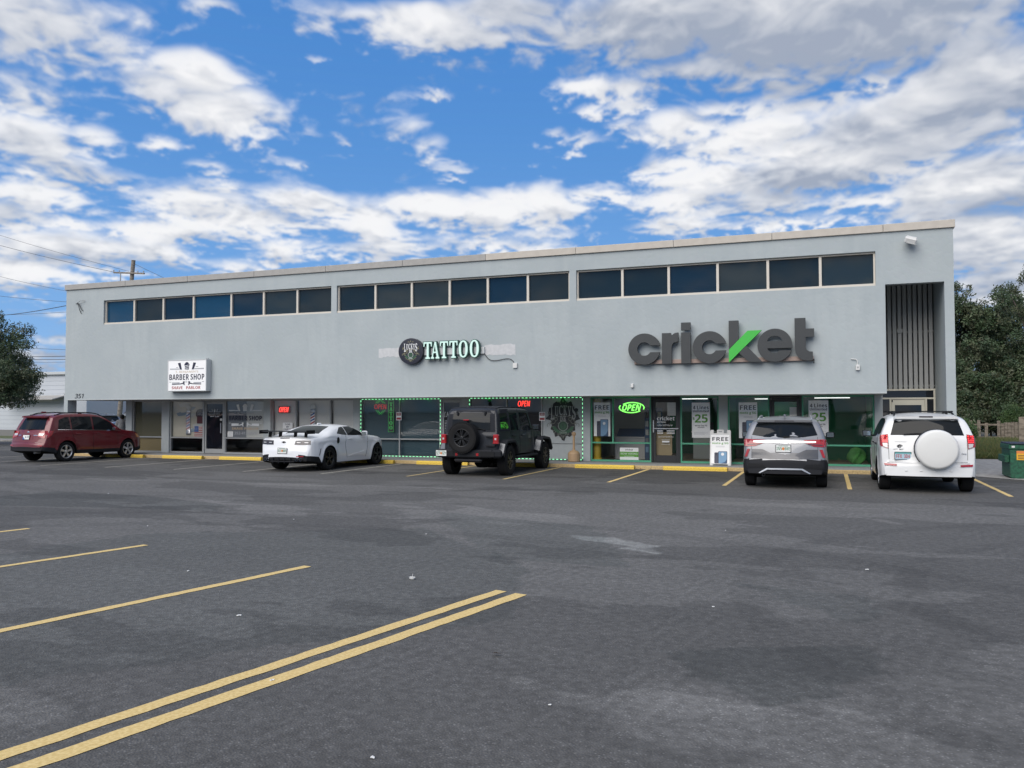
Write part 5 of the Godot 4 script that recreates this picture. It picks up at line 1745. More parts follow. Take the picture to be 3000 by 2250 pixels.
func limbs(parent: Node, h: float, r: float, tips: Array, lean := Vector3.ZERO) -> void:
	var path := PackedVector3Array()
	for i in 7:
		var t := i / 6.0
		path.append(Vector3(sin(t * 4.0) * r * 0.5, t * h, cos(t * 3.0) * r * 0.5 - r * 0.5) + lean * t)
	part("trunk", MB.new().tube(path, r, 10, r * 0.55), M.bark, parent)
	for q in tips:
		var e := Vector3(q[0], q[1], q[2])
		var s := path[6] if q[1] > h else path[4]
		var m := s.lerp(e, 0.5) + Vector3(0, 0.12 * s.distance_to(e), 0)
		part("limb", MB.new().tube(PackedVector3Array([s, s.lerp(m, 0.5) + Vector3(0, 0.1, 0), m, e]), r * 0.45, 7, r * 0.1), M.bark, parent)


func tree(called: String, label: String, at: Vector3, h: float, r: float, lobes: Array, n: int, size: float, tones: Array, sd: int, key: String, group := "", holes := 0.0) -> Node3D:
	var t := thing(called, label, "tree", at, 0.0, group)
	var tips := []
	for l in lobes:
		tips.append([l[0], l[1], l[2]])
	limbs(t, h, r, tips)
	foliage(t, "crown", lobes, n, size, tones, sd, key, holes)
	return t


func plants() -> void:
	var m := mk("leaf", Color.WHITE, 0.6)
	m.vertex_color_use_as_albedo = true
	m.backlight_enabled = true
	m.backlight = lin(0.02, 0.035, 0.01)
	tri_mat("bark", noise_tex(256, 0.04, 4, Color(0.05, 0.042, 0.035), Color(0.13, 0.11, 0.09), 65, 2.0, Vector2(2, 1)), 1.2, 0.95)
	var dark := [Color(0.021, 0.045, 0.019), Color(0.030, 0.060, 0.026), Color(0.018, 0.036, 0.018), Color(0.035, 0.055, 0.026)]
	var oak := [Color(0.048, 0.081, 0.035), Color(0.065, 0.091, 0.041), Color(0.081, 0.091, 0.048), Color(0.038, 0.065, 0.030)]
	var fresh := [Color(0.060, 0.118, 0.033), Color(0.081, 0.129, 0.038), Color(0.054, 0.098, 0.033)]
	# west of the block
	tree("oak_tree", "dense dark green tree with low branches left of the grey block", Vector3(-42.6, 0, -7.8), 2.6, 0.22, [
		[0, 4.0, 0, 3.1, 1.9, 3.0], [0.3, 5.9, 0, 2.0, 1.5, 2.0], [2.0, 3.4, 0.6, 1.9, 1.5, 1.8], [2.9, 3.2, 0.9, 1.0, 0.9, 1.0], [1.2, 2.4, 0.5, 1.7, 0.8, 1.6], [-1.8, 4.2, 0, 2.0, 1.6, 2.0], [1.2, 5.0, 0.3, 1.5, 1.2, 1.5], [-0.4, 6.8, 0, 1.0, 0.7, 1.0]], 1500, 0.80, oak, 101, "fine", "", 0.04)
	# east, beyond the fence
	var far := "tall trees beyond the picket fence"
	tree("oak_tree", "tall broad oak rising beside the grey stair tower's edge", Vector3(8.4, 0, -34.5), 4.0, 0.35, [[0, 6.2, 0, 3.2, 2.6, 3.0], [-1.0, 8.4, 0, 2.1, 1.5, 2.2], [1.5, 7.8, 0.3, 2.0, 1.6, 2.0], [0.6, 4.2, 1.2, 3.2, 1.9, 2.6]], 1150, 0.9, oak, 102, "mid", far, 0.06)
	tree("oak_tree", "broad dark oak beyond the missing pickets", Vector3(11.3, 0, -38.5), 4.0, 0.35, [[0, 5.6, 0, 3.2, 2.8, 3.0], [0.4, 7.8, 0, 2.2, 1.5, 2.2], [-1.4, 6.6, 0.3, 2.0, 1.8, 2.0], [0.6, 3.6, 1.2, 3.4, 2.0, 2.6]], 1150, 0.9, oak, 103, "mid", far, 0.04)
	tree("oak_tree", "loose open-branched oak over the timber board screen", Vector3(10.0, 0, -22.0), 4.2, 0.24, [[0.0, 6.4, 0, 1.3, 1.1, 1.3], [-1.2, 7.4, 0.2, 0.75, 0.5, 0.8], [-0.3, 8.3, 0, 0.9, 0.7, 0.9], [0.9, 8.0, 0, 1.5, 1.0, 1.4], [-0.9, 6.5, 0.2, 0.7, 0.5, 0.7], [-0.5, 5.3, 0.2, 0.8, 0.4, 0.8], [1.8, 6.2, 0, 1.4, 1.3, 1.4]], 560, 0.62, oak, 104, "fine", far, 0.2)
	tree("oak_tree", "dark oak filling the background behind the dumpster", Vector3(14.5, 0, -42), 4.0, 0.35, [[0, 4.6, 0, 3.6, 2.4, 3.0], [0.8, 5.8, 0, 2.0, 1.2, 2.0], [2.4, 5.6, 0.3, 2.4, 2.2, 2.0], [-2.6, 4.0, 1.2, 2.4, 2.2, 2.6]], 1300, 1.05, oak, 105, "mid", far, 0.0)
	tree("oak_tree", "dark oak at the far right behind the board screen", Vector3(17.5, 0, -33), 4.0, 0.35, [[0, 5.6, 0, 3.6, 3.0, 3.0], [0.4, 8.0, 0, 2.4, 1.6, 2.2], [2.4, 5.6, 0.3, 2.4, 2.2, 2.0], [-2.2, 4.0, 1.2, 2.4, 2.2, 2.6]], 1200, 1.05, oak, 106, "mid", far, 0.0)
	# undergrowth
	var k := 0
	for q in [[7.2, -29.5, 1.7, 2.6, "dark thicket against the stair tower's edge"], [9.2, -30.0, 1.9, 3.2, "dark thicket behind the gap in the pickets"], [11.0, -29.0, 1.8, 3.0, "dark thicket behind the close-set grey pickets"], [13.0, -28.5, 2.0, 3.2, "dark thicket behind the board screen"], [8.2, -31.0, 1.8, 4.6, "tall dark shrub rising behind the thickets"], [10.6, -32.0, 1.9, 4.8, "tall dark shrub in the shade of the oaks"]]:
		var t := thing("thicket", q[4], "shrub", Vector3(q[0], 0, q[1]), 0.0, "dark undergrowth beyond the fence")
		limbs(t, q[3] * 0.4, 0.06, [[0.4, q[3] * 0.7, 0], [-0.5, q[3] * 0.6, 0.2], [0.1, q[3] * 0.8, -0.3]])
		foliage(t, "foliage", [[0, q[3] * 0.5, 0, q[2], q[3] * 0.5, 1.5]], 520, 0.85, oak, 120 + k, "mid")
		k += 1
	for q in [[6.75, -22.5, 0.62, 1.25, "rounded bright green bush at the fence's left end", fresh], [9.75, -26.4, 0.6, 2.1, "light green sprays leaning over the grey pickets", fresh]]:
		var t := thing("leafy_bush", q[4], "bush", Vector3(q[0], 0, q[1]))
		limbs(t, q[3] * 0.4, 0.03, [[0.2, q[3] * 0.7, 0], [-0.2, q[3] * 0.6, 0.1]])
		foliage(t, "foliage", [[0, q[3] * 0.58, 0, q[2], q[3] * 0.42, q[2]]], 240, 0.55, q[5], 130 + k, "bush")
		k += 1
	# rough grass between apron and fence
	mk("soil", lin(0.10, 0.085, 0.05), 0.95)
	setting("verge", flat(3.36, 40, -60, -9.1, 0.02), M.soil)
	var tuft := MB.new()
	rng.seed = 44
	for i in 22:
		var a := rng.randf() * TAU
		var o := Vector3(cos(a), 0, sin(a)) * rng.randf() * 0.13
		var l := rng.randf_range(0.16, 0.36)
		var b := Vector3(cos(a + rng.randf_range(-1, 1)), 0, sin(a)) * l * rng.randf_range(0.2, 0.7)
		var s := Vector3(-sin(a), 0, cos(a)) * 0.008
		tuft.tri(o - s, o + b * 0.5 + Vector3(0, l * 0.7, 0), o + s)
		tuft.tri(o + b * 0.5 + Vector3(0, l * 0.7, 0), o + b + Vector3(0, l, 0), o + s)
	var mm := MultiMesh.new()
	mm.transform_format = MultiMesh.TRANSFORM_3D
	mm.use_colors = true
	mm.mesh = tuft.mesh()
	mm.instance_count = 6500
	for i in 6500:
		var z := -9.15 - pow(rng.randf(), 1.5) * 16.5
		mm.set_instance_transform(i, Transform3D(Basis(Vector3.UP, rng.randf() * 6.3).scaled(Vector3.ONE * rng.randf_range(0.5, 1.3) * (0.7 if z > -9.8 else 1.0)), Vector3(rng.randf_range(3.5, 13.5), 0.02, z)))
		mm.set_instance_color(i, [Color(0.07, 0.095, 0.025), Color(0.10, 0.115, 0.035), Color(0.12, 0.115, 0.04), Color(0.055, 0.08, 0.02)][rng.randi() % 4])
	var g := MultiMeshInstance3D.new()
	g.name = "rough_grass"
	g.multimesh = mm
	g.material_override = M.leaf
	add_child(g)
	tag(g, "rough yellow-green grass between the concrete apron and picket fence", "grass")
	g.set_meta("kind", "stuff")
	# trees across the road behind the viewer, mirrored in the shop glass
	var back := "roadside trees behind the viewer"
	k = 0
	for q in [[-34, 56, 9.5], [-22, 60, 8.0], [-10, 55, 8.8], [1, 58, 9.2], [10, 54, 10.0], [19, 60, 9.0]]:
		var s: float = q[2] / 9.0
		tree("roadside_tree", "leafy roadside tree across the road from the shops", Vector3(q[0], 0, q[1]), 3.0 * s, 0.3, [[0, 5.5 * s, 0, 3.6 * s, 2.6 * s, 3.4 * s], [1.8 * s, 6.6 * s, 0, 2.2 * s, 1.8 * s, 2.2 * s], [-2.0 * s, 5.8 * s, 0.5, 2.2 * s, 1.8 * s, 2.2 * s]], 260, 1.9, oak, 140 + k, "mid", back)
		k += 1


# ---------------------------------------------------------------- beyond the lot
func surroundings() -> void:
	# paling fence, some boards gone
	var f := thing("picket_fence", "weathered grey picket fence with missing boards beyond the grass", "fence", Vector3(7.0, 0.02, -25.0))
	rng.seed = 71
	for x in [0.14, 0.30, 0.44, 0.83, 1.16, 1.74]:
		part("picket", MB.new().lim(x - 0.075, x + 0.075, 0.05, 1.22 + rng.randf_range(-0.12, 0.05), -0.015, 0.015, 0.004), M.weathered_wood, f).rotation.z = rng.randf_range(-0.015, 0.015)
	for i in 24:
		var x := 1.92 + i * 0.155
		part("picket", MB.new().lim(x - 0.072, x + 0.072, 0.05, 1.12 + rng.randf_range(-0.06, 0.06), -0.015, 0.015, 0.004), M.weathered_wood, f)
	for i in 8:
		var x := -1.2 + i * 0.155
		part("picket", MB.new().lim(x - 0.07, x + 0.07, 0.05, 1.05 + rng.randf_range(-0.06, 0.06), -0.015, 0.015, 0.004), M.weathered_wood, f)
	for y in [0.28, 0.95]:
		part("rail", MB.new().lim(-1.3, 5.7, y, y + 0.09, -0.06, -0.017, 0.004), M.weathered_wood, f)
	for x in [-0.6, 1.74, 4.0]:
		part("post", MB.new().lim(x - 0.05, x + 0.05, 0.0, 1.2, -0.165, -0.062, 0.004), M.weathered_wood, f)
	mk("pale_junk", lin(0.36, 0.38, 0.38), 0.6)
	var j := thing("propane_drum", "pale drum standing behind the broken pickets", "drum", Vector3(7.62, 0.0, -26.0))
	part("drum", MB.new().lathe(PackedVector2Array([Vector2(0, 0.1), Vector2(0.24, 0.14), Vector2(0.26, 0.3), Vector2(0.26, 0.8), Vector2(0.2, 0.92), Vector2(0.0, 0.97)]), 20), M.pale_junk, j)
	part("collar", MB.new().lathe(PackedVector2Array([Vector2(0.1, 0.94), Vector2(0.1, 1.06), Vector2(0.08, 1.06)]), 16), M.grey_plastic, j)
	part("foot", MB.new().lathe(PackedVector2Array([Vector2(0.16, 0.0), Vector2(0.16, 0.13), Vector2(0.14, 0.13)]), 16), M.grey_plastic, j)

	# west: street edge, white shed, house
	tri_mat("grass_far", noise_tex(256, 0.05, 4, Color(0.05, 0.07, 0.02), Color(0.10, 0.11, 0.045), 66, 2.0), 0.5, 0.95)
	setting("far_pavement", MB.new().lim(-75, -30, -0.02, 0.1, -12.6, -11.2, 0.01), M.slab_concrete)
	setting("far_verge", flat(-75, -29, -40, -12.6, 0.06), M.grass_far)
	mk("siding_white", lin(0.48, 0.51, 0.54), 0.6)
	mk("block_grey", lin(0.17, 0.17, 0.165), 0.9)
	var w := thing("white_warehouse", "long white siding warehouse behind the dark tree", "building", Vector3(-58.0, 0, -18.2))
	part("wall", MB.new().lim(-12, 9.2, 0.5, 4.35, -9, 0, 0.0), M.siding_white, w)
	part("plinth", MB.new().lim(-12.1, 9.3, -0.1, 0.5, -9.1, 0.12, 0.0), M.block_grey, w)
	part("roof_edge", MB.new().lim(-12.15, 9.4, 4.35, 4.55, -9.2, 0.2, 0.02), M.cabinet, w)
	for i in 12:
		part("siding_board", MB.new().box(Vector3(-1.4, 0.75 + i * 0.3, 0.01), Vector3(21.2, 0.28, 0.03), 0.006, Basis(Vector3.RIGHT, 0.04)), M.siding_white, w)
	part("canopy", MB.new().box(Vector3(6.4, 2.75, 0.5), Vector3(5.2, 0.08, 1.2), 0.01, Basis(Vector3.RIGHT, 0.25)), M.coping_grey, w)
	mk("shingle", lin(0.13, 0.125, 0.12), 0.9)
	mk("house_yellow", lin(0.45, 0.37, 0.22), 0.8)
	var h := thing("yellow_house", "low yellow house with grey shingle roof seen through the passage", "house", Vector3(-50.0, -0.9, -23.5))
	part("wall", MB.new().lim(-3.0, 7.0, 0, 2.5, -6, 0, 0.0), M.house_yellow, h)
	part("roof", MB.new().extrude(pv([0.5, 0.0, -3.0, 2.3, -6.5, 0.0]), -7.5, 3.5, Transform3D(Basis(Vector3.UP, -PI / 2), Vector3(0, 2.5, 0))), M.shingle, h)
	part("gutter", MB.new().lim(-3.5, 7.5, 2.36, 2.52, 0.45, 0.56, 0.02), M.siding_white, h)
	for x in [-0.9, 2.0, 4.8]:
		var wn := Node3D.new()
		wn.name = "window"
		h.add_child(wn, true)
		part("frame", MB.new().lim(x - 0.05, x + 1.25, 1.2, 2.22, 0.003, 0.05, 0.008), M.siding_white, wn)
		for q in [0.02, 0.64]:
			part("pane", MB.new().lim(x + q, x + q + 0.54, 1.28, 2.14, 0.051, 0.056), M.car_glass, wn)
	var wb := thing("garden_wall", "plain white wall end seen between pier and shingle roof", "wall", Vector3(-44.25, -0.3, -15.0))
	part("wall", MB.new().lim(-1.2, 0.72, 0, 3.2, -0.3, 0, 0.01), M.siding_white, wb)
	part("cap", MB.new().lim(-1.25, 0.77, 3.2, 3.26, -0.35, 0.05, 0.01), M.cabinet, wb)

	# leaning pole and its lines
	tri_mat("pole_wood", noise_tex(256, 0.03, 4, Color(0.14, 0.125, 0.105), Color(0.27, 0.24, 0.20), 67, 2.0, Vector2(3, 1)), 1.0, 0.95)
	var p := thing("utility_pole", "leaning weathered wooden utility pole with crossarm behind the roof", "pole", Vector3(-44.05, 0, -18.0))
	part("shaft", MB.new().tube(PackedVector3Array([Vector3(0, 0, 0), Vector3(0.57, 6.0, 0), Vector3(1.15, 11.9, 0)]), 0.165, 12, 0.13), M.pole_wood, p)
	part("crossarm", MB.new().box(Vector3(0.95, 11.02, 0.17), Vector3(2.66, 0.1, 0.1), 0.01, Basis(Vector3.BACK, -0.085)), M.pole_wood, p)
	for x in [-0.38, 0.1, 1.7, 2.2]:
		part("insulator", MB.new().lathe(PackedVector2Array([Vector2(0.03, 0), Vector2(0.05, 0.04), Vector2(0.03, 0.08), Vector2(0, 0.11)]), 10, Transform3D(Basis(), Vector3(x, 11.1 - (x - 0.95) * 0.085, 0.17))), M.grey_plastic, p)
	part("fuse_holder", MB.new().tube(PackedVector3Array([Vector3(0.25, 11.0, 0.2), Vector3(0.3, 10.6, 0.25), Vector3(0.28, 10.3, 0.22)]), 0.035, 7), M.grey_plastic, p)
	mk("wire", lin(0.07, 0.075, 0.08), 0.7)
	var n := 0
	for q in [
		[-43.27, 11.17, -18, -60.0, 15.94, -18, 0.016, "thin upper power line running left from the pole top"],
		[-44.47, 11.17, -18, -60.0, 15.05, -18, 0.02, "power line running left from the crossarm's end"],
		[-47.0, 9.77, -18, -60.0, 12.69, -18, 0.016, "single line meeting the facade's upper left corner"],
		[-46.0, 9.12, -18, -60.0, 10.78, -18, 0.018, "line crossing the sky just above the service drop"],
		[-46.0, 8.70, -18, -60.0, 8.94, -18, 0.016, "nearly level line below the service drop"],
		[-45.0, 5.87, -18, -60.0, 6.94, -18, 0.018, "line over the treetop left of the facade"],
		[-45.0, 5.60, -18, -60.0, 5.98, -18, 0.03, "upper one of two thick cables beside the tree"],
		[-45.0, 5.35, -18, -60.0, 5.83, -18, 0.03, "lower one of two thick cables beside the tree"],
		[-45.0, 5.18, -18, -60.0, 5.60, -18, 0.014, "thinnest line under the two thick cables"],
		[-42.8, 11.64, -18, -32.0, 7.3, -18, 0.018, "line falling right from pole top behind the coping"],
		[-27.38, 6.02, 0.08, -50.0, 7.8, -10.0, 0.022, "black service drop from facade bracket to the left"]]:
		var path := PackedVector3Array()
		for i in 15:
			var t := i / 14.0
			path.append(Vector3(lerpf(q[0], q[3], t), lerpf(q[1], q[4], t) - sin(t * PI) * (0.35 if n == 10 else 0.12), lerpf(q[2], q[5], t)))
		solo("overhead_line", MB.new().tube(path, q[6] * 0.7, 5), M.wire, q[7], "power line", "overhead lines west of the block")
		n += 1


# ---------------------------------------------------------------- a person
func blob_mesh(bones: Array, cell: float, k := 0.03) -> ArrayMesh:
	# tapered capsules joined by a smooth minimum, meshed as surface nets
	var lo := Vector3.ONE * 1e9
	var hi := -lo
	for b in bones:
		for e in [[b[0], b[2]], [b[1], b[3]]]:
			lo = lo.min(e[0] - Vector3.ONE * (e[1] + 0.05))
			hi = hi.max(e[0] + Vector3.ONE * (e[1] + 0.05))
	var n := Vector3i(((hi - lo) / cell).ceil()) + Vector3i.ONE
	var val := PackedFloat32Array()
	val.resize(n.x * n.y * n.z)
	for z in n.z:
		for y in n.y:
			for x in n.x:
				var p := lo + Vector3(x, y, z) * cell
				var d := 1e3
				for b in bones:
					var ab: Vector3 = b[1] - b[0]
					var t := clampf((p - b[0]).dot(ab) / maxf(ab.length_squared(), 1e-9), 0, 1)
					var q := p.distance_to(b[0] + ab * t) - lerpf(b[2], b[3], t)
					var h := clampf(0.5 + 0.5 * (d - q) / k, 0, 1)
					d = lerpf(d, q, h) - k * h * (1.0 - h)
				val[(z * n.y + y) * n.x + x] = d
	var at := {}
	var mb := MB.new()
	var id := func(x: int, y: int, z: int) -> int: return (z * n.y + y) * n.x + x
	for z in n.z - 1:
		for y in n.y - 1:
			for x in n.x - 1:
				var s := Vector3.ZERO
				var c := 0
				for e in [[0, 0, 0, 1, 0, 0], [0, 1, 0, 1, 1, 0], [0, 0, 1, 1, 0, 1], [0, 1, 1, 1, 1, 1], [0, 0, 0, 0, 1, 0], [1, 0, 0, 1, 1, 0], [0, 0, 1, 0, 1, 1], [1, 0, 1, 1, 1, 1], [0, 0, 0, 0, 0, 1], [1, 0, 0, 1, 0, 1], [0, 1, 0, 0, 1, 1], [1, 1, 0, 1, 1, 1]]:
					var a := val[id.call(x + e[0], y + e[1], z + e[2])]
					var b := val[id.call(x + e[3], y + e[4], z + e[5])]
					if (a < 0) != (b < 0):
						s += Vector3(x + e[0], y + e[1], z + e[2]).lerp(Vector3(x + e[3], y + e[4], z + e[5]), a / (a - b))
						c += 1
				if c:
					at[id.call(x, y, z)] = mb.v.size()
					mb.v.append(lo + s / c * cell)
	mb.n.resize(mb.v.size())
	for z in range(1, n.z - 1):
		for y in range(1, n.y - 1):
			for x in range(1, n.x - 1):
				var a := val[id.call(x, y, z)]
				for ax in 3:
					var o := [Vector3i(1, 0, 0), Vector3i(0, 1, 0), Vector3i(0, 0, 1)][ax] as Vector3i
					var b := val[id.call(x + o.x, y + o.y, z + o.z)]
					if (a < 0) == (b < 0):
						continue
					var u := [Vector3i(0, 1, 0), Vector3i(0, 0, 1), Vector3i(1, 0, 0)][ax] as Vector3i
					var w := [Vector3i(0, 0, 1), Vector3i(1, 0, 0), Vector3i(0, 1, 0)][ax] as Vector3i
					var p := Vector3i(x, y, z)
					var q := []
					for c in [p, p - u, p - u - w, p - w]:
						q.append(at[id.call(c.x, c.y, c.z)])
					if a < 0:
						q.reverse()
					mb.ix.append_array(PackedInt32Array([q[0], q[1], q[2], q[0], q[2], q[3]]))
					var nn := (mb.v[q[2]] - mb.v[q[0]]).cross(mb.v[q[1]] - mb.v[q[0]])
					for c in q:
						mb.n[c] += nn
	for i in mb.n.size():
		mb.n[i] = mb.n[i].normalized()
	return mb.mesh()


func passer_by() -> void:
	mk("skin", lin(0.16, 0.085, 0.055), 0.6)
	mk("hair", lin(0.008, 0.007, 0.007), 0.8)
	mk("trousers", lin(0.03, 0.033, 0.045), 0.85)
	mk("shoe", lin(0.05, 0.05, 0.05), 0.7)
	var st := noise_tex(256, 0.06, 2, Color(0.03, 0.032, 0.04), Color(0.36, 0.36, 0.36), 68, 6.0)
	var sm := tri_mat("patterned_shirt", st, 3.0, 0.9)
	sm.uv1_world_triplanar = false
	var t := thing("person", "person in patterned grey shirt standing in the passage behind red SUV", "person", Vector3(-27.78, 0, -2.6), deg_to_rad(35))
	var V := func(x: float, y: float, z: float) -> Vector3: return Vector3(x, y, z)
	var body := []
	# legs, torso, neck, head with nose and ears, arms with hands, one forearm raised towards the chest
	for s in [-1.0, 1.0]:
		body += [[V.call(s * 0.09, 0.86, 0), V.call(s * 0.10, 0.48, -0.01), 0.078, 0.055], [V.call(s * 0.10, 0.48, -0.01), V.call(s * 0.10, 0.09, 0.02), 0.053, 0.036], [V.call(s * 0.10, 0.045, 0.02), V.call(s * 0.11, 0.035, -0.16), 0.04, 0.034]]
		body += [[V.call(s * 0.17, 1.33, 0), V.call(s * 0.235, 1.06, 0.02), 0.05, 0.042], [V.call(s * 0.235, 1.06, 0.02), V.call(s * 0.20, 0.95, -0.20), 0.04, 0.028]]
		body += [[V.call(s * 0.20, 0.95, -0.20), V.call(s * 0.185, 0.94, -0.27), 0.03, 0.028]]
		for i in 4:
			body += [[V.call(s * (0.165 + i * 0.016), 0.945, -0.28), V.call(s * (0.16 + i * 0.015), 0.925, -0.345 - 0.008 * (i % 3)), 0.009, 0.0075]]
		body += [[V.call(s * 0.165, 0.95, -0.245), V.call(s * 0.135, 0.955, -0.285), 0.011, 0.009]]
		body += [[V.call(s * 0.072, 1.49, 0.01), V.call(s * 0.074, 1.465, 0.012), 0.014, 0.012]]
	body += [[V.call(0, 0.9, 0), V.call(0, 1.12, 0.01), 0.13, 0.125], [V.call(0, 1.12, 0.01), V.call(0, 1.30, 0), 0.125, 0.12], [V.call(-0.12, 1.33, 0), V.call(0.12, 1.33, 0), 0.065, 0.065], [V.call(0, 1.34, 0.01), V.call(0, 1.43, -0.005), 0.052, 0.048], [V.call(0, 1.47, -0.015), V.call(0, 1.53, 0.0), 0.07, 0.082], [V.call(0, 1.49, -0.085), V.call(0, 1.465, -0.098), 0.01, 0.013], [V.call(0, 1.425, -0.06), V.call(0, 1.43, -0.05), 0.03, 0.035]]
	part("body", blob_mesh(body, 0.019), M.skin, t)
	var shirt := [[V.call(0, 0.86, 0), V.call(0, 1.12, 0.01), 0.155, 0.15], [V.call(0, 1.12, 0.01), V.call(0, 1.29, 0), 0.148, 0.138], [V.call(-0.125, 1.33, 0), V.call(0.125, 1.33, 0), 0.08, 0.08]]
	for s in [-1.0, 1.0]:
		shirt += [[V.call(s * 0.17, 1.325, 0), V.call(s * 0.235, 1.08, 0.015), 0.07, 0.068]]
	part("shirt", blob_mesh(shirt, 0.022, 0.05), M.patterned_shirt, t)
	var trs := [[V.call(-0.06, 0.86, 0), V.call(0.06, 0.86, 0), 0.12, 0.12]]
	for s in [-1.0, 1.0]:
		trs += [[V.call(s * 0.09, 0.84, 0), V.call(s * 0.10, 0.48, -0.01), 0.098, 0.075], [V.call(s * 0.10, 0.48, -0.01), V.call(s * 0.10, 0.12, 0.02), 0.073, 0.062]]
	part("trousers", blob_mesh(trs, 0.024), M.trousers, t)
	part("hair", blob_mesh([[V.call(0, 1.535, 0.02), V.call(0, 1.56, 0.0), 0.084, 0.08], [V.call(0, 1.49, 0.045), V.call(0, 1.54, 0.03), 0.055, 0.07]], 0.014), M.hair, t)
	var shoes := []
	for s in [-1.0, 1.0]:
		shoes += [[V.call(s * 0.10, 0.05, 0.03), V.call(s * 0.11, 0.042, -0.16), 0.05, 0.042]]
	part("shoes", blob_mesh(shoes, 0.016), M.shoe, t)
	for s in [-1.0, 1.0]:
		part("eye", MB.new().box(Vector3(s * 0.028, 1.51, -0.078), Vector3(0.018, 0.009, 0.008), 0.003), M.black, t)
	part("mouth", MB.new().box(Vector3(0, 1.445, -0.086), Vector3(0.04, 0.006, 0.008), 0.002), M.maroon, t)


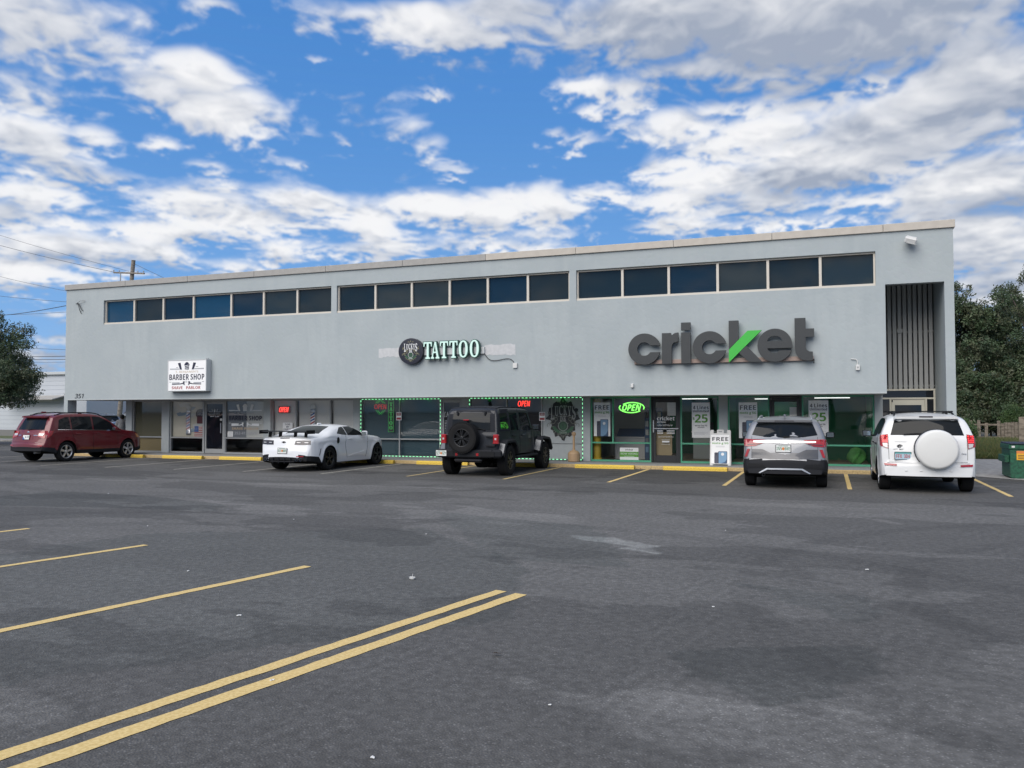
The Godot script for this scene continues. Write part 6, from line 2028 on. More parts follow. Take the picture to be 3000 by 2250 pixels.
# ---------------------------------------------------------------- cars
# A body is lofted from cross sections: s runs from the rear bumper (0) to the nose; the local nose points to -z.
class CarForm:
	var top: PackedVector2Array
	var plan: PackedVector2Array
	var belt: PackedVector2Array
	var low: PackedVector2Array
	var clad: PackedVector2Array
	var arches := []
	var L := 4.5
	var roof := 1.6
	var narrow := 0.8
	var crown := 0.04
	var shoulder := 0.07
	var bulge_r := 0.12
	var bulge_f := 0.25
	var crease := 0.012

	static func at(c: PackedVector2Array, s: float) -> float:
		if s <= c[0].x:
			return c[0].y
		for i in c.size() - 1:
			if s <= c[i + 1].x:
				var d := c[i + 1].x - c[i].x
				return lerpf(c[i].y, c[i + 1].y, (s - c[i].x) / d if d > 1e-6 else 1.0)
		return c[c.size() - 1].y

	# softens the corners of a curve
	static func soft(c: PackedVector2Array, keep_ends := true) -> PackedVector2Array:
		var o := PackedVector2Array([c[0]])
		for i in c.size() - 1:
			var a := c[i]
			var b := c[i + 1]
			if i > 0:
				o.append(a.lerp(b, 0.22))
			if i < c.size() - 2:
				o.append(a.lerp(b, 0.78))
		o.append(c[c.size() - 1])
		return o

	func bottom(s: float) -> float:
		var y := at(low, s)
		for a in arches:
			var d: float = absf(s - a[0])
			if d < a[1]:
				y = maxf(y, a[2] + sqrt(a[1] * a[1] - d * d))
		return minf(y, at(top, s) - 0.005)

	func half(s: float, y: float) -> float:
		var w := at(plan, s)
		var b := at(belt, s)
		var yt := at(top, s)
		if y < 0.55:
			w *= 1.0 - 0.055 * pow((0.55 - y) / 0.4, 2.0)
		elif y <= b:
			w *= 1.0 - 0.02 * pow((y - 0.55) / (b - 0.55 + 0.001), 2.0)
		else:
			var t := (y - b) / (roof - b)
			w *= 0.98 * (1.0 - (1.0 - narrow) * (t * 0.8 + t * t * 0.2))
		w += crease * exp(-pow((y - b + 0.12) / 0.045, 2.0)) * smoothstep(0.2, 0.5, s) * smoothstep(0.3, 0.9, L - s)
		for a in arches:
			# lips swell a little round the wheels
			var d: float = Vector2(s - a[0], y - a[2]).length() / a[1]
			w += 0.022 * exp(-pow((d - 1.06) / 0.16, 2.0))
		var r := minf(shoulder, (yt - at(low, s)) * 0.5)
		var u := clampf((y - (yt - crown - r)) / maxf(r, 0.001), 0.0, 1.0)
		return maxf(w - r * (1.0 - sqrt(maxf(0.0, 1.0 - u * u))), 0.02)

	func bend(s: float, x: float) -> float:
		var q := x * x / 0.81
		return s + bulge_r * q * maxf(0.0, 1.0 - s / 0.75) - bulge_f * q * maxf(0.0, 1.0 - (L - s) / 1.0)

	func at_side(sg: float, s: float, y: float, e: float) -> Vector3:
		var w := half(s, y)
		return Vector3(sg * (w + e), y, -bend(s, w))

	func rear_s(y: float) -> float:
		for i in top.size() - 1:
			if top[i + 1].y >= y:
				var d := top[i + 1].y - top[i].y
				return lerpf(top[i].x, top[i + 1].x, clampf((y - top[i].y) / d if d > 1e-6 else 0.0, 0.0, 1.0))
		return 0.5

	func at_rear(x: float, y: float, e: float) -> Vector3:
		var s := rear_s(y)
		var w := maxf(half(s, y), 0.3)
		s = rear_s(y + crown * minf(1.0, x * x / (w * w)))
		return Vector3(x, y, -bend(s, x) + e)

	func at_top(x: float, s: float, e: float) -> Vector3:
		var yt := at(top, s)
		var w := half(s, yt - crown)
		return Vector3(x, yt - crown * minf(1.0, x * x / (w * w)) + e, -bend(s, x))

	# the shell as a dictionary of mesh builders: paint, clad, under
	func shell() -> Dictionary:
		var st := PackedFloat32Array()
		for i in top.size() - 1:
			var n := maxi(1, int(ceil(top[i].distance_to(top[i + 1]) / 0.05)))
			for k in n:
				st.append(lerpf(top[i].x, top[i + 1].x, float(k) / n))
		st.append(L)
		for a in arches:
			for k in 17:
				st.append(a[0] + a[1] * cos(PI * k / 16.0) * 0.9999)
		for p in plan:
			st.append(clampf(p.x, 0.0, L))
		st.sort()
		var P := []
		var K := []
		var last := -1.0
		for s in st:
			if s - last < 0.004:
				continue
			last = s
			var yt := at(top, s)
			var y0 := bottom(s)
			var ye := maxf(yt - crown, y0 + 0.002)
			var yc := clampf(at(clad, s), y0, ye)
			var half_ring := PackedVector3Array()
			var kind := PackedInt32Array()
			var pts := []
			for k in 3:
				pts.append([half(s, y0) * k / 3.0, y0, 0])
			for k in 4:
				var y := lerpf(y0, yc, k / 4.0)
				pts.append([half(s, y), y, 1])
			for k in 17:
				var v := k / 16.0
				var y := lerpf(yc, ye, 1.0 - pow(1.0 - v, 1.35))
				pts.append([half(s, y), y, 2])
			var we := half(s, ye)
			for k in 8:
				var x := we * (1.0 - (k + 1) / 8.0)
				pts.append([x, ye + (yt - crown - ye) + crown * (1.0 - x * x / (we * we)) if yt - crown > y0 else ye, 2])
			for q in pts:
				half_ring.append(Vector3(q[0], q[1], -bend(s, q[0])))
				kind.append(q[2])
			var ring := half_ring.duplicate()
			for k in range(half_ring.size() - 2, -1, -1):
				ring.append(half_ring[k] * Vector3(-1, 1, 1))
				kind.append(kind[k])
			P.append(ring)
			K.append(kind)
		var whole := MB.new().grid(P, true)
		var C: int = P[0].size()
		var out := {"paint": MB.new(), "clad": MB.new(), "under": MB.new()}
		for k in out:
			out[k].v = whole.v
			out[k].n = whole.n
		for i in P.size() - 1:
			for j in C - 1:
				var kk := mini(K[i][j], K[i][j + 1])
				if j >= C / 2:
					kk = mini(K[i][j], K[i][j + 1])
				var name: String = ["under", "clad", "paint"][kk]
				var mid: Vector3 = (P[i][j] + P[i + 1][j + 1]) * 0.5
				if kk == 2 and mid.y < at(clad, -mid.z) - 0.004:
					name = "clad"
				var a := i * C + j
				var b := a + C
				out[name].ix.append_array(PackedInt32Array([a, a + 1, b, a + 1, b + 1, b]))
		# close both ends
		for e in [0, P.size() - 1]:
			var c := Vector3.ZERO
			for p in P[e]:
				c += p
			c /= C
			var f := MB.new()
			for j in C - 1:
				f.tri_out(c, P[e][j], P[e][j + 1], c + Vector3(0, 0, -0.5 if e == 0 else 0.5))
			var dst: MB = out["clad"]
			dst.v = dst.v.duplicate()
			dst.n = dst.n.duplicate()
			var o := dst.v.size()
			dst.v.append_array(f.v)
			dst.n.append_array(f.n)
			for q in f.ix:
				dst.ix.append(q + o)
		for k in out:
			out[k] = compact(out[k])
		return out

	static func compact(m: MB) -> MB:
		var o := MB.new()
		var map := {}
		for i in m.ix:
			if not map.has(i):
				map[i] = o.v.size()
				o.v.append(m.v[i])
				o.n.append(m.n[i])
			o.ix.append(map[i])
		return o

	# a skin patch between two outlines of the same length; kind: "rear", "side", "top"; raised by e, with an edge
	func patch(kind: String, a: Array, b: Array, e: float, sg := 1.0, rows := 5) -> MB:
		var A := spread(a)
		var B := spread(b)
		var P := []
		var Q := []
		for i in rows + 1:
			var t := float(i) / rows
			var r := PackedVector3Array()
			var q := PackedVector3Array()
			for k in A.size():
				var p := A[k].lerp(B[k], t)
				var u := Vector3.ZERO
				var w := Vector3.ZERO
				if kind == "rear":
					u = at_rear(p.x, p.y, e)
					w = at_rear(p.x, p.y, -0.01)
				elif kind == "side":
					u = at_side(sg, p.x, p.y, e)
					w = at_side(sg, p.x, p.y, -0.01)
				else:
					u = at_top(p.x, p.y, e)
					w = at_top(p.x, p.y, -0.01)
				r.append(u)
				q.append(w)
			P.append(r)
			Q.append(q)
		var c: Vector3 = (P[0][0] + P[rows][A.size() - 1]) * 0.5
		var mb := MB.new()
		var flip := false
		var n: Vector3 = (P[0][1] - P[0][0]).cross(P[1][0] - P[0][0])
		var outw: Vector3 = P[0][0] - Q[0][0]
		flip = n.dot(outw) < 0
		mb.grid(P, flip)
		var loop := []
		for k in A.size():
			loop.append([P[0][k], Q[0][k]])
		for i in range(1, rows + 1):
			loop.append([P[i][A.size() - 1], Q[i][A.size() - 1]])
		for k in range(A.size() - 2, -1, -1):
			loop.append([P[rows][k], Q[rows][k]])
		for i in range(rows - 1, -1, -1):
			loop.append([P[i][0], Q[i][0]])
		for k in loop.size() - 1:
			mb.quad_out(loop[k][0], loop[k + 1][0], loop[k + 1][1], loop[k][1], c)
		return mb

	static func spread(a: Array) -> PackedVector2Array:
		var o := PackedVector2Array()
		for i in range(0, a.size(), 2):
			o.append(Vector2(a[i], a[i + 1]))
		if o.size() > 4:
			return o
		var d := PackedVector2Array()
		for i in o.size() - 1:
			for k in 4:
				d.append(o[i].lerp(o[i + 1], k / 4.0))
		d.append(o[o.size() - 1])
		return d


func curve(a: Array, soften := 1) -> PackedVector2Array:
	var p := pv(a)
	for i in soften:
		p = CarForm.soft(p)
	return p


func car_materials() -> void:
	paint("paint_red", lin(0.12, 0.004, 0.010), 0.1, 0.4)
	paint("paint_white", lin(0.70, 0.71, 0.72), 0.0, 0.4)
	paint("paint_pearl", lin(0.66, 0.665, 0.655), 0.0, 0.4)
	paint("paint_graphite", lin(0.020, 0.023, 0.029), 0.2, 0.45)
	paint("paint_silver", lin(0.235, 0.24, 0.25), 0.6, 0.38)
	mk("spare_cover", lin(0.64, 0.64, 0.615), 0.45)
	mk("car_glass", lin(0.010, 0.012, 0.014), 0.03)
	M.car_glass.metallic_specular = 0.3
	mk("car_black", lin(0.014, 0.0145, 0.016), 0.55)
	mk("car_plastic", lin(0.02, 0.021, 0.024), 0.65)
	mk("underbody", lin(0.008, 0.008, 0.008), 0.9)
	mk("hardtop", lin(0.020, 0.022, 0.027), 0.75)
	mk("tyre_rubber", lin(0.016, 0.016, 0.0165), 0.85)
	mk("alloy", lin(0.60, 0.61, 0.63), 0.28, 0.9)
	mk("rim_black", lin(0.016, 0.017, 0.019), 0.3, 0.3)
	mk("rim_dark", lin(0.06, 0.06, 0.065), 0.3, 0.7)
	for k in ["car_black", "car_plastic", "hardtop", "tyre_rubber", "underbody"]:
		M[k].metallic_specular = 0.25
	M.paint_graphite.clearcoat = 0.3
	M.paint_graphite.metallic_specular = 0.3
	paint("lamp_red", lin(0.30, 0.012, 0.016), 0.0, 0.2)
	paint("lamp_smoke", lin(0.05, 0.04, 0.042), 0.0, 0.2)
	paint("lamp_clear", lin(0.55, 0.54, 0.53), 0.2, 0.2)
	paint("lamp_amber", lin(0.50, 0.16, 0.02), 0.0, 0.2)
	glow("lamp_lit", lin(0.85, 0.03, 0.03), 1.6)
	mk("plate_white", lin(0.66, 0.67, 0.65), 0.5)
	mk("plate_green", lin(0.05, 0.16, 0.09), 0.6)
	mk("plate_orange", lin(0.55, 0.17, 0.03), 0.6)
	mk("plate_teal", lin(0.08, 0.30, 0.30), 0.6)
	mk("plate_sky", lin(0.35, 0.47, 0.55), 0.6)
	mk("mirror_glass", lin(0.35, 0.42, 0.46), 0.04, 0.9)


var wheel_cache := {}


func add_wheel(car: Node3D, at: Vector3, R: float, wd: float, style: String, rim_m: Material, side: float) -> Node3D:
	var w := Node3D.new()
	w.name = "wheel"
	car.add_child(w, true)
	w.position = at
	w.rotation.y = 0.0 if side > 0 else PI
	var key := style + str(R) + str(wd)
	if not wheel_cache.has(key):
		var xf := Transform3D(Basis(Vector3.BACK, -PI / 2), Vector3.ZERO)
		var rr := R * (0.66 if style != "off_road" else 0.585)
		var h := wd / 2
		var ty := MB.new().lathe(PackedVector2Array([Vector2(rr * 0.9, -h * 0.8), Vector2(rr, -h * 0.92), Vector2(R * 0.86, -h * 1.02), Vector2(R * 0.965, -h * 0.9), Vector2(R, -h * 0.68), Vector2(R, h * 0.68), Vector2(R * 0.965, h * 0.9), Vector2(R * 0.86, h * 1.02), Vector2(rr, h * 0.92), Vector2(rr * 0.9, h * 0.7)]), 40, xf)
		if style == "off_road":
			# chunky tread blocks
			for i in 44:
				var a := TAU * i / 44.0
				for q in [-0.78, -0.3, 0.3, 0.78]:
					var aa := a + (0.07 if absf(q) < 0.5 else 0.0)
					ty.box(Vector3(q * h, cos(aa) * R * 0.995, sin(aa) * R * 0.995), Vector3(wd * 0.19, R * 0.05, R * 0.1), 0.0, Basis(Vector3.RIGHT, aa))
		else:
			for q in [-0.4, -0.13, 0.13, 0.4]:
				ty.lathe(PackedVector2Array([Vector2(R, q * h - 0.004), Vector2(R + 0.002, q * h), Vector2(R, q * h + 0.004)]), 40, xf)
		var rim := MB.new().lathe(PackedVector2Array([Vector2(rr * 0.86, h * 0.2), Vector2(rr * 0.9, h * 0.86), Vector2(rr * 0.97, h * 0.96), Vector2(rr * 1.01, h * 0.93)]), 36, xf)
		var back := MB.new().lathe(PackedVector2Array([Vector2(0.0, h * 0.25), Vector2(rr * 0.94, h * 0.22)]), 30, xf)
		var n := 5
		if style == "twin":
			n = 5
		elif style == "off_road":
			n = 7
		for i in n:
			var a := TAU * i / n
			var offs := [0.0]
			if style == "off_road" or style == "twin":
				offs = [-0.13, 0.13]
			for o in offs:
				var p0 := rr * 0.12
				var p1 := rr * 0.93
				var ww: float = rr * (0.25 if offs.size() == 1 else 0.11)
				var sp := Basis(Vector3.RIGHT, a + o)
				var q := [Vector3(h * 0.86, p0, -ww * 0.4), Vector3(h * 0.86, p0, ww * 0.4), Vector3(h * 0.9, p1, ww * (0.75 if offs.size() == 1 else 0.5)), Vector3(h * 0.9, p1, -ww * (0.75 if offs.size() == 1 else 0.5))]
				var bk := Vector3(-h * 0.3, 0, 0)
				for k in 4:
					q[k] = sp * q[k]
				var mid: Vector3 = (q[0] + q[1] + q[2] + q[3]) / 4 + bk * 0.5
				rim.quad_out(q[0], q[1], q[2], q[3], mid)
				for k in 4:
					rim.quad_out(q[k], q[(k + 1) % 4], q[(k + 1) % 4] + bk, q[k] + bk, mid)
		rim.lathe(PackedVector2Array([Vector2(rr * 0.22, h * 0.3), Vector2(rr * 0.22, h * 0.9), Vector2(rr * 0.16, h * 0.95), Vector2(0.0, h * 0.95)]), 20, xf)
		wheel_cache[key] = [ty.mesh(), rim.mesh(), back.mesh()]
	var c: Array = wheel_cache[key]
	part("tyre", c[0], M.tyre_rubber, w)
	part("rim", c[1], rim_m, w)
	part("brake_disc", c[2], M.car_black, w)
	return w


func plate(car: Node3D, x: float, y: float, z: float, chars: String, style: String, tilt := 0.0) -> void:
	var p := Node3D.new()
	p.name = "license_plate"
	car.add_child(p, true)
	p.position = Vector3(x, y, z)
	p.rotation.x = tilt
	part("frame", MB.new().lim(-0.165, 0.165, -0.085, 0.085, -0.004, 0.004, 0.003), M.car_black, p)
	part("face", MB.new().lim(-0.152, 0.152, -0.074, 0.074, 0.004, 0.007), M.plate_sky if style == "sky" else M.plate_white, p)
	if style == "orange":
		part("emblem", MB.new().extrude(ellipse(0, -0.005, 0.028, 0.036, 16), 0.007, 0.008), M.plate_orange, p)
		text(chars.substr(0, 3), -0.14, -0.03, -0.04, 0.035, 0.007, M.plate_green, p, "sans_bold", 0.002)
		text(chars.substr(3), 0.03, 0.14, -0.04, 0.035, 0.007, M.plate_green, p, "sans_bold", 0.002)
		part("band", MB.new().lim(-0.1, 0.1, 0.05, 0.062, 0.007, 0.008), M.plate_green, p)
	elif style == "sky":
		part("band", MB.new().lim(-0.152, 0.152, 0.045, 0.074, 0.007, 0.008), M.plate_teal, p)
		text(chars.substr(0, 3), -0.13, -0.02, -0.045, 0.035, 0.007, M.red_ink, p, "sans_bold", 0.002)
		text(chars.substr(3), 0.02, 0.13, -0.045, 0.035, 0.007, M.red_ink, p, "sans_bold", 0.002)
	else:
		text(chars, -0.06, 0.14, -0.04, 0.035, 0.007, M.ink, p, "sans_bold", 0.002)
		part("band", MB.new().extrude(pv([-0.152, -0.074, -0.05, -0.074, -0.152, 0.03]), 0.007, 0.008), M.blue_ink, p)


func shell_parts(car: Node3D, f: CarForm, paint_m: Material, clad_m: Material) -> void:
	var s := f.shell()
	part("body", s.paint, paint_m, car)
	part("cladding", s.clad, clad_m, car)
	part("underbody", s.under, M.underbody, car)


func four_wheels(car: Node3D, f: CarForm, R: float, wd: float, style: String, rim: Material, track: float) -> void:
	for a in f.arches:
		for sg in [-1.0, 1.0]:
			add_wheel(car, Vector3(sg * (track - wd / 2), R, -a[0]), R, wd, style, rim, sg)
		part("axle", MB.new().lim(-track + wd, track - wd, R - 0.06, R + 0.06, -a[0] - 0.06, -a[0] + 0.06, 0.01), M.underbody, car)


func mirrors(car: Node3D, f: CarForm, s: float, y: float, m: Material, big := 1.0) -> void:
	for sg in [-1.0, 1.0]:
		var p: Vector3 = f.at_side(sg, s, y, 0.0)
		var w := Node3D.new()
		w.name = "mirror"
		car.add_child(w, true)
		w.position = p
		part("arm", MB.new().box(Vector3(sg * 0.03, 0, 0), Vector3(0.09, 0.035, 0.06), 0.008), M.car_black, w)
		part("housing", MB.new().box(Vector3(sg * 0.13 * big, 0.05, 0), Vector3(0.19 * big, 0.135 * big, 0.1), 0.03), m, w)
		part("mirror_glass", MB.new().box(Vector3(sg * 0.13 * big, 0.05, 0.051), Vector3(0.15 * big, 0.1 * big, 0.006), 0.002), M.mirror_glass, w)


func handles(car: Node3D, f: CarForm, ss: Array, y: float, m: Material) -> void:
	for sg in [-1.0, 1.0]:
		for s in ss:
			part("door_handle", MB.new().box(f.at_side(sg, s, y, 0.014), Vector3(0.03, 0.03, 0.2), 0.008), m, car)


# thin dark shut lines, drawn as narrow raised beads a millimetre proud
func seam(car: Node3D, f: CarForm, kind: String, pts: Array, sg := 1.0) -> void:
	var path := PackedVector3Array()
	for i in range(0, pts.size() - 2, 2):
		for k in 6:
			var x := lerpf(pts[i], pts[i + 2], k / 6.0)
			var y := lerpf(pts[i + 1], pts[i + 3], k / 6.0)
			path.append(f.at_side(sg, x, y, 0.0) if kind == "side" else f.at_rear(x, y, 0.0))
	path.append(f.at_side(sg, pts[-2], pts[-1], 0.0) if kind == "side" else f.at_rear(pts[-2], pts[-1], 0.0))
	part("shut_line", MB.new().tube(path, 0.0045, 5), M.car_black, car)


func side_windows(car: Node3D, f: CarForm, panes: Array, m: Material) -> void:
	for sg in [-1.0, 1.0]:
		for p in panes:
			part("side_window", f.patch("side", p[0], p[1], 0.005, sg, 5), m, car)


func roof_rails(car: Node3D, f: CarForm, s0: float, s1: float, h: float, m: Material, inset := 0.06) -> void:
	for sg in [-1.0, 1.0]:
		var path := PackedVector3Array()
		for i in 17:
			var t := i / 16.0
			var s := lerpf(s0, s1, t)
			var y: float = CarForm.at(f.top, s) - f.crown
			var p := Vector3(sg * (f.half(s, y) - inset), y + 0.01 + h * minf(1.0, minf(t, 1.0 - t) * 9.0), -s)
			path.append(p)
		var r := Node3D.new()
		r.name = "roof_rail"
		car.add_child(r, true)
		part("bar", MB.new().tube(path, 0.021, 8), m, r)
		for t in [0, 8, 16]:
			part("foot", MB.new().box(path[t] - Vector3(0, h * (0.5 if t == 8 else 0.1), 0), Vector3(0.04, h if t == 8 else 0.05, 0.14), 0.008), m, r)


func wiper(car: Node3D, f: CarForm, x0: float, x1: float, y: float, tilt := 0.02) -> void:
	var a := f.at_rear(x0, y, 0.03)
	var b := f.at_rear(x1, y + tilt, 0.022)
	part("wiper", MB.new().tube(PackedVector3Array([a, a.lerp(b, 0.5) + Vector3(0, 0.008, 0.006), b]), 0.014, 6, 0.006), M.car_black, car)


func red_suv() -> void:
	var f := CarForm.new()
	f.L = 4.6
	f.top = curve([0, 0.40, 0.01, 0.64, 0.06, 0.68, 0.10, 0.80, 0.15, 0.98, 0.22, 1.10, 0.47, 1.55, 0.55, 1.63, 1.0, 1.69, 1.8, 1.705, 2.3, 1.685, 2.62, 1.60, 2.98, 1.37, 3.30, 1.125, 3.5, 1.09, 4.1, 1.035, 4.38, 0.92, 4.52, 0.76, 4.58, 0.55, 4.6, 0.40])
	f.plan = curve([0, 0.76, 0.1, 0.84, 0.35, 0.885, 0.9, 0.8975, 3.7, 0.8975, 4.2, 0.85, 4.45, 0.72, 4.6, 0.55])
	f.belt = pv([0, 1.02, 0.5, 1.09, 3.3, 1.03, 4.6, 0.9])
	f.low = pv([0, 0.40, 0.25, 0.34, 0.6, 0.27, 4.2, 0.25, 4.6, 0.32])
	f.clad = pv([0, 0.54, 0.45, 0.50, 0.55, 0.40, 4.2, 0.39, 4.6, 0.45])
	f.arches = [[0.97, 0.40, 0.35], [3.61, 0.40, 0.35]]
	f.roof = 1.70
	f.narrow = 0.79
	var t := thing("parked_suv", "dark red station-wagon SUV with black roof rails and silver wheels", "car", Vector3(-25.62, 0, 3.75), deg_to_rad(-2.0), "cars parked at the shops")
	shell_parts(t, f, M.paint_red, M.car_plastic)
	part("rear_window", f.patch("rear", [-0.64, 1.12, 0.64, 1.12], [-0.54, 1.50, 0.54, 1.50], 0.006), M.car_glass, t)
	part("windscreen", f.patch("top", [-0.68, 3.26, 0.68, 3.26], [-0.58, 2.68, 0.58, 2.68], 0.006), M.car_glass, t)
	side_windows(t, f, [[[0.62, 1.14, 0.95, 1.12, 1.13, 1.12], [0.72, 1.46, 0.98, 1.55, 1.13, 1.56]], [[1.19, 1.115, 2.02, 1.09], [1.19, 1.565, 2.02, 1.575]], [[2.09, 1.088, 2.6, 1.068, 3.06, 1.058], [2.09, 1.575, 2.42, 1.55, 2.82, 1.35]]], M.car_glass)
	for sg in [-1.0, 1.0]:
		part("window_trim", f.patch("side", [0.60, 1.115, 1.5, 1.095, 3.25, 1.038], [0.60, 1.13, 1.5, 1.108, 3.25, 1.05], 0.008, sg, 1), M.chrome, t)
		var l := part("tail_lamp", f.patch("rear", [sg * 0.50, 0.89, sg * 0.80, 0.82], [sg * 0.50, 1.06, sg * 0.79, 1.09], 0.014), M.lamp_red, t)
		part("lens", f.patch("rear", [sg * 0.52, 0.93, sg * 0.70, 0.92], [sg * 0.52, 1.0, sg * 0.74, 1.0], 0.019), M.lamp_clear, l)
		part("tail_lamp", f.patch("side", [0.13, 0.83, 0.30, 0.90], [0.15, 1.09, 0.44, 1.085], 0.010, sg), M.lamp_red, t)
		part("reflector", f.patch("rear", [sg * 0.60, 0.565, sg * 0.78, 0.565], [sg * 0.60, 0.60, sg * 0.78, 0.60], 0.008), M.lamp_red, t)
		part("head_lamp", f.patch("side", [4.15, 0.78, 4.45, 0.74], [4.05, 0.92, 4.42, 0.88], 0.008, sg), M.lamp_amber if sg > 0 else M.lamp_clear, t)
		part("badge_bar", f.patch("rear", [sg * 0.30, 0.925, sg * 0.47, 0.925], [sg * 0.30, 0.945, sg * 0.47, 0.945], 0.008), M.chrome, t)
		seam(t, f, "side", [1.16, 1.56, 1.155, 1.1, 1.28, 0.75, 1.40, 0.42], sg)
		seam(t, f, "side", [2.05, 1.57, 2.055, 0.75, 2.06, 0.40], sg)
		seam(t, f, "side", [3.06, 1.04, 3.15, 0.7, 3.12, 0.40], sg)
	part("bumper_trim", f.patch("rear", [-0.72, 0.50, 0.72, 0.50], [-0.72, 0.525, 0.72, 0.525], 0.012), M.car_plastic, t)
	part("tailgate_recess", f.patch("rear", [-0.30, 0.78, 0.30, 0.78], [-0.27, 0.955, 0.27, 0.955], 0.004), M.paint_red, t)
	part("badge", MB.new().lathe(PackedVector2Array([Vector2(0, 0), Vector2(0.055, 0), Vector2(0.05, 0.01), Vector2(0, 0.012)]), 18, Transform3D(Basis(Vector3.RIGHT, PI / 2) * Basis.from_scale(Vector3(1, 1, 0.6)), f.at_rear(0, 1.035, 0.002))), M.chrome, t)
	part("spoiler", MB.new().extrude(pv([-0.58, 0.0, 0.58, 0.0, 0.56, 0.05, -0.56, 0.05]), -0.30, 0.16, Transform3D(Basis(Vector3.RIGHT, 0.10), Vector3(0, 1.555, -0.52))), M.paint_red, t)
	wiper(t, f, -0.05, 0.28, 1.125)
	plate(t, 0.0, 0.865, f.at_rear(0, 0.865, 0.02).z, "JLT2", "plain", -0.2)
	seam(t, f, "rear", [-0.70, 0.70, 0.70, 0.70])
	mirrors(t, f, 2.88, 1.07, M.paint_red)
	handles(t, f, [1.4, 2.25], 0.96, M.paint_red)
	roof_rails(t, f, 0.75, 2.7, 0.04, M.car_black)
	part("antenna_fin", MB.new().box(Vector3(0.0, 1.72, -0.75), Vector3(0.05, 0.06, 0.2), 0.02), M.paint_red, t)
	part("exhaust", MB.new().lathe(PackedVector2Array([Vector2(0.03, -0.2), Vector2(0.035, 0.0), Vector2(0.028, 0.0), Vector2(0.026, -0.1)]), 14, Transform3D(Basis(Vector3.RIGHT, PI / 2), Vector3(0.52, 0.34, -0.02))), M.steel, t)
	four_wheels(t, f, 0.35, 0.225, "five", M.alloy, 0.885)


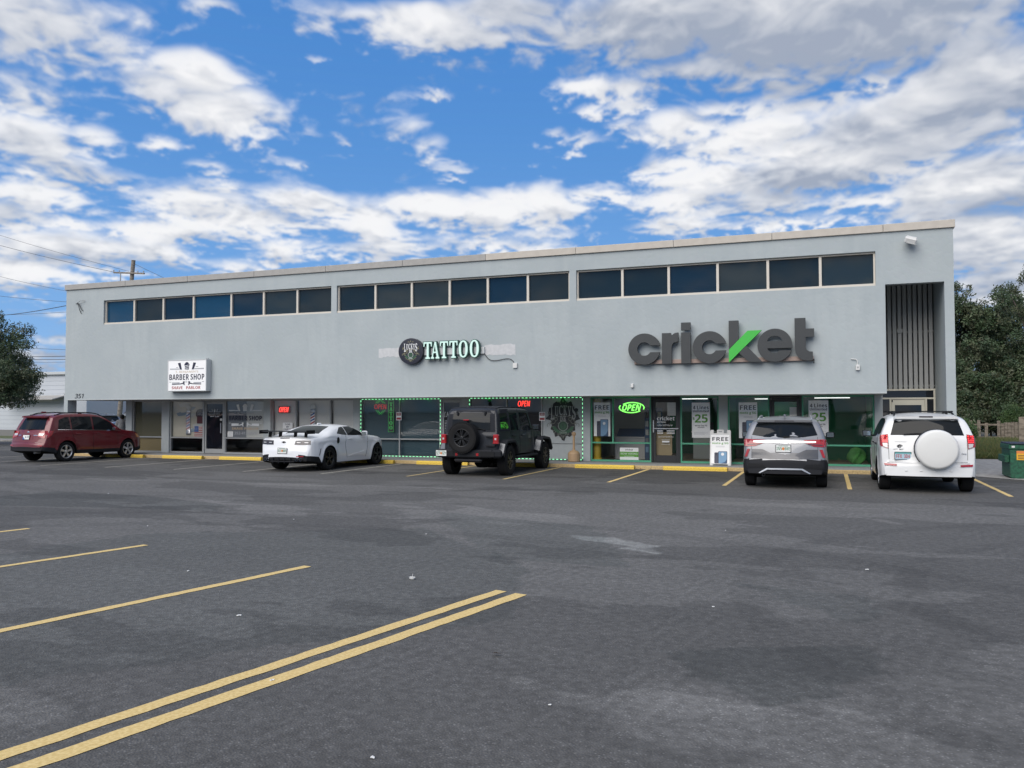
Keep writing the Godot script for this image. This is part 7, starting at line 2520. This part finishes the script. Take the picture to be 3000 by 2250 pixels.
func white_coupe() -> void:
	var f := CarForm.new()
	f.L = 4.78
	f.top = curve([0, 0.34, 0.015, 0.62, 0.05, 0.70, 0.09, 0.90, 0.14, 0.985, 0.30, 1.02, 0.62, 1.035, 0.90, 1.07, 1.30, 1.21, 1.78, 1.325, 2.2, 1.35, 2.6, 1.325, 3.05, 1.15, 3.32, 1.03, 3.6, 1.0, 4.2, 0.94, 4.55, 0.82, 4.70, 0.64, 4.76, 0.5, 4.78, 0.40])
	f.plan = curve([0, 0.76, 0.12, 0.87, 0.45, 0.935, 1.0, 0.955, 1.8, 0.91, 2.5, 0.905, 3.3, 0.93, 3.85, 0.95, 4.3, 0.89, 4.6, 0.75, 4.78, 0.5])
	f.belt = pv([0, 0.93, 1.0, 1.0, 1.6, 0.99, 3.2, 0.95, 4.78, 0.85])
	f.low = pv([0, 0.30, 0.3, 0.24, 0.6, 0.2, 4.3, 0.18, 4.78, 0.2])
	f.clad = pv([0, 0.46, 0.42, 0.42, 0.62, 0.22, 4.2, 0.20, 4.78, 0.26])
	f.arches = [[1.02, 0.385, 0.355], [3.83, 0.385, 0.355]]
	f.roof = 1.35
	f.narrow = 0.70
	f.crown = 0.035
	f.shoulder = 0.1
	f.bulge_r = 0.16
	f.crease = 0.016
	var t := thing("parked_coupe", "white sports coupe with tall black rear wing and black wheels", "car", Vector3(-14.56, 0, 4.39), deg_to_rad(0.0), "cars parked at the shops")
	shell_parts(t, f, M.paint_white, M.car_black)
	part("rear_window", f.patch("top", [-0.58, 0.96, 0.58, 0.96], [-0.47, 1.66, 0.47, 1.66], 0.006), M.car_glass, t)
	part("windscreen", f.patch("top", [-0.72, 3.28, 0.72, 3.28], [-0.54, 2.66, 0.54, 2.66], 0.006), M.car_glass, t)
	side_windows(t, f, [[[1.52, 1.07, 1.8, 1.03, 2.06, 1.015], [1.62, 1.13, 1.85, 1.245, 2.06, 1.27]], [[2.10, 1.012, 2.6, 0.995, 3.02, 0.985], [2.10, 1.272, 2.5, 1.275, 2.86, 1.13]]], M.car_glass)
	for sg in [-1.0, 1.0]:
		var l := part("tail_lamp", f.patch("rear", [sg * 0.36, 0.775, sg * 0.60, 0.77, sg * 0.83, 0.785], [sg * 0.38, 0.895, sg * 0.60, 0.905, sg * 0.82, 0.90], 0.008), M.lamp_smoke, t)
		for q in [[0.40, 0.57], [0.63, 0.80]]:
			part("lens", f.patch("rear", [sg * q[0], 0.80, sg * q[1], 0.80], [sg * q[0], 0.875, sg * q[1], 0.875], 0.012), M.rim_dark, l)
			part("lens", f.patch("rear", [sg * (q[0] + 0.03), 0.828, sg * (q[1] - 0.03), 0.828], [sg * (q[0] + 0.03), 0.848, sg * (q[1] - 0.03), 0.848], 0.016), M.lamp_clear, l)
		part("fender_mark", f.patch("side", [0.42, 0.46, 0.45, 0.46], [0.50, 0.66, 0.52, 0.66], 0.006, sg), M.car_black, t)
		part("front_splitter", f.patch("side", [4.25, 0.24, 4.6, 0.22], [4.25, 0.27, 4.62, 0.26], 0.05, sg), M.car_black, t)
		seam(t, f, "side", [1.98, 1.0, 1.92, 0.7, 2.05, 0.32], sg)
		seam(t, f, "side", [3.22, 0.96, 3.2, 0.6, 3.12, 0.30], sg)
		part("door_scoop", f.patch("side", [2.1, 0.36, 3.1, 0.36], [2.25, 0.40, 3.05, 0.50], 0.012, sg), M.paint_white, t)
		for k in 2:
			part("exhaust", MB.new().lathe(PackedVector2Array([Vector2(0.034, -0.2), Vector2(0.042, 0.03), Vector2(0.036, 0.03), Vector2(0.034, -0.1)]), 16, Transform3D(Basis(Vector3.RIGHT, PI / 2), Vector3(sg * (0.50 + k * 0.11), 0.35, -0.02 - 0.03 * k))), M.chrome, t)
	part("fuel_cap", MB.new().lathe(PackedVector2Array([Vector2(0, 0), Vector2(0.085, 0), Vector2(0.08, 0.012), Vector2(0, 0.014)]), 20, Transform3D(Basis(Vector3.BACK, -PI / 2) * Basis.from_scale(Vector3(1.15, 1, 0.75)), f.at_side(1.0, 1.48, 0.87, 0.0))), M.car_black, t)
	part("badge", f.patch("rear", [-0.07, 0.838, 0.07, 0.838], [-0.07, 0.862, 0.07, 0.862], 0.009), M.car_black, t)
	part("badge", f.patch("rear", [-0.025, 0.822, 0.025, 0.822], [-0.025, 0.878, 0.025, 0.878], 0.009), M.car_black, t)
	part("brake_lamp", f.patch("rear", [-0.16, 0.95, 0.16, 0.95], [-0.155, 0.975, 0.155, 0.975], 0.008), M.lamp_smoke, t)
	part("plate_recess", f.patch("rear", [-0.34, 0.50, 0.34, 0.50], [-0.26, 0.70, 0.26, 0.70], 0.003), M.paint_white, t)
	plate(t, 0.0, 0.605, f.at_rear(0, 0.605, 0.016).z, "DLFM85", "orange", -0.08)
	part("diffuser_fin", MB.new().lim(-0.42, 0.42, 0.28, 0.31, -0.1, 0.02, 0.006), M.car_plastic, t)
	for k in 4:
		part("diffuser_fin", MB.new().lim(-0.32 + k * 0.2, -0.3 + k * 0.2, 0.24, 0.42, -0.12, 0.03, 0.004), M.car_plastic, t)
	part("reflector", f.patch("rear", [0.45, 0.43, 0.66, 0.43], [0.45, 0.455, 0.66, 0.455], 0.006), M.lamp_red, t)
	# wing on four struts
	var wg := Node3D.new()
	wg.name = "rear_wing"
	t.add_child(wg)
	part("blade", MB.new().extrude(pv([0.0, 0.0, 0.14, 0.028, 0.30, 0.03, 0.36, 0.018, 0.30, 0.005, 0.14, 0.0]), -0.80, 0.80, Transform3D(Basis(Vector3.UP, PI / 2), Vector3(0, 1.145, -0.04))), M.car_black, wg)
	for sg in [-1.0, 1.0]:
		part("end_plate", MB.new().box(Vector3(sg * 0.81, 1.14, -0.22), Vector3(0.02, 0.11, 0.42), 0.006), M.car_black, wg)
		for q in [0.26, 0.62]:
			part("strut", MB.new().extrude(pv([0.12, 0.0, 0.24, 0.0, 0.28, 0.17, 0.14, 0.17]), -0.012, 0.012, Transform3D(Basis(Vector3.UP, PI / 2), Vector3(sg * q, 0.99, -0.08))), M.car_black, wg)
	part("antenna_fin", MB.new().box(Vector3(0.0, 1.355, -1.86), Vector3(0.06, 0.05, 0.2), 0.02), M.paint_white, t)
	mirrors(t, f, 2.88, 1.0, M.paint_white, 1.05)
	handles(t, f, [2.2], 0.90, M.paint_white)
	four_wheels(t, f, 0.352, 0.28, "twin", M.rim_black, 0.945)


func square_flare(sg: float, a: Array, R: float, only_back := false) -> MB:
	# squared fender: a flat shelf with sloping ends standing out from the tub
	var mb := MB.new()
	var prof := [[-R - 0.20, 0.58], [-R - 0.02, R + 0.47], [-R + 0.12, R + 0.56], [R - 0.10, R + 0.56], [R + 0.06, R + 0.47], [R + 0.22, 0.62]]
	var x0 := sg * 0.76
	var x1 := sg * 0.955
	var ins := []
	for p in prof:
		ins.append([p[0] * 0.88, p[1] - 0.075])
	for i in 1 if only_back else prof.size() - 1:
		var za: float = -a[0] - prof[i][0]
		var zb: float = -a[0] - prof[i + 1][0]
		var ya: float = prof[i][1]
		var yb: float = prof[i + 1][1]
		var c := Vector3((x0 + x1) / 2, R + 0.2, -a[0])
		if only_back:
			mb.quad_out(Vector3(x0, ya + 0.02, za + 0.004), Vector3(x1 - sg * 0.025, ya - 0.015, za + 0.004), Vector3(x1 - sg * 0.025, yb - 0.015, zb + 0.004), Vector3(x0, yb + 0.02, zb + 0.004), c)
			return mb
		mb.quad_out(Vector3(x0, ya + 0.02, za), Vector3(x1, ya - 0.02, za), Vector3(x1, yb - 0.02, zb), Vector3(x0, yb + 0.02, zb), c)
		var zc: float = -a[0] - ins[i][0]
		var zd: float = -a[0] - ins[i + 1][0]
		mb.quad_out(Vector3(x1, ya - 0.02, za), Vector3(x1, yb - 0.02, zb), Vector3(x1, ins[i + 1][1], zd), Vector3(x1, ins[i][1], zc), Vector3(0, R, -a[0]))
		mb.quad(Vector3(x0, ins[i][1], zc), Vector3(x1, ins[i][1], zc), Vector3(x1, ins[i + 1][1], zd), Vector3(x0, ins[i + 1][1], zd))
	return mb


func grey_off_roader() -> void:
	var f := CarForm.new()
	f.L = 4.30
	f.top = curve([0, 0.56, 0.01, 1.10, 0.03, 1.15, 0.09, 1.66, 0.16, 1.80, 0.30, 1.855, 1.0, 1.875, 2.0, 1.865, 2.55, 1.83, 2.62, 1.78, 2.88, 1.30, 2.95, 1.24, 3.5, 1.21, 4.15, 1.14, 4.26, 1.08, 4.30, 0.62])
	f.plan = curve([0, 0.74, 0.06, 0.785, 0.2, 0.80, 2.8, 0.80, 3.1, 0.74, 4.2, 0.62, 4.3, 0.56])
	f.belt = pv([0, 1.17, 3.0, 1.16, 4.3, 1.1])
	f.low = pv([0, 0.56, 4.3, 0.52])
	f.clad = pv([0, 0.57, 4.3, 0.53])
	f.arches = [[0.62, 0.50, 0.42], [3.63, 0.52, 0.42]]
	f.roof = 1.87
	f.narrow = 0.86
	f.crown = 0.025
	f.shoulder = 0.05
	f.bulge_r = 0.03
	f.bulge_f = 0.1
	f.crease = 0.0
	var t := thing("parked_off_roader", "dark grey boxy off-road four-by-four with spare wheel on its tailgate", "car", Vector3(-8.77, 0, 4.12), deg_to_rad(0.0), "cars parked at the shops")
	shell_parts(t, f, M.paint_graphite, M.car_plastic)
	# hard top: a slightly proud matt skin over the roof and rear pillars
	part("hard_top", f.patch("top", [-0.66, 0.24, 0.66, 0.24], [-0.66, 2.5, 0.66, 2.5], 0.012, 1.0, 10), M.hardtop, t)
	part("rear_window", f.patch("rear", [-0.56, 1.235, 0.56, 1.235], [-0.53, 1.70, 0.53, 1.70], 0.012), M.car_glass, t)
	part("rear_frame", f.patch("rear", [-0.70, 1.18, 0.70, 1.18], [-0.66, 1.76, 0.66, 1.76], 0.006), M.hardtop, t)
	part("windscreen", f.patch("top", [-0.64, 2.86, 0.64, 2.86], [-0.60, 2.66, 0.60, 2.66], 0.006), M.car_glass, t)
	side_windows(t, f, [[[0.28, 1.27, 0.85, 1.26], [0.30, 1.68, 0.85, 1.69]], [[1.03, 1.22, 1.62, 1.21], [1.03, 1.70, 1.62, 1.70]], [[1.82, 1.20, 2.30, 1.19, 2.74, 1.19], [1.82, 1.70, 2.25, 1.70, 2.50, 1.68]]], M.car_glass)
	for sg in [-1.0, 1.0]:
		part("rear_pillar", f.patch("side", [0.13, 1.20, 0.95, 1.19], [0.17, 1.78, 0.95, 1.80], 0.003, sg), M.hardtop, t)
		seam(t, f, "side", [0.98, 1.80, 0.98, 1.2, 1.05, 0.9, 1.16, 0.60], sg)
		seam(t, f, "side", [1.72, 1.80, 1.72, 0.58], sg)
		seam(t, f, "side", [2.78, 1.19, 2.78, 0.58], sg)
		seam(t, f, "side", [0.3, 1.165, 1.2, 1.16, 2.78, 1.15], sg)
		for a in f.arches:
			var fl := Node3D.new()
			fl.name = "fender_flare"
			t.add_child(fl, true)
			part("shelf", square_flare(sg, a, 0.405), M.car_plastic, fl)
			part("sky_sheen", square_flare(sg, a, 0.405, true), M.flare_sheen, fl)  # pale sheet on the rear slope: sky reflection put into its colour
		part("tail_lamp", MB.new().box(Vector3(sg * 0.755, 1.0, 0.02), Vector3(0.15, 0.24, 0.10), 0.02), M.lamp_red, t)
		part("lens", MB.new().box(Vector3(sg * 0.755, 1.0, 0.072), Vector3(0.05, 0.05, 0.01), 0.004), M.lamp_clear, t)
		part("lamp_guard", MB.new().box(Vector3(sg * 0.755, 0.89, 0.03), Vector3(0.16, 0.03, 0.1), 0.008), M.lamp_red, t)
		part("glass_hinge", MB.new().box(Vector3(sg * 0.40, 1.68, -0.075), Vector3(0.05, 0.12, 0.04), 0.01, Basis(Vector3.BACK, -sg * 0.15)), M.car_plastic, t)
		part("side_step", MB.new().lim(sg * 0.66, sg * 0.90, 0.42, 0.50, -3.05, -1.22, 0.03), M.car_plastic, t)
		part("bumper_lamp", MB.new().box(Vector3(sg * 0.30, 0.59, 0.225), Vector3(0.075, 0.075, 0.02), 0.01), M.lamp_red, t)
		part("bumper_end", MB.new().box(Vector3(sg * 0.80, 0.61, 0.08), Vector3(0.28, 0.22, 0.22), 0.05, Basis(Vector3.UP, sg * 0.45)), M.car_plastic, t)
		part("bumper_inset", MB.new().box(Vector3(sg * 0.58, 0.61, 0.222), Vector3(0.40, 0.14, 0.012), 0.004), M.car_black, t)
	part("rear_bumper", MB.new().box(Vector3(0, 0.61, 0.08), Vector3(1.44, 0.21, 0.28), 0.03), M.car_plastic, t)
	part("muffler", MB.new().box(Vector3(-0.02, 0.44, 0.05), Vector3(0.80, 0.13, 0.2), 0.05), M.rim_dark, t)
	part("differential", MB.new().box(Vector3(0.15, 0.34, -0.5), Vector3(0.4, 0.26, 0.34), 0.09), M.underbody, t)
	part("tailgate_hinge", MB.new().box(Vector3(0.60, 0.82, 0.03), Vector3(0.26, 0.05, 0.05), 0.01), M.car_plastic, t)
	part("tailgate_hinge", MB.new().box(Vector3(0.60, 1.06, 0.03), Vector3(0.26, 0.05, 0.05), 0.01), M.car_plastic, t)
	seam(t, f, "rear", [-0.62, 0.72, -0.62, 1.14])
	seam(t, f, "rear", [0.62, 0.72, 0.62, 1.14])
	part("brake_lamp", MB.new().box(Vector3(-0.1, 1.50, 0.03), Vector3(0.16, 0.03, 0.05), 0.008), M.lamp_red, t)
	part("lamp_arm", MB.new().box(Vector3(-0.1, 1.45, 0.0), Vector3(0.05, 0.12, 0.05), 0.008), M.car_black, t)
	wiper(t, f, 0.42, 0.08, 1.24, 0.05)
	var sp := add_wheel(t, Vector3(-0.11, 1.03, 0.20), 0.405, 0.25, "off_road", M.rim_black, 1.0)
	sp.name = "spare_wheel"
	sp.rotation = Vector3(0, -PI / 2, 0)
	part("spare_mount", MB.new().lim(-0.28, 0.06, 0.86, 1.2, -0.02, 0.10, 0.03), M.car_black, t)
	plate(t, -0.74, 0.62, 0.235, "IZ7GZY", "orange")
	mirrors(t, f, 2.72, 1.22, M.car_plastic, 1.2)
	handles(t, f, [1.2, 1.95], 1.06, M.paint_graphite)
	for a in f.arches:
		for sg in [-1.0, 1.0]:
			add_wheel(t, Vector3(sg * 0.805, 0.405, -a[0]), 0.405, 0.25, "off_road", M.rim_black, sg)
		part("axle", MB.new().lim(-0.7, 0.7, 0.33, 0.47, -a[0] - 0.07, -a[0] + 0.07, 0.03), M.underbody, t)


func silver_crossover() -> void:
	var f := CarForm.new()
	f.L = 4.37
	f.top = curve([0, 0.34, 0.015, 0.60, 0.05, 0.66, 0.09, 0.92, 0.13, 1.08, 0.19, 1.14, 0.44, 1.47, 0.52, 1.545, 0.9, 1.595, 1.6, 1.62, 2.3, 1.585, 2.62, 1.50, 3.15, 1.14, 3.4, 1.05, 4.0, 0.98, 4.25, 0.86, 4.34, 0.6, 4.37, 0.4])
	f.plan = curve([0, 0.78, 0.1, 0.86, 0.4, 0.895, 1.0, 0.90, 3.4, 0.90, 4.0, 0.84, 4.3, 0.66, 4.37, 0.5])
	f.belt = pv([0, 1.06, 0.5, 1.1, 3.2, 1.02, 4.37, 0.9])
	f.low = pv([0, 0.34, 0.3, 0.30, 0.6, 0.24, 4.0, 0.22, 4.37, 0.28])
	f.clad = pv([0, 0.655, 0.35, 0.63, 0.46, 0.60, 0.6, 0.42, 4.0, 0.40, 4.37, 0.5])
	f.arches = [[0.87, 0.385, 0.335], [3.5, 0.385, 0.335]]
	f.roof = 1.61
	f.narrow = 0.74
	f.crown = 0.045
	f.bulge_r = 0.14
	var t := thing("parked_crossover", "silver crossover with full-width chrome tailgate bar and red corner lamps", "car", Vector3(-0.76, 0, 5.18), deg_to_rad(0.5), "cars parked at the shops")
	shell_parts(t, f, M.paint_silver, M.car_plastic)
	part("rear_window", f.patch("rear", [-0.70, 1.19, -0.4, 1.145, 0.0, 1.13, 0.4, 1.145, 0.70, 1.19], [-0.60, 1.44, -0.3, 1.455, 0.0, 1.46, 0.3, 1.455, 0.60, 1.44], 0.006), M.car_glass, t)
	part("windscreen", f.patch("top", [-0.68, 3.16, 0.68, 3.16], [-0.56, 2.68, 0.56, 2.68], 0.006), M.car_glass, t)
	side_windows(t, f, [[[0.52, 1.20, 0.98, 1.15], [0.60, 1.38, 0.98, 1.46]], [[1.04, 1.14, 1.85, 1.11], [1.04, 1.465, 1.85, 1.485]], [[1.92, 1.105, 2.5, 1.085, 2.95, 1.075], [1.92, 1.485, 2.35, 1.455, 2.72, 1.31]]], M.car_glass)
	part("spoiler", MB.new().extrude(pv([-0.60, 0.0, 0.60, 0.0, 0.56, 0.045, -0.56, 0.045]), -0.28, 0.12, Transform3D(Basis(Vector3.RIGHT, 0.12), Vector3(0, 1.49, -0.50))), M.paint_silver, t)
	part("brake_lamp", MB.new().box(Vector3(0, 1.505, -0.375), Vector3(0.42, 0.02, 0.012), 0.003), M.lamp_smoke, t)
	part("chrome_bar", f.patch("rear", [-0.66, 1.03, -0.2, 1.02, 0.0, 1.012, 0.2, 1.02, 0.66, 1.03], [-0.66, 1.058, -0.2, 1.06, 0.0, 1.068, 0.2, 1.06, 0.66, 1.058], 0.03), M.chrome, t)
	text("KIA", -0.10, 0.10, 1.02, 1.06, f.at_rear(0, 1.04, 0.03).z, M.alloy, t, "sans_bold", 0.004)
	for sg in [-1.0, 1.0]:
		var l := part("tail_lamp", f.patch("rear", [sg * 0.40, 1.035, sg * 0.62, 0.945, sg * 0.835, 0.93], [sg * 0.42, 1.085, sg * 0.62, 1.09, sg * 0.83, 1.10], 0.016), M.lamp_red, t)
		part("lens", f.patch("rear", [sg * 0.50, 0.985, sg * 0.80, 0.965], [sg * 0.50, 1.0, sg * 0.80, 0.985], 0.021), M.lamp_smoke, l)
		part("tail_lamp", f.patch("side", [0.10, 0.93, 0.24, 0.97], [0.12, 1.10, 0.34, 1.09], 0.012, sg), M.lamp_red, t)
		part("reflector", f.patch("rear", [sg * 0.80, 0.70, sg * 0.855, 0.70], [sg * 0.735, 0.875, sg * 0.80, 0.875], 0.012), M.lamp_red, t)
		part("bumper_vent", f.patch("rear", [sg * 0.38, 0.47, sg * 0.79, 0.45], [sg * 0.46, 0.55, sg * 0.78, 0.56], 0.008), M.car_black, t)
		seam(t, f, "rear", [sg * 0.70, 0.67, sg * 0.70, 0.95, sg * 0.70, 1.15])
		seam(t, f, "side", [1.01, 1.45, 1.0, 1.12, 1.2, 0.75, 1.3, 0.44], sg)
		seam(t, f, "side", [1.885, 1.46, 1.885, 0.44], sg)
		part("window_trim", f.patch("side", [0.50, 1.185, 1.2, 1.125, 3.0, 1.055], [0.50, 1.20, 1.2, 1.14, 3.0, 1.068], 0.008, sg, 1), M.chrome, t)
	part("dark_reflection", f.patch("rear", [-0.70, 0.67, -0.3, 0.665, 0.0, 0.665, 0.3, 0.665, 0.70, 0.67], [-0.70, 0.875, -0.46, 0.875, -0.30, 0.80, 0.30, 0.80, 0.46, 0.875], 0.012), M.silver_reflection, t)  # dark patch over the silver paint: a reflection painted as colour
	part("dark_reflection", f.patch("rear", [0.459, 0.67, 0.70, 0.67], [0.459, 0.875, 0.70, 0.875], 0.012), M.silver_reflection, t)
	plate(t, -0.02, 0.895, f.at_rear(0, 0.895, 0.016).z, "IN5BWE", "orange", -0.12)
	wiper(t, f, -0.02, 0.34, 1.155, -0.005)
	part("skid_plate", f.patch("rear", [-0.52, 0.345, -0.36, 0.43, 0.0, 0.43, 0.36, 0.43, 0.52, 0.345], [-0.55, 0.355, -0.38, 0.46, 0.0, 0.465, 0.38, 0.46, 0.55, 0.355], 0.022), M.alloy, t)
	part("exhaust", MB.new().lathe(PackedVector2Array([Vector2(0.03, -0.2), Vector2(0.035, 0.0), Vector2(0.028, 0.0), Vector2(0.026, -0.1)]), 14, Transform3D(Basis(Vector3.RIGHT, PI / 2), Vector3(-0.45, 0.30, -0.12))), M.steel, t)
	part("antenna_fin", MB.new().box(Vector3(0.0, 1.625, -0.75), Vector3(0.05, 0.06, 0.2), 0.02), M.paint_silver, t)
	roof_rails(t, f, 0.75, 2.4, 0.03, M.alloy, 0.05)
	mirrors(t, f, 2.85, 1.08, M.car_black, 1.08)
	handles(t, f, [1.2, 2.05], 0.96, M.paint_silver)
	four_wheels(t, f, 0.335, 0.235, "five", M.rim_dark, 0.89)


func white_suv() -> void:
	var f := CarForm.new()
	f.L = 4.45
	f.top = curve([0, 0.36, 0.015, 0.60, 0.05, 0.68, 0.08, 0.95, 0.12, 1.16, 0.18, 1.22, 0.36, 1.54, 0.46, 1.625, 0.9, 1.675, 1.7, 1.695, 2.4, 1.665, 2.72, 1.58, 3.2, 1.2, 3.4, 1.10, 4.0, 1.02, 4.3, 0.9, 4.42, 0.62, 4.45, 0.4])
	f.plan = curve([0, 0.82, 0.1, 0.90, 0.35, 0.925, 0.9, 0.93, 3.5, 0.925, 4.05, 0.86, 4.3, 0.74, 4.45, 0.55])
	f.belt = pv([0, 1.14, 0.5, 1.16, 3.3, 1.06, 4.45, 0.9])
	f.low = pv([0, 0.36, 0.3, 0.33, 0.6, 0.26, 4.0, 0.24, 4.45, 0.3])
	f.clad = pv([0, 0.37, 0.6, 0.27, 4.0, 0.25, 4.45, 0.31])
	f.arches = [[0.85, 0.395, 0.35], [3.51, 0.395, 0.35]]
	f.roof = 1.69
	f.narrow = 0.74
	f.crown = 0.05
	f.bulge_r = 0.13
	var t := thing("parked_suv", "white SUV with round white spare wheel cover and lit tail lamps", "car", Vector3(2.1, 0, 5.2), deg_to_rad(0.0), "cars parked at the shops")
	shell_parts(t, f, M.paint_pearl, M.car_plastic)
	part("rear_window", f.patch("rear", [-0.70, 1.21, 0.70, 1.21], [-0.61, 1.53, -0.3, 1.545, 0.61, 1.53] if false else [-0.61, 1.53, 0.61, 1.53], 0.006), M.car_glass, t)
	part("windscreen", f.patch("top", [-0.70, 3.22, 0.70, 3.22], [-0.58, 2.78, 0.58, 2.78], 0.006), M.car_glass, t)
	side_windows(t, f, [[[0.42, 1.24, 0.95, 1.20], [0.56, 1.48, 0.95, 1.55]], [[1.02, 1.19, 1.88, 1.15], [1.02, 1.555, 1.88, 1.57]], [[1.95, 1.145, 2.55, 1.12, 3.02, 1.11], [1.95, 1.57, 2.42, 1.54, 2.82, 1.39]]], M.car_glass)
	part("spoiler", MB.new().extrude(pv([-0.62, 0.0, 0.62, 0.0, 0.57, 0.05, -0.57, 0.05]), -0.26, 0.10, Transform3D(Basis(Vector3.RIGHT, 0.10), Vector3(0, 1.565, -0.43))), M.paint_pearl, t)
	part("brake_lamp", MB.new().box(Vector3(0, 1.60, -0.325), Vector3(0.26, 0.028, 0.012), 0.003), M.lamp_smoke, t)
	for sg in [-1.0, 1.0]:
		var l := part("tail_lamp", f.patch("rear", [sg * 0.755, 0.93, sg * 0.86, 0.97], [sg * 0.745, 1.235, sg * 0.88, 1.21], 0.018), M.lamp_red, t)
		part("lens", f.patch("rear", [sg * 0.765, 0.945, sg * 0.845, 0.975], [sg * 0.765, 1.04, sg * 0.86, 1.04], 0.023), M.lamp_clear, l)
		var dots := MB.new()
		for k in 4:
			for j in 3:
				dots.box(f.at_rear(sg * (0.775 + 0.04 * j), 1.075 + 0.04 * k, 0.022), Vector3(0.022, 0.014, 0.008), 0.003)
		part("led_dots", dots, M.lamp_lit, l)
		part("tail_lamp", f.patch("side", [0.09, 0.96, 0.15, 0.99], [0.12, 1.22, 0.30, 1.20], 0.012, sg), M.lamp_red, t)
		part("reflector", f.patch("rear", [sg * 0.60, 0.565, sg * 0.83, 0.575], [sg * 0.60, 0.605, sg * 0.84, 0.615], 0.022), M.lamp_red, t)
		seam(t, f, "side", [0.98, 1.56, 0.98, 1.2, 1.18, 0.8, 1.28, 0.32], sg)
		seam(t, f, "side", [1.915, 1.56, 1.92, 0.32], sg)
		seam(t, f, "side", [3.05, 1.08, 3.1, 0.6, 3.06, 0.32], sg)
		seam(t, f, "rear", [sg * 0.74, 0.70, sg * 0.745, 0.9, sg * 0.745, 1.19])
	seam(t, f, "rear", [-0.74, 0.66, 0.0, 0.645, 0.74, 0.66])
	for k in 4:
		part("bumper_stud", MB.new().box(f.at_rear(-0.42 + k * 0.28, 0.47, 0.0), Vector3(0.06, 0.025, 0.03), 0.01), M.paint_pearl, t)
	part("bumper_step", f.patch("rear", [-0.78, 0.635, 0.78, 0.635], [-0.78, 0.655, 0.78, 0.655], 0.02), M.paint_pearl, t)
	# spare wheel in a hard cover
	var xf := Transform3D(Basis(Vector3.RIGHT, PI / 2), Vector3(0.15, 0.925, -0.06))
	part("spare_cover", MB.new().lathe(PackedVector2Array([Vector2(0.385, 0.0), Vector2(0.405, 0.03), Vector2(0.41, 0.16), Vector2(0.395, 0.20), Vector2(0.355, 0.225), Vector2(0.20, 0.24), Vector2(0.0, 0.245)]), 48, xf), M.spare_cover, t)
	part("cover_rim", MB.new().lathe(PackedVector2Array([Vector2(0.39, -0.06), Vector2(0.422, -0.04), Vector2(0.422, 0.02), Vector2(0.40, 0.03)]), 48, xf), M.rim_dark, t)
	var sw := PackedVector3Array()
	for i in 13:
		var u := i / 12.0
		sw.append(Vector3(0.02 + 0.34 * u, 0.78 + 0.36 * pow(u, 0.55), 0.172 - 0.015 * u))
	part("cover_crease", MB.new().tube(sw, 0.007, 6), M.spare_cover, t)
	part("handle_recess", f.patch("rear", [-0.62, 1.075, -0.40, 1.075], [-0.62, 1.10, -0.40, 1.10], 0.012), M.paint_pearl, t)
	for r in [[0.055, 0.036], [0.028, 0.034], [0.05, 0.014]]:
		part("badge", MB.new().extrude(arc(-0.53, 0.98, r[0], r[1], 0.009, 0, TAU - 0.001, 24), 0, 0.008, Transform3D(Basis(), Vector3(0, 0, f.at_rear(-0.53, 0.98, 0.0).z))), M.rim_dark, t)
	text("TOYOTA", -0.66, -0.56, 0.905, 0.925, f.at_rear(-0.6, 0.915, 0.0).z, M.alloy, t, "sans_bold", 0.006)
	text("RAV4", -0.54, -0.40, 0.902, 0.927, f.at_rear(-0.5, 0.915, 0.0).z, M.rim_dark, t, "sans_bold", 0.006)
	text("4WD", 0.62, 0.72, 0.82, 0.845, f.at_rear(0.67, 0.83, 0.004).z, M.alloy, t, "sans_bold", 0.006)
	part("plate_recess", f.patch("rear", [-0.68, 0.69, -0.28, 0.69], [-0.68, 0.875, -0.28, 0.875], 0.003), M.paint_pearl, t)
	plate(t, -0.475, 0.775, f.at_rear(-0.475, 0.775, 0.016).z, "FFX3D4", "sky", -0.05)
	wiper(t, f, -0.45, 0.0, 1.225, 0.03)
	roof_rails(t, f, 0.68, 2.65, 0.05, M.car_black, 0.07)
	for s in [1.1, 2.1]:
		part("cross_bar", MB.new().lim(-0.62, 0.62, 1.70, 1.725, -s - 0.03, -s + 0.03, 0.012), M.car_black, t)
	mirrors(t, f, 2.95, 1.13, M.car_plastic, 1.1)
	handles(t, f, [1.25, 2.15], 1.0, M.car_plastic)
	four_wheels(t, f, 0.355, 0.235, "five", M.alloy, 0.915)


func make_cars() -> void:
	car_materials()
	mk("flare_sheen", lin(0.12, 0.125, 0.135), 0.3, 0.5)  # lighter than the flare plastic, to paint in the reflected sky
	paint("silver_reflection", lin(0.085, 0.085, 0.09), 0.5, 0.4)  # darker copy of the silver paint, standing in for a reflection
	red_suv()
	white_coupe()
	grey_off_roader()
	silver_crossover()
	white_suv()


func _ready() -> void:
	rng.seed = 7
	light_and_camera()
	materials()
	make_ground()
	make_building()
	barber_sign()
	tattoo_sign()
	letter_sign()
	facade_fittings()
	shop_fittings()
	wheel_stops()
	street_things()
	make_cars()
	surroundings()
	plants()
	passer_by()
	var far_car := get_node("parked_crossover").duplicate()
	far_car.name = "parked_sedan"
	add_child(far_car)
	tag(far_car, "grey car standing far beyond the passage behind the person", "car")
	far_car.position = Vector3(-43.6, 0, -17.0)
	far_car.rotation.y = 1.2
	print("built ", Time.get_ticks_msec())
